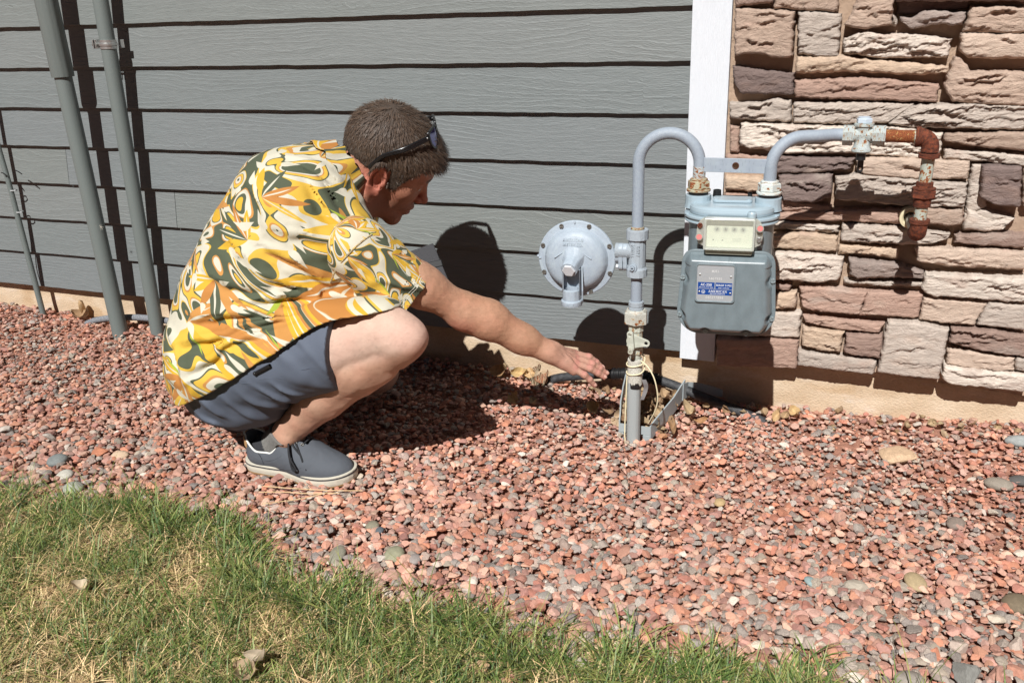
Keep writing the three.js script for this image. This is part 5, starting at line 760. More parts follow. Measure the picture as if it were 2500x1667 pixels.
const face = (() => {
  const parts = [[E2([0.038, -0.040, 0], [0.052, 0.066, 0.058]), 0.03], [C2([0.006, -0.072, 0.046], [0.068, -0.104, 0.016], 0.020, 0.016), 0.022], [C2([0.006, -0.072, -0.046], [0.068, -0.104, -0.016], 0.020, 0.016), 0.022], [C2([0.072, -0.108, 0.008], [0.072, -0.108, -0.008], 0.0185, 0.0185), 0.018],
    [C2([0.078, 0.022, 0.034], [0.086, 0.024, 0.008], 0.011, 0.010), 0.016], [C2([0.078, 0.022, -0.034], [0.086, 0.024, -0.008], 0.011, 0.010), 0.016], [C2([0.058, -0.018, 0.040], [0.068, -0.028, 0.030], 0.018, 0.014), 0.02], [C2([0.058, -0.018, -0.040], [0.068, -0.028, -0.030], 0.018, 0.014), 0.02],
    [C2([0.088, 0.008, 0], [0.108, -0.030, 0], 0.0075, 0.0095), 0.010], [E2([0.1115, -0.0335, 0], [0.0105, 0.0095, 0.010]), 0.006], [E2([0.099, -0.0385, 0.0115], [0.0095, 0.0075, 0.0068]), 0.006], [E2([0.099, -0.0385, -0.0115], [0.0095, 0.0075, 0.0068]), 0.006],
    [E2([0.078, -0.068, 0], [0.022, 0.022, 0.027]), 0.014], [C2([0.0935, -0.0655, 0.013], [0.0960, -0.0640, 0], 0.0045, 0.0058), 0.006], [C2([0.0935, -0.0655, -0.013], [0.0960, -0.0640, 0], 0.0045, 0.0058), 0.006], [C2([0.0895, -0.0800, 0.012], [0.0930, -0.0805, 0], 0.0045, 0.0065), 0.007], [C2([0.0895, -0.0800, -0.012], [0.0930, -0.0805, 0], 0.0045, 0.0065), 0.007],
  ];
  const eyes = [E2([0.094, 0.000, 0.033], [0.015, 0.011, 0.017]), E2([0.094, 0.000, -0.033], [0.015, 0.011, 0.017])], balls = [E2([0.0765, 0.0, 0.0315], [0.0125, 0.0125, 0.0125]), E2([0.0765, 0.0, -0.0315], [0.0125, 0.0125, 0.0125])], lids = [C2([0.0845, 0.0055, 0.022], [0.080, 0.0055, 0.042], 0.0042, 0.0038), C2([0.0845, 0.0055, -0.022], [0.080, 0.0055, -0.042], 0.0042, 0.0038)];
  const mouth = C2([0.096, -0.0727, 0.022], [0.103, -0.0727, -0.022], 0.0022, 0.0022), nost = [E2([0.1035, -0.0445, 0.0065], [0.005, 0.004, 0.003]), E2([0.1035, -0.0445, -0.0065], [0.005, 0.004, 0.003])];
  // ear
  const ec = [-0.010, -0.016], earF = (f, u, r, s) => {
    const q = r * s - 0.0735, ff = f - ec[0] + 0.2 * (u - ec[1]), uu = u - ec[1]; if (Math.hypot(ff, uu, q) > 0.06) return 0.04;
    const rad = Math.hypot(ff / 0.0175, uu / 0.029), lift = 0.006 + clamp((-ff + 0.012) / 0.03) * 0.016;
    const rim = Math.hypot((rad - 1) * 0.02, q - lift) - (uu < -0.016 ? 0.0062 : 0.0044) + (ff > 0.013 && uu < 0.012 ? 0.004 : 0);
    const disc = Math.max(Math.abs(q - lift * 0.55) - 0.0022, (rad - 1) * 0.018), anti = Math.hypot((Math.hypot((ff - 0.002) / 0.010, (uu - 0.002) / 0.017) - 1) * 0.0125, q - lift * 0.82) - 0.0026 + (ff > 0.006 ? 0.004 : 0);
    const root = Math.max(Math.hypot(ff - 0.004, uu) - 0.018, Math.abs(q + 0.006) - 0.010), lobe = Math.hypot(ff - 0.006, (uu + 0.030), (q - 0.008) * 1.6) - 0.0085, tragus = Math.hypot(ff - 0.0125, uu + 0.006, (q - 0.007) * 1.2) - 0.006;
    let d = smin(smin(rim, disc, 0.004), smin(root, lobe, 0.006), 0.006); d = smin(d, anti, 0.003); d = smin(d, tragus, 0.004); const con = Math.hypot((ff - 0.003) / 1, (uu + 0.004) / 1.25, (q - lift) / 0.9) - 0.0075; return smax(d, -con, 0.003);
  };
  return (f, u, r) => { let d = skull(f, u, r); for (const [p, k] of parts) d = smin(d, p(f, u, r), k); for (const e of eyes) d = smax(d, -e(f, u, r), 0.010); for (const e of balls) d = smin(d, e(f, u, r), 0.003); for (const e of lids) d = smin(d, e(f, u, r), 0.004); d = smax(d, -mouth(f, u, r), 0.004); for (const e of nost) d = smax(d, -e(f, u, r), 0.003); d = smin(d, earF(f, u, r, 1), 0.006); if (r < 0) d = smin(d, earF(f, u, r, -1), 0.006); return d; };
})();
const neckA = V(-0.738, 0.655, 0.518), neckB = hw(-0.032, -0.035, 0), neckD = cone(neckA, neckB, 0.066, 0.055), throat = cone(V(-0.70, 0.62, 0.50), hw(0.02, -0.095, 0), 0.050, 0.034);
const headD = (x, y, z) => { const h = toHead(x, y, z); return smin(smin(face(...h) * HS, neckD(x, y, z), 0.03), throat(x, y, z), 0.03); };
// ---- right hand, palm down, little finger towards the viewer
const F = { // knuckle, two joints, tip
  little: [at(1405, 902, 0.388), at(1428, 916, 0.383), at(1440, 927, 0.376), at(1451, 940, 0.368)], ring: [at(1409, 889, 0.368), at(1441, 900, 0.357), at(1460, 911, 0.346), at(1475, 921, 0.337)],
  middle: [at(1408, 876, 0.348), at(1446, 889, 0.332), at(1465, 900, 0.319), at(1480, 911, 0.309)], index: [at(1404, 864, 0.329), at(1438, 873, 0.311), at(1456, 885, 0.300), at(1470, 897, 0.292)], thumb: [at(1362, 872, 0.352), at(1384, 882, 0.312), at(1408, 893, 0.293), at(1425, 903, 0.285)],
};
const FR = { little: [0.0088, 0.0080, 0.0072, 0.0060], ring: [0.0096, 0.0089, 0.0080, 0.0066], middle: [0.0099, 0.0092, 0.0083, 0.0068], index: [0.0098, 0.0091, 0.0081, 0.0066], thumb: [0.0130, 0.0108, 0.0098, 0.0080] };
const fingerD = Object.keys(F).map((n) => { const p = F[n], r = FR[n], c = [0, 1, 2].map((i) => cone(p[i], p[i + 1], r[i], r[i + 1])), kn = [1, 2].map((i) => ell(p[i].clone().add(V(0, 0.0015, 0.001)), [r[i] * 1.05, r[i] * 1.05, r[i] * 1.05])); return (x, y, z) => { let d = c[0](x, y, z); d = smin(d, c[1](x, y, z), 0.003); d = smin(d, c[2](x, y, z), 0.003); for (const k of kn) d = smin(d, k(x, y, z), 0.002); return d; }; });
const wristDir = J.wrR.clone().sub(J.elR).normalize();
const LAT = F.little[0].clone().sub(F.index[0]).normalize();
const palmD = ['little', 'ring', 'middle', 'index'].map((n, i) => cone(J.wrR.clone().addScaledVector(LAT, 0.012 - 0.008 * i).add(V(0.006, 0, 0)), F[n][0].clone().add(V(-0.004, -0.003, 0)), 0.0150, 0.0118));
const thenar = cone(J.wrR.clone().add(V(0.006, -0.006, -0.010)), F.thumb[0], 0.014, 0.013), heel = ell(J.wrR.clone().lerp(F.little[0], 0.45).add(V(0, -0.008, -0.004)), [0.024, 0.012, 0.014]);
const tendons = ['little', 'ring', 'middle', 'index'].map((n) => cone(J.wrR.clone().add(V(0.02, 0.012, -0.01)), F[n][0].clone().add(V(0, 0.0075, 0.002)), 0.0035, 0.0052));
const foreD = (() => { const e = J.elR, w = J.wrR, m = e.clone().lerp(w, 0.26).add(V(0.002, 0.004, -0.002)), q = e.clone().lerp(w, 0.68); const a = cone(e, m, 0.0345, 0.0350), b = cone(m, q, 0.0350, 0.0265), c = cone(q, w, 0.0265, 0.0222), d = ell(w.clone().add(V(-0.010, 0.008, 0.012)), [0.011, 0.010, 0.010]), ol = ell(e.clone().add(V(-0.002, -0.016, 0.014)), [0.024, 0.018, 0.020]); return (x, y, z) => smin(smin(smin(a(x, y, z), b(x, y, z), 0.06), c(x, y, z), 0.05), smin(d(x, y, z), ol(x, y, z), 0.01), 0.026); })();
const upperD = (() => { const a = cone(J.shR, J.shR.clone().lerp(J.elR, 0.55), 0.049, 0.0455), b = cone(J.shR.clone().lerp(J.elR, 0.5), J.elR, 0.0455, 0.0355); return (x, y, z) => smin(a(x, y, z), b(x, y, z), 0.03); })();
const armD = (x, y, z) => smin(upperD(x, y, z), foreD(x, y, z), 0.030);
const handD = (x, y, z) => { let d = armD(x, y, z), p = 9; for (const q of palmD) p = smin(p, q(x, y, z), 0.012); for (const q of tendons) p = smin(p, q(x, y, z), 0.006); p = smin(p, thenar(x, y, z), 0.014); p = smin(p, heel(x, y, z), 0.014); for (const f of fingerD) p = smin(p, f(x, y, z), 0.0035); return smin(d, p, 0.026); };
// ---- left arm (mostly hidden)
const armLD = (() => { const a = cone(J.shL, J.elL, 0.05, 0.04), b = cone(J.elL, J.wrL, 0.041, 0.025); return (x, y, z) => smin(a(x, y, z), b(x, y, z), 0.02); })();
const LF = [0, 1, 2, 3].map((i) => { const b = J.wrL.clone().add(V(0.060, 0.020 - i * 0.015, -0.004)), e = b.clone().add(V(0.034, 0.012, 0.002)); return [b, e, cone(b, e, 0.0095, 0.008), cone(J.wrL.clone().add(V(0.01, 0.004 - i * 0.004, 0.004)), b, 0.016, 0.012)]; });
const LT = [cone(J.wrL.clone().add(V(0.02, 0.012, 0.0)), J.wrL.clone().add(V(0.055, 0.038, -0.006)), 0.014, 0.011), cone(J.wrL.clone().add(V(0.055, 0.038, -0.006)), J.wrL.clone().add(V(0.082, 0.052, -0.004)), 0.011, 0.008)];
const handLD = (x, y, z) => { let d = armLD(x, y, z); for (const f of LF) { d = smin(d, f[3](x, y, z), 0.012); d = smin(d, f[2](x, y, z), 0.004); } for (const t of LT) d = smin(d, t(x, y, z), 0.008); return d; };
// ---- legs
const legD = (() => {
  const k = J.kneeR, a = J.ankR, h = J.hipR, sh = k.clone().lerp(a, 0.30).add(V(-0.022, 0.004, 0)), md = k.clone().lerp(a, 0.62).add(V(-0.012, 0.004, 0)), up = h.clone().lerp(k, 0.55);
  const t1 = cone(h, up, 0.095, 0.071), t2 = cone(up, k.clone().add(V(-0.034, 0.010, 0)), 0.071, 0.055), kn = ell(k.clone().add(V(0.006, -0.008, 0.0)), [0.042, 0.046, 0.048]), pt = ell(k.clone().add(V(0.028, 0.002, 0.004)), [0.028, 0.032, 0.034]), tb = ell(k.clone().lerp(a, 0.12).add(V(0.030, -0.016, 0.002)), [0.022, 0.024, 0.024]);
  const s1 = cone(k.clone().add(V(-0.002, -0.012, 0)), sh, 0.047, 0.0575), s2 = cone(sh, md, 0.0575, 0.046), s3 = cone(md, a, 0.045, 0.0335), s4 = cone(a, a.clone().add(V(-0.012, -0.06, 0)), 0.0335, 0.034), mal = ell(a.clone().add(V(0.012, -0.006, 0.026)), [0.014, 0.016, 0.013]), ach = cone(a.clone().add(V(-0.030, -0.015, -0.004)), md.clone().add(V(-0.022, 0.006, 0)), 0.013, 0.022), shn = cone(k.clone().lerp(a, 0.2).add(V(0.022, -0.028, 0.004)), a.clone().add(V(0.016, 0.01, 0.0)), 0.020, 0.016);
  return (x, y, z) => { const th = smin(t1(x, y, z), t2(x, y, z), 0.05); let kk = smin(smin(kn(x, y, z), pt(x, y, z), 0.02), tb(x, y, z), 0.016); let s = smin(smin(s1(x, y, z), s2(x, y, z), 0.03), smin(s3(x, y, z), s4(x, y, z), 0.02), 0.03); s = smin(s, smin(mal(x, y, z), ach(x, y, z), 0.01), 0.016); s = smin(s, shn(x, y, z), 0.02); return smin(smin(th, kk, 0.035), s, 0.0045); };
})();
const legLD = (() => { const a = cone(J.hipL, J.kneeL, 0.10, 0.062), b = cone(J.kneeL, J.kneeL.clone().lerp(J.ankL, 0.3), 0.056, 0.056), c = cone(J.kneeL.clone().lerp(J.ankL, 0.3), J.ankL, 0.056, 0.034); return (x, y, z) => smin(smin(a(x, y, z), b(x, y, z), 0.03), c(x, y, z), 0.02); })();
// ---- build the body: one mesh
const man = thing('person', 'person crouching in patterned short-sleeved shirt and grey shorts, reaching towards the gas riser', 'person', V(-0.78, 0, 0.66));
{
  const clip = (fn, p, n, k = 0.0) => { const q = plane(p, n); return (x, y, z) => Math.max(fn(x, y, z) + k, q(x, y, z)); };
  const box3 = (pts, m) => { const lo = pts[0].clone(), hi = pts[0].clone(); pts.forEach((p) => { lo.min(p); hi.max(p); }); return [lo.subScalar(m), hi.addScalar(m)]; };
  const wcut = J.elR.clone().lerp(J.wrR, 0.80);
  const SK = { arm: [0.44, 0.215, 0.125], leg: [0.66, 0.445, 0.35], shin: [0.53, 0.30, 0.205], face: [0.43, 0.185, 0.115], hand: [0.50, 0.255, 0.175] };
  const tint = (g, base, fn) => paint(g, (x, y, z, i) => { const c = typeof base === 'function' ? base(x, y, z) : base, m = 1 + 0.07 * fbm3(x * 26, y * 26, z * 26, 3) + 0.035 * n3(x * 160, y * 160, z * 160), red = 0.05 * n3(x * 18 + 5, y * 18, z * 18), fr = n3(x * 210, y * 210, z * 210) > 0.83 ? 0.88 : 1; const o = [c[0] * m * fr, c[1] * m * (1 - red) * fr, c[2] * m * (1 - red) * fr]; return fn ? fn(o, x, y, z) : o; });
  const list = [];
  { const lo = V(9, 9, 9), hi = V(-9, -9, -9); for (const [p, m] of [[J.shR, 0.06], [J.elR, 0.05], [J.wrR, 0.04], ...Object.values(F).flat().map((q) => [q, 0.016])]) { lo.min(p.clone().subScalar(m)); hi.max(p.clone().addScalar(m)); }
    const g = surface((x, y, z) => handD(x, y, z) - 0.0009 * fbm3(x * 30, y * 30, z * 30, 2), lo, hi, 0.0023), L2 = J.shR.distanceToSquared(J.elR);
    list.push(tint(g, (x, y, z) => { const t = clamp(((x - J.shR.x) * (J.elR.x - J.shR.x) + (y - J.shR.y) * (J.elR.y - J.shR.y) + (z - J.shR.z) * (J.elR.z - J.shR.z)) / L2), q = sstep(-0.01, 0.09, (x - wcut.x) * wristDir.x + (y - wcut.y) * wristDir.y + (z - wcut.z) * wristDir.z), mot = 0.03 * n3(x * 55, y * 55, z * 55); const a = [lerp(0.52, 0.47, t), lerp(0.285, 0.245, t), lerp(0.185, 0.150, t)]; return [lerp(a[0], 0.52, q) + mot, lerp(a[1], 0.285, q) + mot * 0.4, lerp(a[2], 0.205, q) + mot * 0.3]; }, (o, x, y, z) => {
      let k = 0; for (const n of ['little', 'ring', 'middle', 'index']) { for (const q of [0, 1, 2]) { const p = F[n][q]; k = Math.max(k, sstep(0.014, 0.004, Math.hypot(x - p.x, y - p.y - 0.007, z - p.z - 0.003))); } k = Math.max(k, 0.9 * sstep(0.02, 0.005, Math.hypot(x - F[n][3].x, y - F[n][3].y, z - F[n][3].z))); }
      k = Math.max(k, sstep(0.05, 0.015, Math.hypot(x - J.elR.x, y - J.elR.y + 0.03, z - J.elR.z - 0.03)) * 0.8); const hair = n3(x * 330 - y * 120, y * 330 + x * 120, z * 200) > 0.45 ? 0.94 : 1; return [o[0] * (1 + 0.03 * k) * hair, o[1] * (1 - 0.16 * k) * hair, o[2] * (1 - 0.09 * k) * hair]; })); }
  { const [lo, hi] = box3([J.shL, J.elL, J.wrL, LF[0][1], LF[3][1]], 0.065); list.push(tint(surface(handLD, lo, hi, 0.0045), SK.arm)); }
  { const [lo, hi] = box3([J.hipR, J.kneeR, J.ankR], 0.10); const g = surface((x, y, z) => Math.max(legD(x, y, z), 0.092 - y) - 0.0016 * fbm3(x * 22, y * 22, z * 22, 2), lo, hi, 0.0048);
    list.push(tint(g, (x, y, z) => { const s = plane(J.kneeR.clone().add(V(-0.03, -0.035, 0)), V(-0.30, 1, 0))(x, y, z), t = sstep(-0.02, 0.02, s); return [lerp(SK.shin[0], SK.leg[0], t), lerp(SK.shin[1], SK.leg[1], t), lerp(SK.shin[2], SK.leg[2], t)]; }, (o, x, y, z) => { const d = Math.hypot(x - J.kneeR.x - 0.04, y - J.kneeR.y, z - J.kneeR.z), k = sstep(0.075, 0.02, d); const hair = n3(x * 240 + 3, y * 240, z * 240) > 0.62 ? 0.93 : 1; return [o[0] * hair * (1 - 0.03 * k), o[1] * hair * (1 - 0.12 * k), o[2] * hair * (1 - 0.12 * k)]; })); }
  { const [lo, hi] = box3([J.hipL, J.kneeL, J.ankL], 0.11); list.push(tint(surface(legLD, lo, hi, 0.008), SK.leg)); }
  { const pts = [hw(0.13, 0.13, 0.1), hw(-0.12, -0.14, -0.1), hw(0.13, -0.14, 0.1), hw(-0.12, 0.13, -0.1), hw(0.13, -0.13, -0.1), hw(0.13, 0.13, -0.1), hw(-0.12, 0.13, 0.1), hw(-0.12, -0.13, 0.1), V(-0.74, 0.60, 0.50)], [lo, hi] = box3(pts, 0.01);
    const g = surface(headD, lo, hi, 0.0023);
    list.push(tint(g, SK.face, (o, x, y, z) => {
      const [f, u, r] = toHead(x, y, z), ar = Math.abs(r); let c = o.slice();
      const jaw = sstep(-0.045, -0.07, u) * sstep(0.0, 0.03, f) + 0.6 * sstep(-0.03, -0.06, u) * sstep(0.05, 0.07, f); const st = clamp(jaw) * (0.16 + 0.12 * (n3(x * 300, y * 300, z * 300) > 0 ? 1 : 0)); c = [c[0] * (1 - st), c[1] * (1 - st * 0.9), c[2] * (1 - st * 0.8)];
      const lip = sstep(0.011, 0.006, Math.abs(u + 0.0725)) * sstep(0.020, 0.014, ar) * sstep(0.084, 0.089, f); c = [lerp(c[0], 0.33, lip), lerp(c[1], 0.11, lip), lerp(c[2], 0.085, lip)];
      const ear = sstep(0.045, 0.032, Math.hypot(f + 0.010, u + 0.016)) * sstep(0.068, 0.075, ar); c = [c[0] * (1 + 0.12 * ear), c[1] * (1 - 0.10 * ear), c[2] * (1 - 0.04 * ear)];
      const ns = sstep(0.03, 0.012, Math.hypot(f - 0.11, u + 0.033)); c = [c[0] * (1 + 0.05 * ns), c[1] * (1 - 0.12 * ns), c[2] * (1 - 0.1 * ns)];
      const br = sstep(0.0055, 0.003, Math.abs(u - 0.0235 - 0.10 * (0.03 - Math.abs(ar - 0.03)) )) * sstep(0.046, 0.040, ar) * sstep(0.008, 0.013, ar) * sstep(0.066, 0.072, f) * (0.55 + 0.45 * (n3(x * 400, y * 120, z * 400) > -0.2 ? 1 : 0)); c = [lerp(c[0], 0.07, br), lerp(c[1], 0.045, br), lerp(c[2], 0.03, br)];
      const ball = sstep(0.0132, 0.0122, Math.hypot(f - 0.0765, u, ar - 0.0315)) * sstep(0.0832, 0.0845, f) * sstep(0.003, 0.0, u) * sstep(-0.008, -0.006, u); const iris = sstep(0.0065, 0.0055, Math.hypot(u + 0.003, ar - 0.032)); c = [lerp(c[0], lerp(0.62, 0.10, iris), ball), lerp(c[1], lerp(0.58, 0.13, iris), ball), lerp(c[2], lerp(0.54, 0.15, iris), ball)];
      return c;
    })); }
  const body = mergeGeometries(list.map((g) => { const n = g.toNonIndexed(), p = n.attributes.position, uv = n.attributes.uv; for (let i = 0; i < p.count; i++) uv.setXY(i, (p.getX(i) + 0.6 * p.getZ(i)) * 14, (p.getY(i) - 0.35 * p.getZ(i)) * 14); return n; }));
  part(man, 'body', body, phys({ vertexColors: true, roughness: 0.52, sheen: 0.12, sheenRoughness: 0.5, sheenColor: lin(0.5, 0.3, 0.22), bumpMap: T.skin, bumpScale: 0.0011 }), false);
  // finger nails
  for (const n of ['little', 'ring', 'middle', 'index']) { const a = F[n][2], b = F[n][3], d = b.clone().sub(a).normalize(), up = V(0.05, 0.85, 0.5).addScaledVector(d, -V(0.05, 0.85, 0.5).dot(d)).normalize(), r = FR[n][3], g = new THREE.SphereGeometry(1, 16, 10).scale(r * 1.0, r * 0.35, r * 0.72); const m = new THREE.Matrix4().makeBasis(d, up, new THREE.Vector3().crossVectors(d, up)); g.applyMatrix4(m); const c = b.clone().addScaledVector(up, r * 0.78).addScaledVector(d, -0.001); g.translate(c.x, c.y, c.z); part(man, 'fingernail', g, std({ color: lin(0.62, 0.36, 0.29), roughness: 0.3 }), false); }
}
// ---- hair: a close cap and a few thousand short strands
{
  const HL = [[-0.16, -0.075], [-0.085, -0.104], [-0.064, -0.096], [-0.047, -0.060], [-0.034, -0.018], [-0.030, 0.012], [-0.012, 0.022], [0.006, 0.016], [0.012, -0.006], [0.016, -0.030], [0.034, -0.026], [0.040, -0.004], [0.050, 0.022], [0.060, 0.044], [0.076, 0.058], [0.12, 0.064]];
  const line = (f) => { let i = 0; while (i < HL.length - 2 && f > HL[i + 1][0]) i++; const a = HL[i], b = HL[i + 1]; return lerp(a[1], b[1], clamp((f - a[0]) / (b[0] - a[0]))); };
  const thick = (f, u, r) => 0.004 + 0.010 * sstep(-0.02, 0.07, u) + 0.006 * sstep(0.05, 0.09, f) * sstep(0.04, 0.07, u);
  const capD = (x, y, z) => { const [f, u, r] = toHead(x, y, z), s = Math.min(skull(f, u, r), face(f, u, r), neckD(x, y, z) / HS) - thick(f, u, r) * 0.72, m = (line(f) - u) * 0.8 + 0.0025 * n3(x * 160, y * 160, z * 160); return smax(s - 0.0015 * fbm3(x * 70, y * 70, z * 70, 2), m, 0.004) * HS; };
  const pts = [hw(0.13, 0.15, 0.1), hw(-0.14, -0.1, -0.1), hw(0.13, -0.1, 0.1), hw(-0.14, 0.15, -0.1), hw(0.13, -0.1, -0.1), hw(0.13, 0.15, -0.1), hw(-0.14, 0.15, 0.1), hw(-0.14, -0.1, 0.1)], lo = pts[0].clone(), hi = pts[0].clone(); pts.forEach((p) => { lo.min(p); hi.max(p); });
  const cap = surface(capD, lo, hi, 0.0030), hair = part(man, 'hair', paint(cap, (x, y, z) => { const k = 0.8 + 0.35 * fbm3(x * 60, y * 60, z * 60, 3); return [0.068 * k, 0.047 * k, 0.034 * k]; }), std({ vertexColors: true, roughness: 0.75 }), false);
  const ps = cap.attributes.position, ns = cap.attributes.normal, ix = cap.index.array, P = [], N = [], C = [], r = rng(404), crown = [-0.062, 0.108, 0.012];
  const nT = ix.length / 3; let made = 0;
  while (made < 19000) {
    const t = Math.floor(r() * nT) * 3, i = ix[t], p = V(ps.getX(i) + (r() - 0.5) * 0.003, ps.getY(i) + (r() - 0.5) * 0.003, ps.getZ(i) + (r() - 0.5) * 0.003), n = V(ns.getX(i), ns.getY(i), ns.getZ(i)), [f, u, q] = toHead(p.x, p.y, p.z);
    if (skull(f, u, q) < 0.001) continue; made++;
    const loc = V(f - crown[0], u - crown[1], q - crown[2]); let dir = HF.clone().multiplyScalar(loc.x).addScaledVector(HU, loc.y - 0.02).addScaledVector(HR, loc.z); if (f > 0.02 && u > 0.06) dir.addScaledVector(HF, 0.05).addScaledVector(HR, -0.03 + 0.05 * r()); dir.addScaledVector(n, -dir.dot(n)).normalize(); dir.applyAxisAngle(n, (r() - 0.5) * 0.7);
    const top = sstep(0.0, 0.08, u), L = (0.008 + 0.009 * top + 0.009 * sstep(0.055, 0.09, f) * sstep(0.04, 0.07, u)) * (0.7 + 0.6 * r()), lift = 0.14 + 0.26 * r() + 0.12 * top, w = 0.00040 + 0.00025 * r(), side = new THREE.Vector3().crossVectors(dir, n).normalize();
    const a = p.clone().addScaledVector(n, -0.002), b = a.clone().addScaledVector(dir, L * 0.55).addScaledVector(n, L * lift * 0.8), c = a.clone().addScaledVector(dir, L).addScaledVector(n, L * lift * 0.75);
    const A = [a.clone().addScaledVector(side, w), a.clone().addScaledVector(side, -w), b.clone().addScaledVector(side, w * 0.8), b.clone().addScaledVector(side, -w * 0.8), c];
    const grey = r() < (u < 0.03 && f > -0.03 ? 0.16 : 0.07), k = 0.6 + 0.9 * r() * r(), col = grey ? [0.20 * k, 0.17 * k, 0.145 * k] : [0.105 * k, 0.066 * k, 0.043 * k];
    const flip = new THREE.Vector3().crossVectors(A[1].clone().sub(A[0]), A[2].clone().sub(A[0])).dot(n) < 0; for (const j of flip ? [0, 2, 1, 2, 3, 1, 2, 4, 3] : [0, 1, 2, 2, 1, 3, 2, 3, 4]) { P.push(A[j].x, A[j].y, A[j].z); N.push(n.x, n.y, n.z); C.push(...col); }
  }
  const g = new THREE.BufferGeometry(); g.setAttribute('position', new THREE.Float32BufferAttribute(P, 3)); g.setAttribute('normal', new THREE.Float32BufferAttribute(N, 3)); g.setAttribute('color', new THREE.Float32BufferAttribute(C, 3));
  const st = part(hair, 'hair_strands', g.translate(0, 0, 0), std({ vertexColors: true, roughness: 0.62, side: THREE.DoubleSide }), false); st.userData.kind = 'stuff';
}

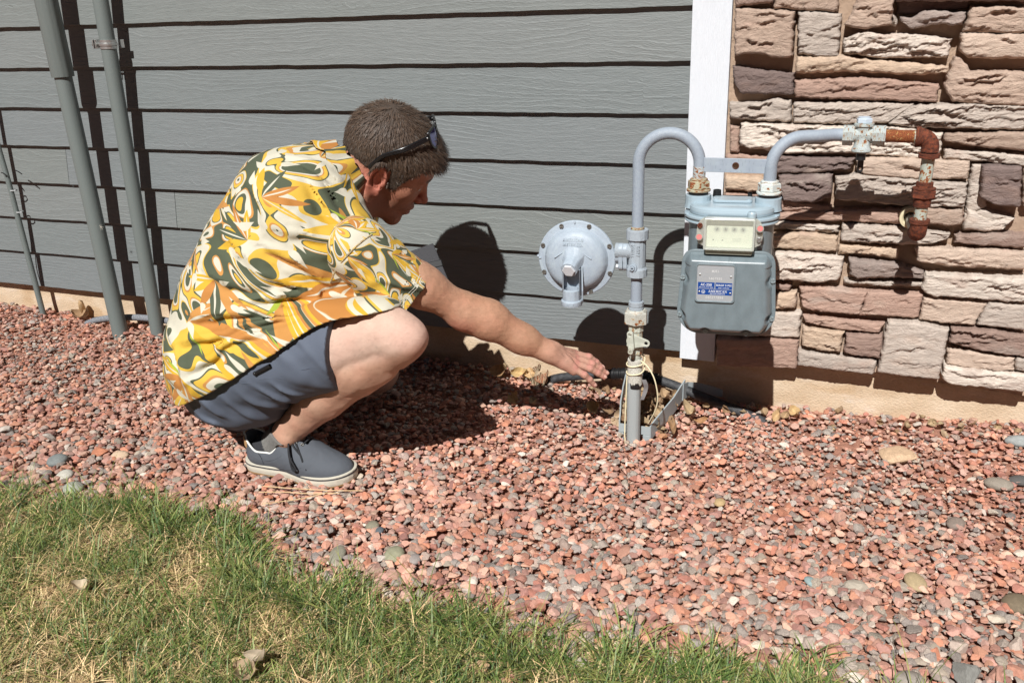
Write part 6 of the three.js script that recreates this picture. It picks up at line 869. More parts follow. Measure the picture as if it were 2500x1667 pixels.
// ================================================================ CLOTHES
// printed cotton: big leaves, fans and swirls in yellow, orange and olive on cream (1 unit = 0.7 m)
const shirtTex = (() => {
  const S = 2048, B = 1024, cv = document.createElement('canvas'); cv.width = cv.height = S; const k = cv.getContext('2d'), r = rng(2024), px = S / 0.7;
  const Y = [[200, 158, 44], [206, 168, 62]], O = [[184, 130, 66], [176, 118, 56]], G = [74, 81, 62], C = [197, 192, 174], css = (c) => `rgb(${c[0]},${c[1]},${c[2]})`, LIME = 'rgb(150,164,52)', pick = (a) => a[Math.floor(r() * a.length)];
  // swooping bands from a warped, tiling field
  const field = (u, v) => { const a = u * 2 * Math.PI, b = v * 2 * Math.PI, R0 = 0.62, w1 = n4(Math.cos(a) * 0.8, Math.sin(a) * 0.8, Math.cos(b) * 0.8 + 7, Math.sin(b) * 0.8) * 0.40, w2 = n4(Math.cos(a) * 0.8 + 9, Math.sin(a) * 0.8, Math.cos(b) * 0.8, Math.sin(b) * 0.8 + 5) * 0.40, A = a + w1, D = b + w2; return 1.15 * n4(Math.cos(A) * R0 * 2.1 + 1.7, Math.sin(A) * R0 * 2.1 - 2.3, Math.cos(D) * R0 * 2.1 + 4.1, Math.sin(D) * R0 * 2.1 + 0.6); };
  const F = new Float32Array(B * B); for (let y = 0; y < B; y++) for (let x = 0; x < B; x++) F[y * B + x] = field(x / B, y / B);
  const band = (f) => f < -0.60 ? Y[0] : f < -0.53 ? G : f < -0.40 ? C : f < -0.345 ? O[0] : f < -0.04 ? G : f < 0.0 ? Y[1] : f < 0.22 ? C : f < 0.27 ? G : f < 0.44 ? Y[1] : f < 0.51 ? O[0] : f < 0.64 ? C : G;
  const img = k.createImageData(S, S); for (let y = 0; y < S; y++) for (let x = 0; x < S; x++) { const fx = x / 2, fy = y / 2, x0 = Math.floor(fx), y0 = Math.floor(fy), x1 = (x0 + 1) % B, y1 = (y0 + 1) % B, a = fx - x0, b = fy - y0, f = lerp(lerp(F[y0 * B + x0], F[y0 * B + x1], a), lerp(F[y1 * B + x0], F[y1 * B + x1], a), b), c = band(f), i = (y * S + x) * 4; img.data[i] = c[0]; img.data[i + 1] = c[1]; img.data[i + 2] = c[2]; img.data[i + 3] = 255; }
  k.putImageData(img, 0, 0);
  const wrap = (x, y, R0, fn) => { for (const dx of [-S, 0, S]) for (const dy of [-S, 0, S]) { if (x + dx < -R0 || x + dx > S + R0 || y + dy < -R0 || y + dy > S + R0) continue; k.save(); k.translate(x + dx, y + dy); fn(); k.restore(); } };
  const petal = (L, w, bend, col) => { k.fillStyle = col; k.beginPath(); k.moveTo(0, 0); k.bezierCurveTo(L * 0.3, -w + bend * 0.3, L * 0.7, -w * 0.8 + bend, L, bend); k.bezierCurveTo(L * 0.7, w * 0.7 + bend * 0.7, L * 0.3, w * 0.9, 0, 0); k.fill(); };
  const drop = (L, w, col) => { k.fillStyle = col; k.beginPath(); k.moveTo(0, 0); k.bezierCurveTo(L * 0.35, -w * 0.3, L * 0.6, -w, L * 0.9, -w * 0.8); k.bezierCurveTo(L * 1.2, -w * 0.5, L * 1.15, w * 0.7, L * 0.85, w * 0.8); k.bezierCurveTo(L * 0.6, w * 0.7, L * 0.35, w * 0.25, 0, 0); k.fill(); };
  const seen = [], spots = (n, Rm, gap, fn) => { for (let t = 0, m = 0; t < 6000 && m < n; t++) { const x = r() * S, y = r() * S, R0 = Rm * (0.8 + 0.4 * r()); if (seen.some((q) => { let dx = Math.abs(q[0] - x), dy = Math.abs(q[1] - y); dx = Math.min(dx, S - dx); dy = Math.min(dy, S - dy); return Math.hypot(dx, dy) < (q[2] + R0) * gap; })) continue; seen.push([x, y, R0]); m++; fn(x, y, R0); } };
  spots(40, 0.080 * px, 0.60, (x, y, R0) => { const n = 5 + Math.floor(r() * 3), span = 1.5 + r() * 0.9, a0 = r() * 6.28, list = []; for (let i = 0; i < n; i++) list.push([(i / (n - 1) - 0.5) * span, R0 * (0.75 + 0.5 * r()), [css(Y[0]), css(O[0]), css(G), css(O[1]), css(Y[1])][(i + Math.floor(r() * 2)) % 5], r(), (r() - 0.5) * R0 * 0.2]); const order = list.map((_, i) => i).sort((p, q) => Math.abs(q - n / 2) - Math.abs(p - n / 2)); const lime = r() < 0.5; wrap(x, y, R0 * 1.5, () => { k.rotate(a0);  for (const i of order) { k.save(); k.rotate(list[i][0]); petal(list[i][1], list[i][1] * 0.15, list[i][4], list[i][2]); if (list[i][3] < 0.4) petal(list[i][1] * 0.8, list[i][1] * 0.03, list[i][4] * 0.8, css(C)); k.restore(); } if (lime) { k.save(); k.rotate(span * 0.62); petal(R0 * 0.6, R0 * 0.06, R0 * 0.06, LIME); k.restore(); } }); });
  // cream teardrops inside the dark bands, along their run
  for (let t = 0, m = 0; t < 9000 && m < 150; t++) { const x = Math.floor(r() * B), y = Math.floor(r() * B), f = F[y * B + x]; if (!((f > -0.20 && f < -0.12) || f > 0.72 || (f > 0.34 && f < 0.38 && r() < 0.5))) continue; if (seen.some((q) => Math.hypot(q[0] - x * 2, q[1] - y * 2) < 0.026 * px)) continue; seen.push([x * 2, y * 2, 10]); m++; const gx = F[y * B + (x + 4) % B] - F[y * B + (x + B - 4) % B], gy = F[((y + 4) % B) * B + x] - F[((y + B - 4) % B) * B + x], a = Math.atan2(gx, -gy), L = (0.020 + 0.012 * r()) * px; wrap(x * 2, y * 2, L * 1.3, () => { k.rotate(a); drop(L, L * 0.30, css(C)); }); }
  const t = new THREE.CanvasTexture(cv); t.colorSpace = THREE.SRGBColorSpace; t.wrapS = t.wrapT = THREE.RepeatWrapping; return t;
})();
M.shirt = phys({  map: shirtTex, roughness: 0.85, sheen: 0.15, sheenRoughness: 0.6, sheenColor: lin(0.8, 0.8, 0.75), bumpMap: withRepeat(T.weave, 5, 5), bumpScale: 0.00025 });
// uv about an axis, in 0.7 m units; fn gives [angle length, height] per corner, seams closed per triangle
function wrapUV(g0, axisA, axisB, radius, turn) {
  const g = g0.toNonIndexed(), p = g.attributes.position, uv = new Float32Array(p.count * 2), d = axisB.clone().sub(axisA).normalize(), e1 = (Math.abs(d.y) > 0.9 ? V(1, 0, 0) : V(0, 1, 0)); e1.addScaledVector(d, -e1.dot(d)).normalize(); const e2 = new THREE.Vector3().crossVectors(d, e1), per = 2 * Math.PI * radius / 0.7, q = V(0, 0, 0);
  for (let i = 0; i < p.count; i += 3) { const us = [], vs = []; for (let c = 0; c < 3; c++) { q.fromBufferAttribute(p, i + c).sub(axisA); let a = Math.atan2(q.dot(e2), q.dot(e1)) + turn; a -= Math.PI * 2 * Math.floor(a / (Math.PI * 2)); us.push(a / (2 * Math.PI) * Math.round(per * 1.0)); vs.push(q.dot(d) / 0.7 * 1.0); } const mx = Math.max(...us); for (let c = 0; c < 3; c++) { if (mx - us[c] > Math.round(per * 1.0) / 2) us[c] += Math.round(per * 1.0); uv[(i + c) * 2] = us[c]; uv[(i + c) * 2 + 1] = vs[c]; } }
  g.setAttribute('uv', new THREE.BufferAttribute(uv, 2)); return g;
}
const hemA = at(436, 962, 0.72), hemB = at(600, 880, 0.80), hemC = at(812, 760, 0.74);
const shirtPlane = (() => { const a = hemA, b = hemC, t = b.clone().sub(a), n = new THREE.Vector3().crossVectors(t, AX).normalize(); if (n.y > 0) n.negate(); return plane(a.clone().lerp(b, 0.5), n); })();
const hemCut = (() => { const a = at(700, 786, 0.74), b = at(950, 748, 0.68), t = b.clone().sub(a), n = new THREE.Vector3().crossVectors(t, V(0.34, 0.18, 0.92)).normalize(); if (n.y > 0) n.negate(); const p2 = plane(a, n); return (x, y, z) => smin(shirtPlane(x, y, z) + 0.010, Math.max(p2(x, y, z), -0.62 - 0.10 - x), 0.02); })();
const trunkShirt = trunk(0.010), shlR = cone(V(-0.760, 0.635, 0.535), V(-0.760, 0.635, 0.535).lerp(J.shR, 0.62), 0.070, 0.066), shlL = cone(V(-0.760, 0.635, 0.535), J.shL, 0.070, 0.066), front = cone(V(-0.81, 0.395, 0.625), V(-0.575, 0.475, 0.575), 0.10, 0.068), hipCloth = (() => { const a = cone(J.hipR, J.hipR.clone().lerp(J.kneeR, 0.85), 0.122, 0.088), s = ell(V(-0.985, 0.235, 0.665), [0.118, 0.105, 0.172], [V(0.866, 0, -0.5), V(0, 1, 0), AX]); return (x, y, z) => smin(a(x, y, z), s(x, y, z), 0.04); })(), chestF = ell(V(-0.735, 0.53, 0.575), [0.105, 0.13, 0.15], [V(0.8, 0.3, -0.46), V(-0.35, 0.93, 0.1), AX]), belly = ell(V(-0.84, 0.375, 0.625), [0.115, 0.13, 0.15], [V(0.866, 0, -0.5), V(0, 1, 0), AX]), latR = cone(V(-0.70, 0.56, 0.62), V(-0.80, 0.40, 0.715), 0.075, 0.078), rump = ell(V(-1.0, 0.27, 0.665), [0.105, 0.105, 0.165], [V(0.866, 0, -0.5), V(0, 1, 0), AX]);
const smooth0 = (x, y, z) => { let d = trunkShirt(x, y, z); d = smin(d, shlR(x, y, z), 0.05); d = smin(d, shlL(x, y, z), 0.05); d = smin(d, chestF(x, y, z), 0.05); d = smin(d, belly(x, y, z), 0.05); d = smin(d, latR(x, y, z), 0.05); d = smin(d, rump(x, y, z), 0.05); d = smin(d, front(x, y, z), 0.06); return smin(d, hipCloth(x, y, z) - 0.012, 0.03); };
const marchTo = (fn, px, py) => { const d = at(px, py, 0).sub(CAM).normalize(), q = CAM.clone(); for (let i = 0; i < 120; i++) { const v = fn(q.x, q.y, q.z); if (v < 0.0005) return q; q.addScaledVector(d, Math.max(v * 0.8, 0.0005)); } return q; };
// drag lines of the cloth: [from, via, to, height, width]
const CREASES = [[[650, 598], [730, 640], [806, 692], 0.008, 0.009], [[640, 664], [700, 692], [775, 712], 0.008, 0.008], [[600, 735], [680, 722], [772, 716], 0.009, 0.010], [[470, 772], [570, 764], [700, 748], 0.009, 0.010], [[425, 838], [500, 822], [590, 802], 0.008, 0.010], [[520, 846], [590, 822], [660, 806], 0.007, 0.009], [[450, 900], [500, 880], [545, 850], 0.008, 0.010], [[560, 800], [640, 785], [720, 770], 0.007, 0.008], [[690, 560], [760, 575], [850, 590], 0.005, 0.010], [[760, 430], [800, 500], [850, 560], 0.006, 0.012], [[700, 380], [770, 400], [840, 450], 0.005, 0.010], [[500, 660], [560, 690], [640, 700], 0.006, 0.011], [[410, 800], [430, 850], [450, 930], 0.008, 0.012], [[540, 560], [600, 620], [650, 690], 0.004, 0.013], [[600, 420], [640, 500], [660, 570], 0.004, 0.014], [[870, 520], [900, 560], [930, 590], 0.006, 0.009], [[640, 470], [720, 520], [800, 620], 0.004, 0.012]].map(([a, b, c, h, w]) => [marchTo(smooth0, ...a), marchTo(smooth0, ...b), marchTo(smooth0, ...c), h, w]);
const segD = (x, y, z, a, b) => { const bx = b.x - a.x, by = b.y - a.y, bz = b.z - a.z, px = x - a.x, py = y - a.y, pz = z - a.z, l2 = bx * bx + by * by + bz * bz, t = clamp((px * bx + py * by + pz * bz) / l2), dx = px - bx * t, dy = py - by * t, dz = pz - bz * t; return [Math.hypot(dx, dy, dz), t, dx, dy, dz]; };
const folds = (x, y, z) => {
  let f = 0.0022 * fbm3(x * 12, y * 22, z * 12, 2); const h = -hemCut(x, y, z); f += 0.0050 * n3(x * 7 + 3, y * 16, z * 7) * sstep(0.20, 0.05, h);
  for (const [a, b, c, hh, w] of CREASES) { const s1 = segD(x, y, z, a, b), s2 = segD(x, y, z, b, c), first = s1[0] < s2[0], s = first ? s1 : s2; if (s[0] > w * 4) continue; const T = first ? s[1] * 0.5 : 0.5 + s[1] * 0.5, end = Math.sin(Math.PI * clamp(0.08 + 0.84 * T)), side = s[3] > 0 ? 1 : -1, q = s[0] / w * side + 0.35 * n3(x * 20, y * 20, z * 20); f += 1.5 * hh * end * (Math.exp(-q * q) - 0.8 * Math.exp(-(q + 1.7) * (q + 1.7))); }
  return f;
};
const shirtD = (x, y, z) => { let d = trunkShirt(x, y, z); d = smin(d, shlR(x, y, z), 0.05); d = smin(d, shlL(x, y, z), 0.05); d = smin(d, chestF(x, y, z), 0.05); d = smin(d, belly(x, y, z), 0.05); d = smin(d, latR(x, y, z), 0.05); d = smin(d, rump(x, y, z), 0.05); d = smin(d, front(x, y, z), 0.06); d = smin(d, hipCloth(x, y, z) - 0.012, 0.03); return d - folds(x, y, z); };
{
  const neckCut = plane(V(-0.722, 0.700, 0.508), neckB.clone().sub(neckA)), hem = hemCut;
  const fn = (x, y, z) => { const d = shirtD(x, y, z), h = hem(x, y, z); let s = smax(d, h, 0.004); return Math.max(s, neckCut(x, y, z)); };
  const g = surface(fn, V(-1.22, 0.08, 0.26), V(-0.46, 0.82, 0.92), 0.0052);
  part(man, 'shirt', wrapUV(g, V(-0.95, 0.30, 0.66), V(-0.735, 0.69, 0.522), 0.16, 1.2), M.shirt, false);
  // sleeve: a loose tube round the upper arm that ends in a hem
  const sEnd = at(996, 716, 0.585), sA = J.shR.clone().add(V(-0.02, 0.01, 0.0)), dir = at(1040, 735, 0.56).sub(J.shR).normalize(), slv = cone(sA, sEnd.clone().addScaledVector(dir, 0.05), 0.0745, 0.0675), endP = plane(sEnd, dir), slF = (x, y, z) => slv(x, y, z) - 0.0085 * Math.pow(0.5 + 0.5 * Math.sin((x * 0.42 + y * 1.0 - z * 0.2) * 96 + 2.6 * n3(x * 9, y * 9, z * 9)), 1.6) * sstep(-0.15, -0.06, endP(x, y, z)) * (0.35 + 0.65 * sstep(0.54, 0.48, y)) - 0.0035 * fbm3(x * 13, y * 13, z * 13, 2);
  const fs = (x, y, z) => { const d = slF(x, y, z), e = endP(x, y, z); let s = smax(d, e, 0.003); return Math.max(s, -Math.max(d + 0.0065, -e - 0.045)); };
  const gs = surface(fs, V(-0.72, 0.36, 0.46), V(-0.36, 0.68, 0.80), 0.0036), sl = part(man, 'sleeve', wrapUV(gs, J.shR, sEnd, 0.068, 2.4), M.shirt, false);
  part(sl, 'armhole_seam', sweep([[806, 690], [818, 662], [838, 634], [864, 606], [890, 584], [908, 572]].map(([px, py]) => marchTo((x, y, z) => Math.min(shirtD(x, y, z), slF(x, y, z)), px, py)), 0.0019, 6, 60), M.shirt, false);
  // stitched rows near the sleeve hem
  const stitch = (off) => { const e1 = V(0, 1, 0).addScaledVector(dir, -dir.y).normalize(), e2 = new THREE.Vector3().crossVectors(dir, e1), c = sEnd.clone().addScaledVector(dir, -off), pts = []; for (let i = 0; i <= 60; i++) { const a = i / 60 * Math.PI * 2, u = e1.clone().multiplyScalar(Math.cos(a)).addScaledVector(e2, Math.sin(a)); let t = 0.05; for (let s = 0; s < 12; s++) { const p = c.clone().addScaledVector(u, t); t -= slF(p.x, p.y, p.z); } pts.push(c.clone().addScaledVector(u, t + 0.0001)); } return sweep(pts, 0.0006, 5, 180); };
  part(sl, 'hem_stitching', merge([stitch(0.022)]), std({ color: lin(0.62, 0.6, 0.5), roughness: 0.9 }), false); part(sl, 'hem_stitching', merge([stitch(0.016)]), std({ color: lin(0.62, 0.6, 0.5), roughness: 0.9 }), false);
  const slvL = cone(J.shL, J.shL.clone().lerp(J.elL, 0.75), 0.07, 0.066); part(man, 'sleeve', wrapUV(surface((x, y, z) => smax(slvL(x, y, z), plane(J.shL.clone().lerp(J.elL, 0.72), J.elL.clone().sub(J.shL))(x, y, z), 0.003), V(-0.92, 0.30, 0.2), V(-0.62, 0.72, 0.48), 0.007), J.shL, J.elL, 0.068, 1), M.shirt, false);
  // folded collar round the neck
  const cd = neckB.clone().sub(neckA).normalize(), ring = [[0.069, 0.002], [0.0655, 0.030], [0.0675, 0.0365], [0.0725, 0.035], [0.087, 0.000], [0.0985, -0.017], [0.0965, -0.0205], [0.085, -0.005], [0.072, 0.022]];
  const col = new THREE.LatheGeometry(ring.map((p) => new THREE.Vector2(p[0], p[1])), 64, 0, Math.PI * 2), cp = col.attributes.position; for (let i = 0; i < cp.count; i++) { const x = cp.getX(i), z = cp.getZ(i), a = Math.atan2(z, x), s = 1 + 0.05 * n2(Math.cos(a) * 1.6, Math.sin(a) * 1.6); cp.setXYZ(i, x * s, cp.getY(i) + 0.006 * n2(Math.cos(a) * 2, Math.sin(a) * 2 + 4), z * s * 0.98); } col.computeVertexNormals();
  const cuv = col.attributes.uv; for (let i = 0; i < cuv.count; i++) cuv.setXY(i, cuv.getX(i) * 0.7, cuv.getY(i) * 0.12 + 0.3);
  part(man, 'collar', alongAxis(col, V(-0.730, 0.688, 0.512).addScaledVector(cd, 0.008), cd), M.shirt, false);
}
// ---- shorts
M.shorts = std({ color: lin(0.088, 0.105, 0.142), roughness: 0.78, bumpMap: withRepeat(T.weave, 7, 7), bumpScale: 0.0002 });
{
  const hemU = at(819, 763, 0.75), hemL = at(836, 923, 0.75), hm = hemU.clone().lerp(hemL, 0.5), td = J.kneeR.clone().sub(J.hipR).normalize(), ht = hemL.clone().sub(hemU), n = new THREE.Vector3().crossVectors(ht, V(0.12, 0, 1)); if (n.dot(td) < 0) n.negate(); const hemR = plane(hm, n), hemLp = plane(J.hipL.clone().lerp(J.kneeL, 0.62), J.kneeL.clone().sub(J.hipL));
  const tR = cone(J.hipR, J.hipR.clone().lerp(J.kneeR, 0.85), 0.120, 0.084), tL = cone(J.hipL, J.hipL.clone().lerp(J.kneeL, 0.85), 0.115, 0.088), seat = ell(V(-0.985, 0.235, 0.665), [0.118, 0.105, 0.172], [V(0.866, 0, -0.5), V(0, 1, 0), AX]), under = ell(V(-0.90, 0.205, 0.725), [0.125, 0.075, 0.095], [V(1, 0, 0), V(0, 1, 0), V(0, 0, 1)]), waist = plane(shirtPlane ? hemA.clone().lerp(hemC, 0.5).add(V(-0.05, 0.07, 0)) : hemA, V(-0.35, 0.94, 0));
  const fold = (x, y, z) => { const t = (x - J.hipR.x) * td.x + (y - J.hipR.y) * td.y + (z - J.hipR.z) * td.z, w = t * 1.0 + y * 0.75 - z * 0.15; const s = Math.sin(w * 92 + 2.4 * n3(x * 6, y * 6, z * 6)), k = sstep(-0.35, 0.6, n3(x * 5 + 20, y * 6, z * 5)); return 0.0120 * k * (Math.pow(0.5 + 0.5 * s, 2.4) - 0.25) * sstep(0.34, 0.22, t) + 0.0035 * fbm3(x * 11, y * 11, z * 11, 2); };
  const sd = (x, y, z) => { const r = Math.max(tR(x, y, z), hemR(x, y, z)), l = Math.max(tL(x, y, z), hemLp(x, y, z)); let d = smin(smin(seat(x, y, z), under(x, y, z), 0.04), smin(r, l, 0.012), 0.03); return d - fold(x, y, z); };
  const fn = (x, y, z) => { let d = Math.max(sd(x, y, z), waist(x, y, z)); return d; };
  const g = surface(fn, V(-1.16, 0.06, 0.42), V(-0.56, 0.52, 0.92), 0.005), p = g.attributes.position, uv = g.attributes.uv; for (let i = 0; i < p.count; i++) uv.setXY(i, p.getX(i) * 1.2 + p.getZ(i) * 0.6, p.getY(i) * 1.3);
  const sh = part(man, 'shorts', g, M.shorts, false);
  const onCloth = (px, py, lift = 0.0005) => { const d = at(px, py, 0).sub(CAM).normalize(), q = CAM.clone(); for (let i = 0; i < 90; i++) { const v = fn(q.x, q.y, q.z); if (v < 0.0004) break; q.addScaledVector(d, Math.max(v * 0.7, 0.0004)); } return q.addScaledVector(d, -lift); };
  const seam = (pts) => sweep(pts.map((a) => onCloth(a[0], a[1], -0.0003)), 0.0006, 5, pts.length * 8);
  part(sh, 'seam', seam([[556, 933], [580, 934], [600, 936], [616, 935]]), M.shorts, false); part(sh, 'seam', seam([[632, 926], [655, 924], [676, 922], [692, 925]]), M.shorts, false); part(sh, 'seam', seam([[712, 908], [735, 903], [760, 898], [790, 893]]), M.shorts, false);
  const z0 = onCloth(622, 912, 0.003), z1 = onCloth(640, 902, 0.004), z2 = onCloth(659, 892, 0.005); part(sh, 'zip_pull', merge([sweep([z0, z1, z2], 0.0042, 8, 16), new THREE.SphereGeometry(0.005, 10, 8).translate(z0.x, z0.y, z0.z)]), std({ color: lin(0.012, 0.012, 0.014), roughness: 0.25 }), false);
}
// ---- socks and shoes
{
  const shoeMat = std({ color: lin(0.082, 0.092, 0.108), roughness: 0.85, bumpMap: withRepeat(T.weave, 4, 4), bumpScale: 0.0003 }), white = std({ map: dataTex(256, 64, (u, v) => { const a = fbm2(u * 12, v * 6, 4); return [0.76 + 0.10 * a, 0.74 + 0.10 * a, 0.68 + 0.11 * a]; }, true), roughness: 0.6, bumpMap: withRepeat(T.paint, 4, 1), bumpScale: 0.0003 }), tan = std({ color: lin(0.40, 0.24, 0.11), roughness: 0.6 }), lace = std({ color: lin(0.012, 0.013, 0.016), roughness: 0.8 }), sockMat = std({ vertexColors: true, roughness: 1, bumpMap: withRepeat(T.weave, 10, 10), bumpScale: 0.0005 });
  // local frame of a shoe: x heel to toe, y up, z towards the outer side; length 0.292
  const halfW = (x) => { const t = clamp(x / 0.292); return (0.0365 + 0.013 * sstep(0.35, 0.72, t) - 0.004 * sstep(0.25, 0.45, t) * (1 - sstep(0.45, 0.6, t))) * Math.sqrt(Math.max(0, 1 - Math.pow(Math.max(0, (t - 0.70) / 0.30), 2.4))) * Math.sqrt(Math.max(0, 1 - Math.pow(Math.max(0, (0.14 - t) / 0.14), 2.2))); };
  const spring = (x) => 0.006 * Math.pow(clamp((x - 0.19) / 0.10), 2) * 1.8, outline = []; for (let i = 0; i <= 60; i++) { const x = 0.292 * (0.5 - 0.5 * Math.cos(i / 60 * Math.PI)); outline.push([x, halfW(x)]); }
  function soleGeo(y0, y1, out, bulge) { const pos = [], idx = [], ring = [...outline.map((p) => [p[0], p[1]]), ...outline.slice(1, -1).reverse().map((p) => [p[0], -p[1]])], n = ring.length, lev = 5; for (let l = 0; l <= lev; l++) { const t = l / lev, b = out + bulge * Math.sin(t * Math.PI); for (let i = 0; i < n; i++) { const p = ring[(i + n - 1) % n], q = ring[(i + 1) % n], tx = q[0] - p[0], tz = q[1] - p[1], L = Math.hypot(tx, tz) || 1; pos.push(ring[i][0] - tz / L * -1 * b * -1 * -1, lerp(y0, y1, t) + spring(ring[i][0]), ring[i][1] + tx / L * b); } }
    // outward offset is kept simple: away from the middle line
    for (let l = 0; l <= lev; l++) for (let i = 0; i < n; i++) { const t = l / lev, b = out + bulge * Math.sin(t * Math.PI), k = (l * n + i) * 3, cx = clamp(ring[i][0], 0.04, 0.245), dx = ring[i][0] - cx, dz = ring[i][1], L = Math.hypot(dx, dz) || 1; pos[k] = ring[i][0] + dx / L * b; pos[k + 2] = ring[i][1] + dz / L * b; }
    for (let l = 0; l < lev; l++) for (let i = 0; i < n; i++) { const a = l * n + i, b = l * n + (i + 1) % n; idx.push(a, b, a + n, b, b + n, a + n); }
    const c0 = pos.length / 3; pos.push(0.14, y0, 0, 0.14, y1, 0); for (let i = 0; i < n; i++) { const j = (i + 1) % n; idx.push(c0, j, i, c0 + 1, lev * n + i, lev * n + j); }
    const g = new THREE.BufferGeometry(); g.setAttribute('position', new THREE.Float32BufferAttribute(pos, 3)); g.setIndex(idx); g.computeVertexNormals(); return toCreasedNormals(g, 0.6); }
  const collarY = (x) => lerp(0.088, 0.058, sstep(0.0, 0.055, x)) + 0.030 * sstep(0.085, 0.125, x) + 0.004 * sstep(0.02, 0.0, x);
  const upperD0 = (() => { const heel = cone(V(0.040, 0.04, 0), V(0.036, 0.075, 0), 0.0375, 0.0345), mid = cone(V(0.07, 0.040, 0), V(0.165, 0.040, 0.002), 0.0385, 0.0455), toe = ell(V(0.212, 0.030, 0.002), [0.078, 0.036, 0.0475]), vamp = cone(V(0.115, 0.075, 0), V(0.205, 0.040, 0.001), 0.030, 0.026); return (x, y, z) => smin(smin(heel(x, y, z), mid(x, y, z), 0.03), smin(toe(x, y, z), vamp(x, y, z), 0.03), 0.03); })();
  const upperFn = (x, y, z) => { let d = upperD0(x, y, z) - 0.0008 * fbm3(x * 40, y * 40, z * 40, 2); const top = y - collarY(x); d = Math.max(d, 0.012 - y); if (x < 0.125) { d = Math.max(d, top); if (y > 0.03) d = Math.max(d, -(upperD0(x, y, z) + 0.0065)); } const slot = Math.max(Math.abs(z - 0.001) - 0.011, Math.abs(x - 0.150) - 0.032, 0.045 - y); return Math.max(d, -slot); };
  function makeShoe(name, place, full) {
    const s = new THREE.Group(); s.name = name; s.position.copy(place.pos).sub(man.position); s.quaternion.copy(place.q); man.add(s); s.userData.label = place.label;
    part(s, 'upper', surface(upperFn, V(-0.015, 0.0, -0.065), V(0.31, 0.125, 0.065), full ? 0.0026 : 0.005), shoeMat);
    part(s, 'sole', soleGeo(0.0, 0.0195, 0.0030, 0.0016), white);
    part(s, 'sole_stripe', soleGeo(0.0170, 0.0190, 0.0046, 0.0), std({ color: lin(0.03, 0.035, 0.045), roughness: 0.6 }));
    part(s, 'foxing_lip', soleGeo(0.0192, 0.0235, 0.0031, 0.0010), white);
    part(s, 'outsole', soleGeo(-0.004, 0.0002, 0.0030, 0), std({ color: lin(0.30, 0.17, 0.07), roughness: 0.7 }));
    if (!full) return s;
    // white binding along the collar edge, tan heel patch, tongue, eyelets, laces
    const edge = [], R0 = (x, sgn) => { const y = collarY(x); let z = 0.06; for (let i = 0; i < 40; i++) { const d = upperD0(x, y, sgn * z); z -= d * 0.8; if (Math.abs(d) < 1e-4) break; } return V(x, y, sgn * (z - 0.003)); }; for (let i = 0; i <= 20; i++) edge.push(R0(lerp(0.118, 0.012, i / 20), 1)); edge.push(V(0.0035, collarY(0.004), 0.012), V(0.001, collarY(0.0), 0), V(0.0035, collarY(0.004), -0.012)); for (let i = 0; i <= 20; i++) edge.push(R0(lerp(0.012, 0.118, i / 20), -1));
    part(s, 'collar_binding', sweep(edge, 0.0026, 8, 160), std({ color: lin(0.68, 0.68, 0.64), roughness: 0.8 }));
    part(s, 'heel_patch', surface((x, y, z) => Math.max(Math.abs(upperD0(x, y, z) - 0.0006) - 0.0014, x - 0.026 + (0.088 - y) * 0.1, 0.062 - y, y - collarY(x) - 0.001), V(-0.02, 0.05, -0.05), V(0.05, 0.11, 0.05), 0.0016), tan);
    part(s, 'tongue', surface((x, y, z) => smax(ell(V(0.128, 0.080, 0.001), [0.050, 0.0075, 0.024], [V(0.90, -0.43, 0), V(0.43, 0.90, 0), V(0, 0, 1)])(x, y, z), -9, 0.001), V(0.06, 0.04, -0.04), V(0.2, 0.13, 0.04), 0.0028), tan);
    const on = (x, z) => { let y = 0.11; for (let i = 0; i < 60; i++) { const d = upperD0(x, y, z); y -= d * 0.7; if (Math.abs(d) < 2e-4) break; } return V(x, y + 0.0012, z); };
    for (const sg of [-1, 1]) for (let i = 0; i < 4; i++) { const p = on(0.123 + i * 0.0165, 0.001 + sg * (0.0225 - 0.001 * i)); part(s, 'eyelet', new THREE.TorusGeometry(0.0030, 0.0011, 8, 16).rotateX(-Math.PI / 2 + sg * 0.75).translate(p.x, p.y, p.z), M.darkSteel); }
    const lc = []; for (let i = 0; i < 4; i++) { const a = on(0.123 + i * 0.0165, 0.0235), b = on(0.125 + i * 0.0165, -0.0225), m = a.clone().lerp(b, 0.5).add(V(0.004, 0.006, 0)); part(s, 'lace', sweep([a, m, b], 0.0022, 7, 14), lace); }
    const bow = [V(0.128, 0.092, 0.004), V(0.142, 0.098, 0.030), V(0.160, 0.070, 0.056), V(0.176, 0.045, 0.062), V(0.166, 0.040, 0.060), V(0.150, 0.072, 0.046), V(0.130, 0.090, 0.012)];
    part(s, 'lace_loop', sweep(bow, 0.0023, 7, 60), lace); part(s, 'lace_loop', sweep([V(0.128, 0.092, 0.002), V(0.150, 0.094, 0.018), V(0.178, 0.072, 0.040), V(0.186, 0.058, 0.046), V(0.176, 0.060, 0.040), V(0.150, 0.086, 0.020), V(0.130, 0.091, 0.006)], 0.0023, 7, 60), lace);
    part(s, 'lace_end', sweep([V(0.130, 0.092, 0.006), V(0.146, 0.085, 0.036), V(0.158, 0.052, 0.0535), V(0.170, 0.036, 0.0565)], 0.0022, 7, 30), lace); part(s, 'lace_end', sweep([V(0.130, 0.092, 0.0), V(0.150, 0.090, 0.028), V(0.186, 0.062, 0.042), V(0.196, 0.040, 0.050)], 0.0022, 7, 30), lace);
    part(s, 'side_seam', sweep([[0.058, 0.058, 0], [0.066, 0.048, 0], [0.070, 0.030, 0]].map(([x, y]) => { let z = 0.06; for (let i = 0; i < 40; i++) { const d = upperD0(x, y, z); z -= d * 0.8; } return V(x, y, z + 0.0004); }), 0.0007, 5, 16), lace);
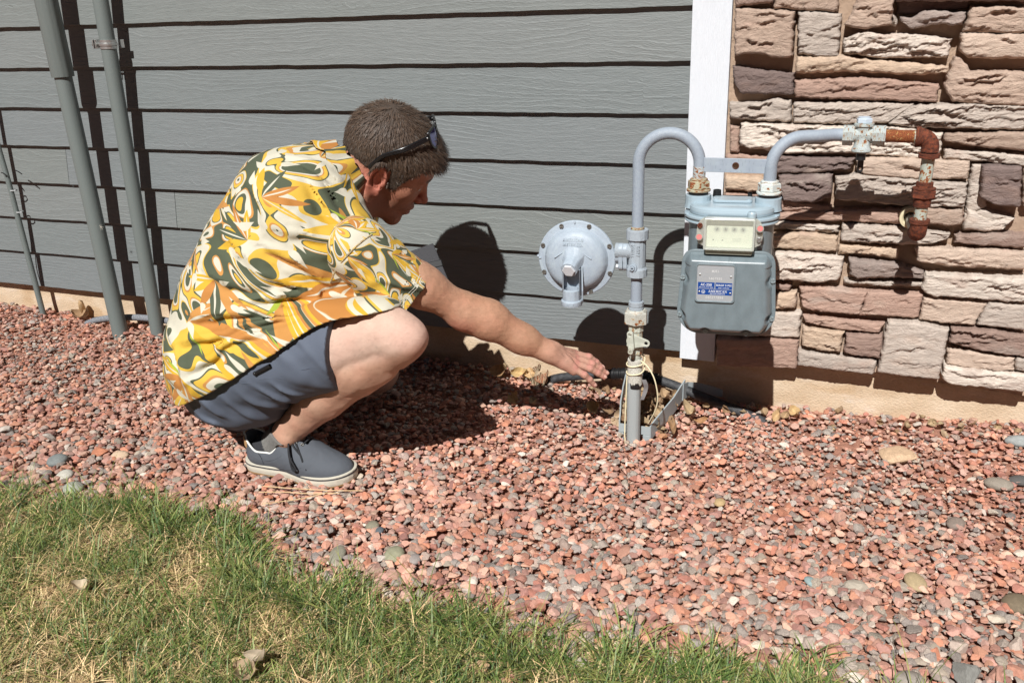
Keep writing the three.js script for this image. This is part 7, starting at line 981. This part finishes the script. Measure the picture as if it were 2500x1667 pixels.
    part(s, 'side_seam', sweep([[0.118, 0.027], [0.150, 0.034], [0.168, 0.040], [0.184, 0.046]].map(([x, y]) => { let z = 0.06; for (let i = 0; i < 40; i++) { const d = upperD0(x, y, z); z -= d * 0.8; } return V(x, y, z + 0.0004); }), 0.0006, 5, 20), shoeMat);
    part(s, 'collar_seam', sweep([[0.020, 0.062], [0.045, 0.047], [0.075, 0.041], [0.100, 0.047], [0.125, 0.062]].map(([x, y]) => { let z = 0.06; for (let i = 0; i < 40; i++) { const d = upperD0(x, y, z); z -= d * 0.8; } return V(x, y, z + 0.0003); }), 0.0007, 5, 30), shoeMat);
    return s;
  }
  const heelP = atY(588, 1146, 0.014), toeP = atY(858, 1200, 0.006), fd = toeP.clone().sub(heelP); const yaw = Math.atan2(-fd.z, fd.x);
  const qR = new THREE.Quaternion().setFromEuler(new THREE.Euler(0.04, yaw, -0.015, 'YXZ')), mid = V(Math.sin(yaw), 0, Math.cos(yaw));
  makeShoe('shoe', { pos: heelP.clone().addScaledVector(mid, -0.040).setY(0.014), q: qR, label: 'grey canvas shoe with white sole' }, true);
  const qL = new THREE.Quaternion().setFromEuler(new THREE.Euler(0, 1.0, -0.46, 'YXZ')); makeShoe('shoe', { pos: V(-1.050, 0.105, 0.635), q: qL, label: 'far shoe in shadow with lifted heel' }, false);
  // sock
  const a = J.ankR, foot = heelP.clone().addScaledVector(mid, -0.040), fwd = V(Math.cos(yaw), 0, -Math.sin(yaw)), f0 = foot.clone().addScaledVector(fwd, 0.050).setY(0.062), f1 = foot.clone().addScaledVector(fwd, 0.125).setY(0.066);
  const sk = (x, y, z) => smin(legD(x, y, z) - 0.0035, smin(cone(f0, f1, 0.028, 0.024)(x, y, z), cone(f0, a, 0.030, 0.034)(x, y, z), 0.02), 0.015), top = plane(at(690, 1062, 0.72).lerp(at(735, 1085, 0.72), 0.5), V(0.42, 0.86, 0.15));
  const iq = qR.clone().invert(), org = foot.clone().setY(0.014), lv = V(0, 0, 0), inShoe = (x, y, z) => { lv.set(x - org.x, y - org.y, z - org.z).applyQuaternion(iq); return lv.y < collarY(lv.x) + 0.002 ? upperD0(lv.x, lv.y, lv.z) + 0.0058 : -1; };
  const g = surface((x, y, z) => Math.max(inShoe(x, y, z), sk(x, y, z) - 0.0006 * Math.sin((x * fwd.x + z * fwd.z) * 900), top(x, y, z)), V(-0.95, 0.02, 0.64), V(-0.64, 0.20, 0.82), 0.0028);
  const heelX = foot.clone().addScaledVector(fwd, 0.075);
  part(man, 'sock', paint(g, (x, y, z) => { const t = (x - heelX.x) * fwd.x + (z - heelX.z) * fwd.z + (y - 0.09) * 0.55, k = 0.9 + 0.2 * n3(x * 300, y * 300, z * 300); const dark = t < -0.012 && y < 0.104; const c = dark ? [0.030, 0.031, 0.036] : [0.17, 0.165, 0.155]; return [c[0] * k, c[1] * k, c[2] * k]; }), sockMat, false);
  part(man, 'sock', paint(surface((x, y, z) => Math.max(cone(J.ankL, J.ankL.clone().add(V(-0.01, -0.03, 0.02)), 0.038, 0.038)(x, y, z), -9), V(-1.08, 0.0, 0.46), V(-0.9, 0.2, 0.68), 0.006), () => [0.03, 0.031, 0.036]), sockMat, false);
}
// ---- sunglasses pushed up on the head
{
  const sg = thing('sunglasses', 'black sunglasses with blue lenses pushed up on the head', 'sunglasses', hw(0.05, 0.12, 0));
  const c0 = hw(0.052, 0.124, 0), back = hw(-0.028, 0.043, 0), tdir = c0.clone().sub(back).normalize(), right = HR.clone(), upd = new THREE.Vector3().crossVectors(right, tdir).normalize().negate(); if (upd.dot(HU) < 0) upd.negate();
  const basis = new THREE.Matrix4().makeBasis(right, upd, new THREE.Vector3().crossVectors(right, upd)), to = (g) => { g.applyMatrix4(basis); g.translate(c0.x, c0.y, c0.z); return g; }, zf = new THREE.Vector3().crossVectors(right, upd).dot(tdir) > 0 ? 1 : -1;
  const lensS = (cx) => { const s = new THREE.Shape(), w = 0.0265, h = 0.0205; s.moveTo(cx - w, h * 0.7); s.bezierCurveTo(cx - w, h, cx - w * 0.8, h, cx - w * 0.5, h); s.lineTo(cx + w * 0.5, h); s.bezierCurveTo(cx + w * 0.9, h, cx + w, h, cx + w, h * 0.6); s.bezierCurveTo(cx + w, -h * 0.6, cx + w * 0.5, -h, cx, -h); s.bezierCurveTo(cx - w * 0.5, -h, cx - w, -h * 0.6, cx - w, h * 0.7); return s; };
  const fr = (cx) => { const o = new THREE.Shape(), w = 0.031, h = 0.025; o.moveTo(cx - w, h * 0.7); o.bezierCurveTo(cx - w, h, cx - w * 0.8, h, cx - w * 0.5, h); o.lineTo(cx + w * 0.5, h); o.bezierCurveTo(cx + w * 0.9, h, cx + w, h, cx + w, h * 0.6); o.bezierCurveTo(cx + w, -h * 0.6, cx + w * 0.5, -h, cx, -h); o.bezierCurveTo(cx - w * 0.5, -h, cx - w, -h * 0.6, cx - w, h * 0.7); o.holes.push(lensS(cx)); return o; };
  const black = std({ color: lin(0.008, 0.008, 0.009), roughness: 0.22 });
  const wrapZ = (g) => { const p = g.attributes.position; for (let i = 0; i < p.count; i++) p.setZ(i, p.getZ(i) - zf * 2.6 * p.getX(i) * p.getX(i)); g.computeVertexNormals(); return g; };
  part(sg, 'frame', to(wrapZ(merge([extrude(fr(-0.035), 0.0045, 0.0008, 2, 14), extrude(fr(0.035), 0.0045, 0.0008, 2, 14), box(0.014, 0.006, 0.0042, 0.0015).translate(0, 0.008, 0.002)]))), black, false);
  for (const s of [-1, 1]) {
    part(sg, 'lens', to(wrapZ(extrude(lensS(s * 0.035), 0.0018, 0.0004, 1, 14).translate(0, 0, 0.0014))), phys({ color: lin(0.05, 0.045, 0.34), roughness: 0.08, metalness: 0.75, clearcoat: 1, clearcoatRoughness: 0.03 }), false);
    const hinge = c0.clone().addScaledVector(right, s * 0.069).addScaledVector(upd, 0.012).addScaledVector(tdir, -0.014), ear = hw(-0.028, 0.043, s * 0.0935), m1 = hinge.clone().lerp(ear, 0.5).addScaledVector(right, s * 0.012), tip = hw(-0.040, 0.002, s * 0.090);
    const run = [hinge, m1, ear, ear.clone().lerp(tip, 0.55).addScaledVector(HU, 0.003), tip], tp = merge([-1, 0, 1].map((o) => sweep(run.map((p, i) => p.clone().addScaledVector(upd, o * (i < 2 ? 0.0035 : 0.002))), 0.0029, 8, 60))); part(sg, 'temple', tp, black, false);
    part(sg, 'hinge_dot', new THREE.SphereGeometry(0.0022, 8, 6).translate(hinge.x, hinge.y + 0.001, hinge.z + 0.004), M.steel, false);
  }
}
// ---- dark folder under the arm
{
  const a = at(962, 612, 0.455), b = at(1057, 594, 0.40), d = at(1097, 690, 0.43);
  const xu = d.clone().sub(b).normalize(), yu = a.clone().sub(b); yu.addScaledVector(xu, -yu.dot(xu)).normalize(); const nrm = new THREE.Vector3().crossVectors(xu, yu); if (nrm.z < 0) { nrm.negate(); }
  const H = b.distanceTo(d), o = new THREE.Matrix4().makeBasis(xu, yu, new THREE.Vector3().crossVectors(xu, yu));
  const f = thing('folder', 'charcoal textured folder with a black band held below the head', 'folder', b.clone().lerp(d, 0.5)), put = (g) => { g.applyMatrix4(o); return g; };
  part(f, 'cover', put(box(H, 0.115, 0.009, 0.003, 3).translate(0, 0.0575, 0)), std({ map: dataTex(256, 256, (u, v) => { const k = 0.255 + 0.05 * n2(u * 70, v * 70) + 0.05 * n2(u * 130, v * 130); return [k, k, k * 1.05]; }, true, [1, 2]), roughness: 0.7, bumpMap: T.rough, bumpScale: 0.0012 }));
  part(f, 'band', put(box(0.017, 0.122, 0.012, 0.002, 2).rotateZ(0.12).translate(-0.006, 0.059, 0.0)), M.black);
}

// ================================================================ DRY LEAVES AND STEMS
{
  const r = rng(909);
  function leafGeo(seed, L = 0.05, W = 0.024, curl = 1, lobes = 0) {
    const q = rng(seed), nu = 14, nv = 6, pos = [], idx = [], col = [], a = 0.5 + q(), tw = (q() - 0.5) * 2.2 * curl, bend = (0.6 + 1.4 * q()) * curl, c0 = [[0.43, 0.285, 0.155], [0.37, 0.225, 0.115], [0.48, 0.34, 0.21], [0.31, 0.185, 0.095], [0.46, 0.33, 0.185]][Math.floor(q() * 5)];
    for (let i = 0; i <= nu; i++) for (let j = 0; j <= nv; j++) {
      const t = i / nu, s = j / nv * 2 - 1, w = W * Math.pow(Math.sin(Math.PI * Math.pow(t, 0.8)), 0.75) * (1 + lobes * 0.45 * Math.cos(t * 19)) * (1 + 0.06 * n2(t * 9 + seed, s * 4)) + 0.0006;
      const fold = Math.abs(s) * W * 0.55 * a, x = (t - 0.5) * L, y = fold + L * 0.32 * bend * (t - 0.5) * (t - 0.5) * 2 + 0.0016 * n2(t * 12 + seed, s * 5), z = s * w / 2 * 1.9, ca = Math.cos(tw * (t - 0.5)), sa = Math.sin(tw * (t - 0.5));
      pos.push(x, y * ca - z * sa, y * sa + z * ca); const k = 0.85 + 0.3 * fbm2(t * 8 + seed, s * 3, 3) + (Math.abs(s) < 0.1 ? 0.18 : 0) - (n2(t * 30, s * 12 + seed) > 0.7 ? 0.25 : 0); col.push(c0[0] * k, c0[1] * k, c0[2] * k);
    }
    for (let i = 0; i < nu; i++) for (let j = 0; j < nv; j++) { const p = i * (nv + 1) + j, b = p + nv + 1; idx.push(p, p + 1, b, b, p + 1, b + 1); }
    const g = new THREE.BufferGeometry(); g.setAttribute('position', new THREE.Float32BufferAttribute(pos, 3)); g.setAttribute('color', new THREE.Float32BufferAttribute(col, 3)); g.setIndex(idx); g.computeVertexNormals(); return g;
  }
  const stemGeo = (L) => rod(V(-L / 2 - 0.014, 0.002, 0), V(-L / 2 + 0.002, 0.003, 0), 0.0006, 5);
  const lm = phys({ vertexColors: true, roughness: 0.8, side: THREE.DoubleSide, transmission: 0.18, thickness: 0 }), stm = std({ color: lin(0.30, 0.2, 0.1), roughness: 1 });
  const leaf = (label, px, py, h, size, rot, o = {}) => {
    const p = atY(px, py, h), L = size / 2186 * p.distanceTo(CAM) * 0.92, t = thing('dry_leaf', label, 'leaf', p); t.rotation.set(...rot);
    const g = leafGeo(px + py, L, L * (o.w ?? 0.5) * 0.74, (o.curl ?? 1) * 1.5, o.lobes ?? 0); if (o.tint) { const c = g.attributes.color; for (let i = 0; i < c.count; i++) c.setXYZ(i, c.getX(i) * o.tint[0], c.getY(i) * o.tint[1], c.getZ(i) * o.tint[2]); }
    part(t, 'blade', g, lm); part(t, 'stalk', stemGeo(L), stm);
  };
  leaf('pale curled leaf against the foundation below the forearm, nearest the knee', 1222, 905, 0.045, 46, [0.9, 0.3, 0.1], { tint: [1.35, 1.31, 1.16] });
  leaf('upright brown leaf tip sticking up behind the pale curled leaf', 1238, 893, 0.055, 26, [0.6, 0.5, 1.3], {});
  leaf('yellowish leaf pair fold lying left of the dry grass tuft', 1272, 912, 0.04, 40, [0.8, -0.2, 0.0], { tint: [1.30, 1.26, 1.00] });
  leaf('cream leaf leaning on the foundation beside the dry grass tuft', 1298, 910, 0.045, 38, [1.1, 0.2, 0.2], { tint: [1.50, 1.46, 1.29] });
  leaf('reddish brown leaf covering the left end of the black pipe', 1330, 925, 0.04, 42, [0.5, 0.4, 0.3], { tint: [1.10, 0.75, 0.75] });
  leaf('dark leaf standing by the left end of the black pipe', 1318, 905, 0.055, 30, [0.4, -0.4, 0.8], { tint: [0.60, 0.50, 0.50] });
  leaf('jagged oak leaf on the gravel below the wrist', 1256, 972, 0.028, 36, [0.6, 0.9, 0.3], { lobes: 1, tint: [1.25, 1.20, 1.00], w: 0.6 });
  leaf('small tan leaf lying between oak leaf and bracket', 1304, 985, 0.02, 34, [0.2, -0.7, 0.2], {});
  leaf('round yellow-brown leaf flat on gravel left of the bracket', 1450, 1002, 0.022, 34, [0.5, 0.6, 0], { w: 0.85, tint: [1.10, 1.00, 0.80] });
  leaf('crumpled pale brown leaf at the left arm of the bracket', 1490, 1005, 0.03, 40, [0.3, 0.2, 0.5], { curl: 1.8 });
  leaf('folded brown leaf tucked between riser and bracket arm', 1590, 985, 0.05, 34, [0.6, 0.8, 0.2], { curl: 1.6 });
  leaf('tan leaf lodged on the upper edge of the right bracket arm', 1630, 972, 0.075, 38, [0.4, -0.6, 0.4], {});
  leaf('rolled dark leaf on gravel right of the bracket', 1645, 1042, 0.025, 42, [0.2, 0.9, 0.3], { curl: 1.9, tint: [0.85, 0.80, 0.73] });
  leaf('small rusty leaf against the outside of the bracket', 1622, 1070, 0.015, 30, [0.3, -0.5, 0.5], { tint: [1.00, 0.72, 0.60] });
  leaf('long tan leaf beside the black pipe, right of the bracket', 1708, 1030, 0.03, 42, [0.2, 0.5, 0.1], { w: 0.35, tint: [1.20, 1.05, 0.90] });
  leaf('brown crumpled leaf under the wall flange of the bracket', 1690, 1010, 0.03, 44, [0.4, -0.3, 0.2], { curl: 1.5 });
  leaf('curled leaf against foundation just right of the pipe end', 1900, 1012, 0.02, 32, [0.9, 0.7, 0.4], { tint: [1.25, 1.15, 1.00] });
  leaf('second curled leaf against foundation further right of pipe', 1945, 1012, 0.02, 38, [0.8, -0.9, 0.6], { tint: [1.20, 1.15, 0.85] });
  leaf('large dry leaf leaning on the foundation between the conduits', 208, 752, 0.075, 48, [1.0, 0.4, 0.9], { tint: [1.30, 1.26, 1.10] });
  leaf('brown leaf on gravel at the foot of the leaning leaf', 205, 775, 0.05, 44, [0.3, 0.3, 0.1], {});
  leaf('big pale curled leaf on the lawn at the bottom edge', 608, 1640, 0.03, 66, [0.4, 0.3, 0.1], { tint: [1.25, 1.42, 1.7], w: 0.6, curl: 1.3 });
  leaf('pale leaf arching above the big leaf on the lawn', 640, 1612, 0.045, 46, [0.5, -0.5, 0.4], { tint: [1.1, 1.25, 1.45], curl: 1.8 });
  leaf('bleached leaf half hidden in the grass at left', 208, 1432, 0.03, 40, [0.5, 0.6, 0], { tint: [1.3, 1.5, 1.7] });
  leaf('flat brown leaf in the grass near the bottom middle', 960, 1648, 0.02, 46, [0.3, 0.2, 0], { tint: [0.95, 0.90, 0.82] });
  leaf('orange-brown leaf sunk in the grass right of the flat brown one', 1175, 1630, 0.025, 48, [0.4, 0.8, 0.2], { tint: [1.20, 1.10, 1.03] });
  // tuft of dry grass by the foundation
  const P = []; for (let i = 0; i < 26; i++) { const b = at(1312 + (r() - 0.5) * 30, 915, 0.06 + 0.02 * r()); b.y = 0.02; const e = b.clone().add(V((r() - 0.5) * 0.05, 0.03 + 0.04 * r(), (r() - 0.5) * 0.03)); P.push(sweep([b, b.clone().lerp(e, 0.6).add(V((r() - 0.5) * 0.01, 0.008, 0)), e], 0.0005, 4, 5)); }
  single('dry_grass_tuft', merge(P), std({ color: lin(0.55, 0.45, 0.30), roughness: 1 }), 'wispy tuft of dry grass against the foundation below the wrist', 'grass tuft');
  // litter caught in the bracket: nobody could count it
  const kinds = [1, 2, 3, 4].map((k) => leafGeo(3000 + k, 0.034, 0.016, 1.7)), lots = kinds.map(() => []); const e = new THREE.Euler(), q = new THREE.Quaternion();
  for (let i = 0; i < 150; i++) { const inB = i < 90, z = inB ? 0.05 + 0.21 * r() : 0.02 + 0.05 * r(), x = inB ? lerp(-0.12, 0.005, r()) : lerp(-0.55, 0.9, r()); e.set(r() * 3, r() * 6, r() * 3); q.setFromEuler(e); const s = (inB ? 0.75 : 0.55) * (0.7 + 0.6 * r()); lots[i % 4].push(new THREE.Matrix4().compose(V(x, gravelTop(x, Math.max(z, 0.0)) + 0.004 + (inB ? 0.022 * r() : 0.004), z), q, V(s, s, s))); }
  const lg = new THREE.Group(); lg.name = 'leaf_litter'; scene.add(lg); tag(lg, 'brown leaf litter caught in the bracket and along the wall', 'leaf litter', null, 'stuff');
  lots.forEach((l, k) => { const im = new THREE.InstancedMesh(kinds[k], lm, l.length); im.name = 'litter'; im.castShadow = im.receiveShadow = true; im.userData.kind = 'stuff'; l.forEach((m, i) => im.setMatrixAt(i, m)); lg.add(im); });
  // straw stems by the shoe
  const stem = (label, pts) => single('straw_stem', sweep(pts.map((p) => { const b = atY(p[0], p[1], 0.018); b.y = gravelTop(b.x, b.z) + 0.006; return b; }), 0.0011, 6, 30), std({ color: lin(0.62, 0.44, 0.24), roughness: 0.8 }), label, 'straw');
  stem('longest pale straw stem on gravel just under the shoe toe', [[642, 1190], [700, 1196], [760, 1205], [820, 1209], [885, 1206]]);
  stem('straw stem under the shoe lying lower and level', [[632, 1207], [690, 1208], [760, 1212], [830, 1214]]);
  stem('slanting straw stem left of the shoe tip, lowest of three', [[640, 1238], [690, 1230], [740, 1222], [800, 1214]]);
}

renderer.render(scene, camera);
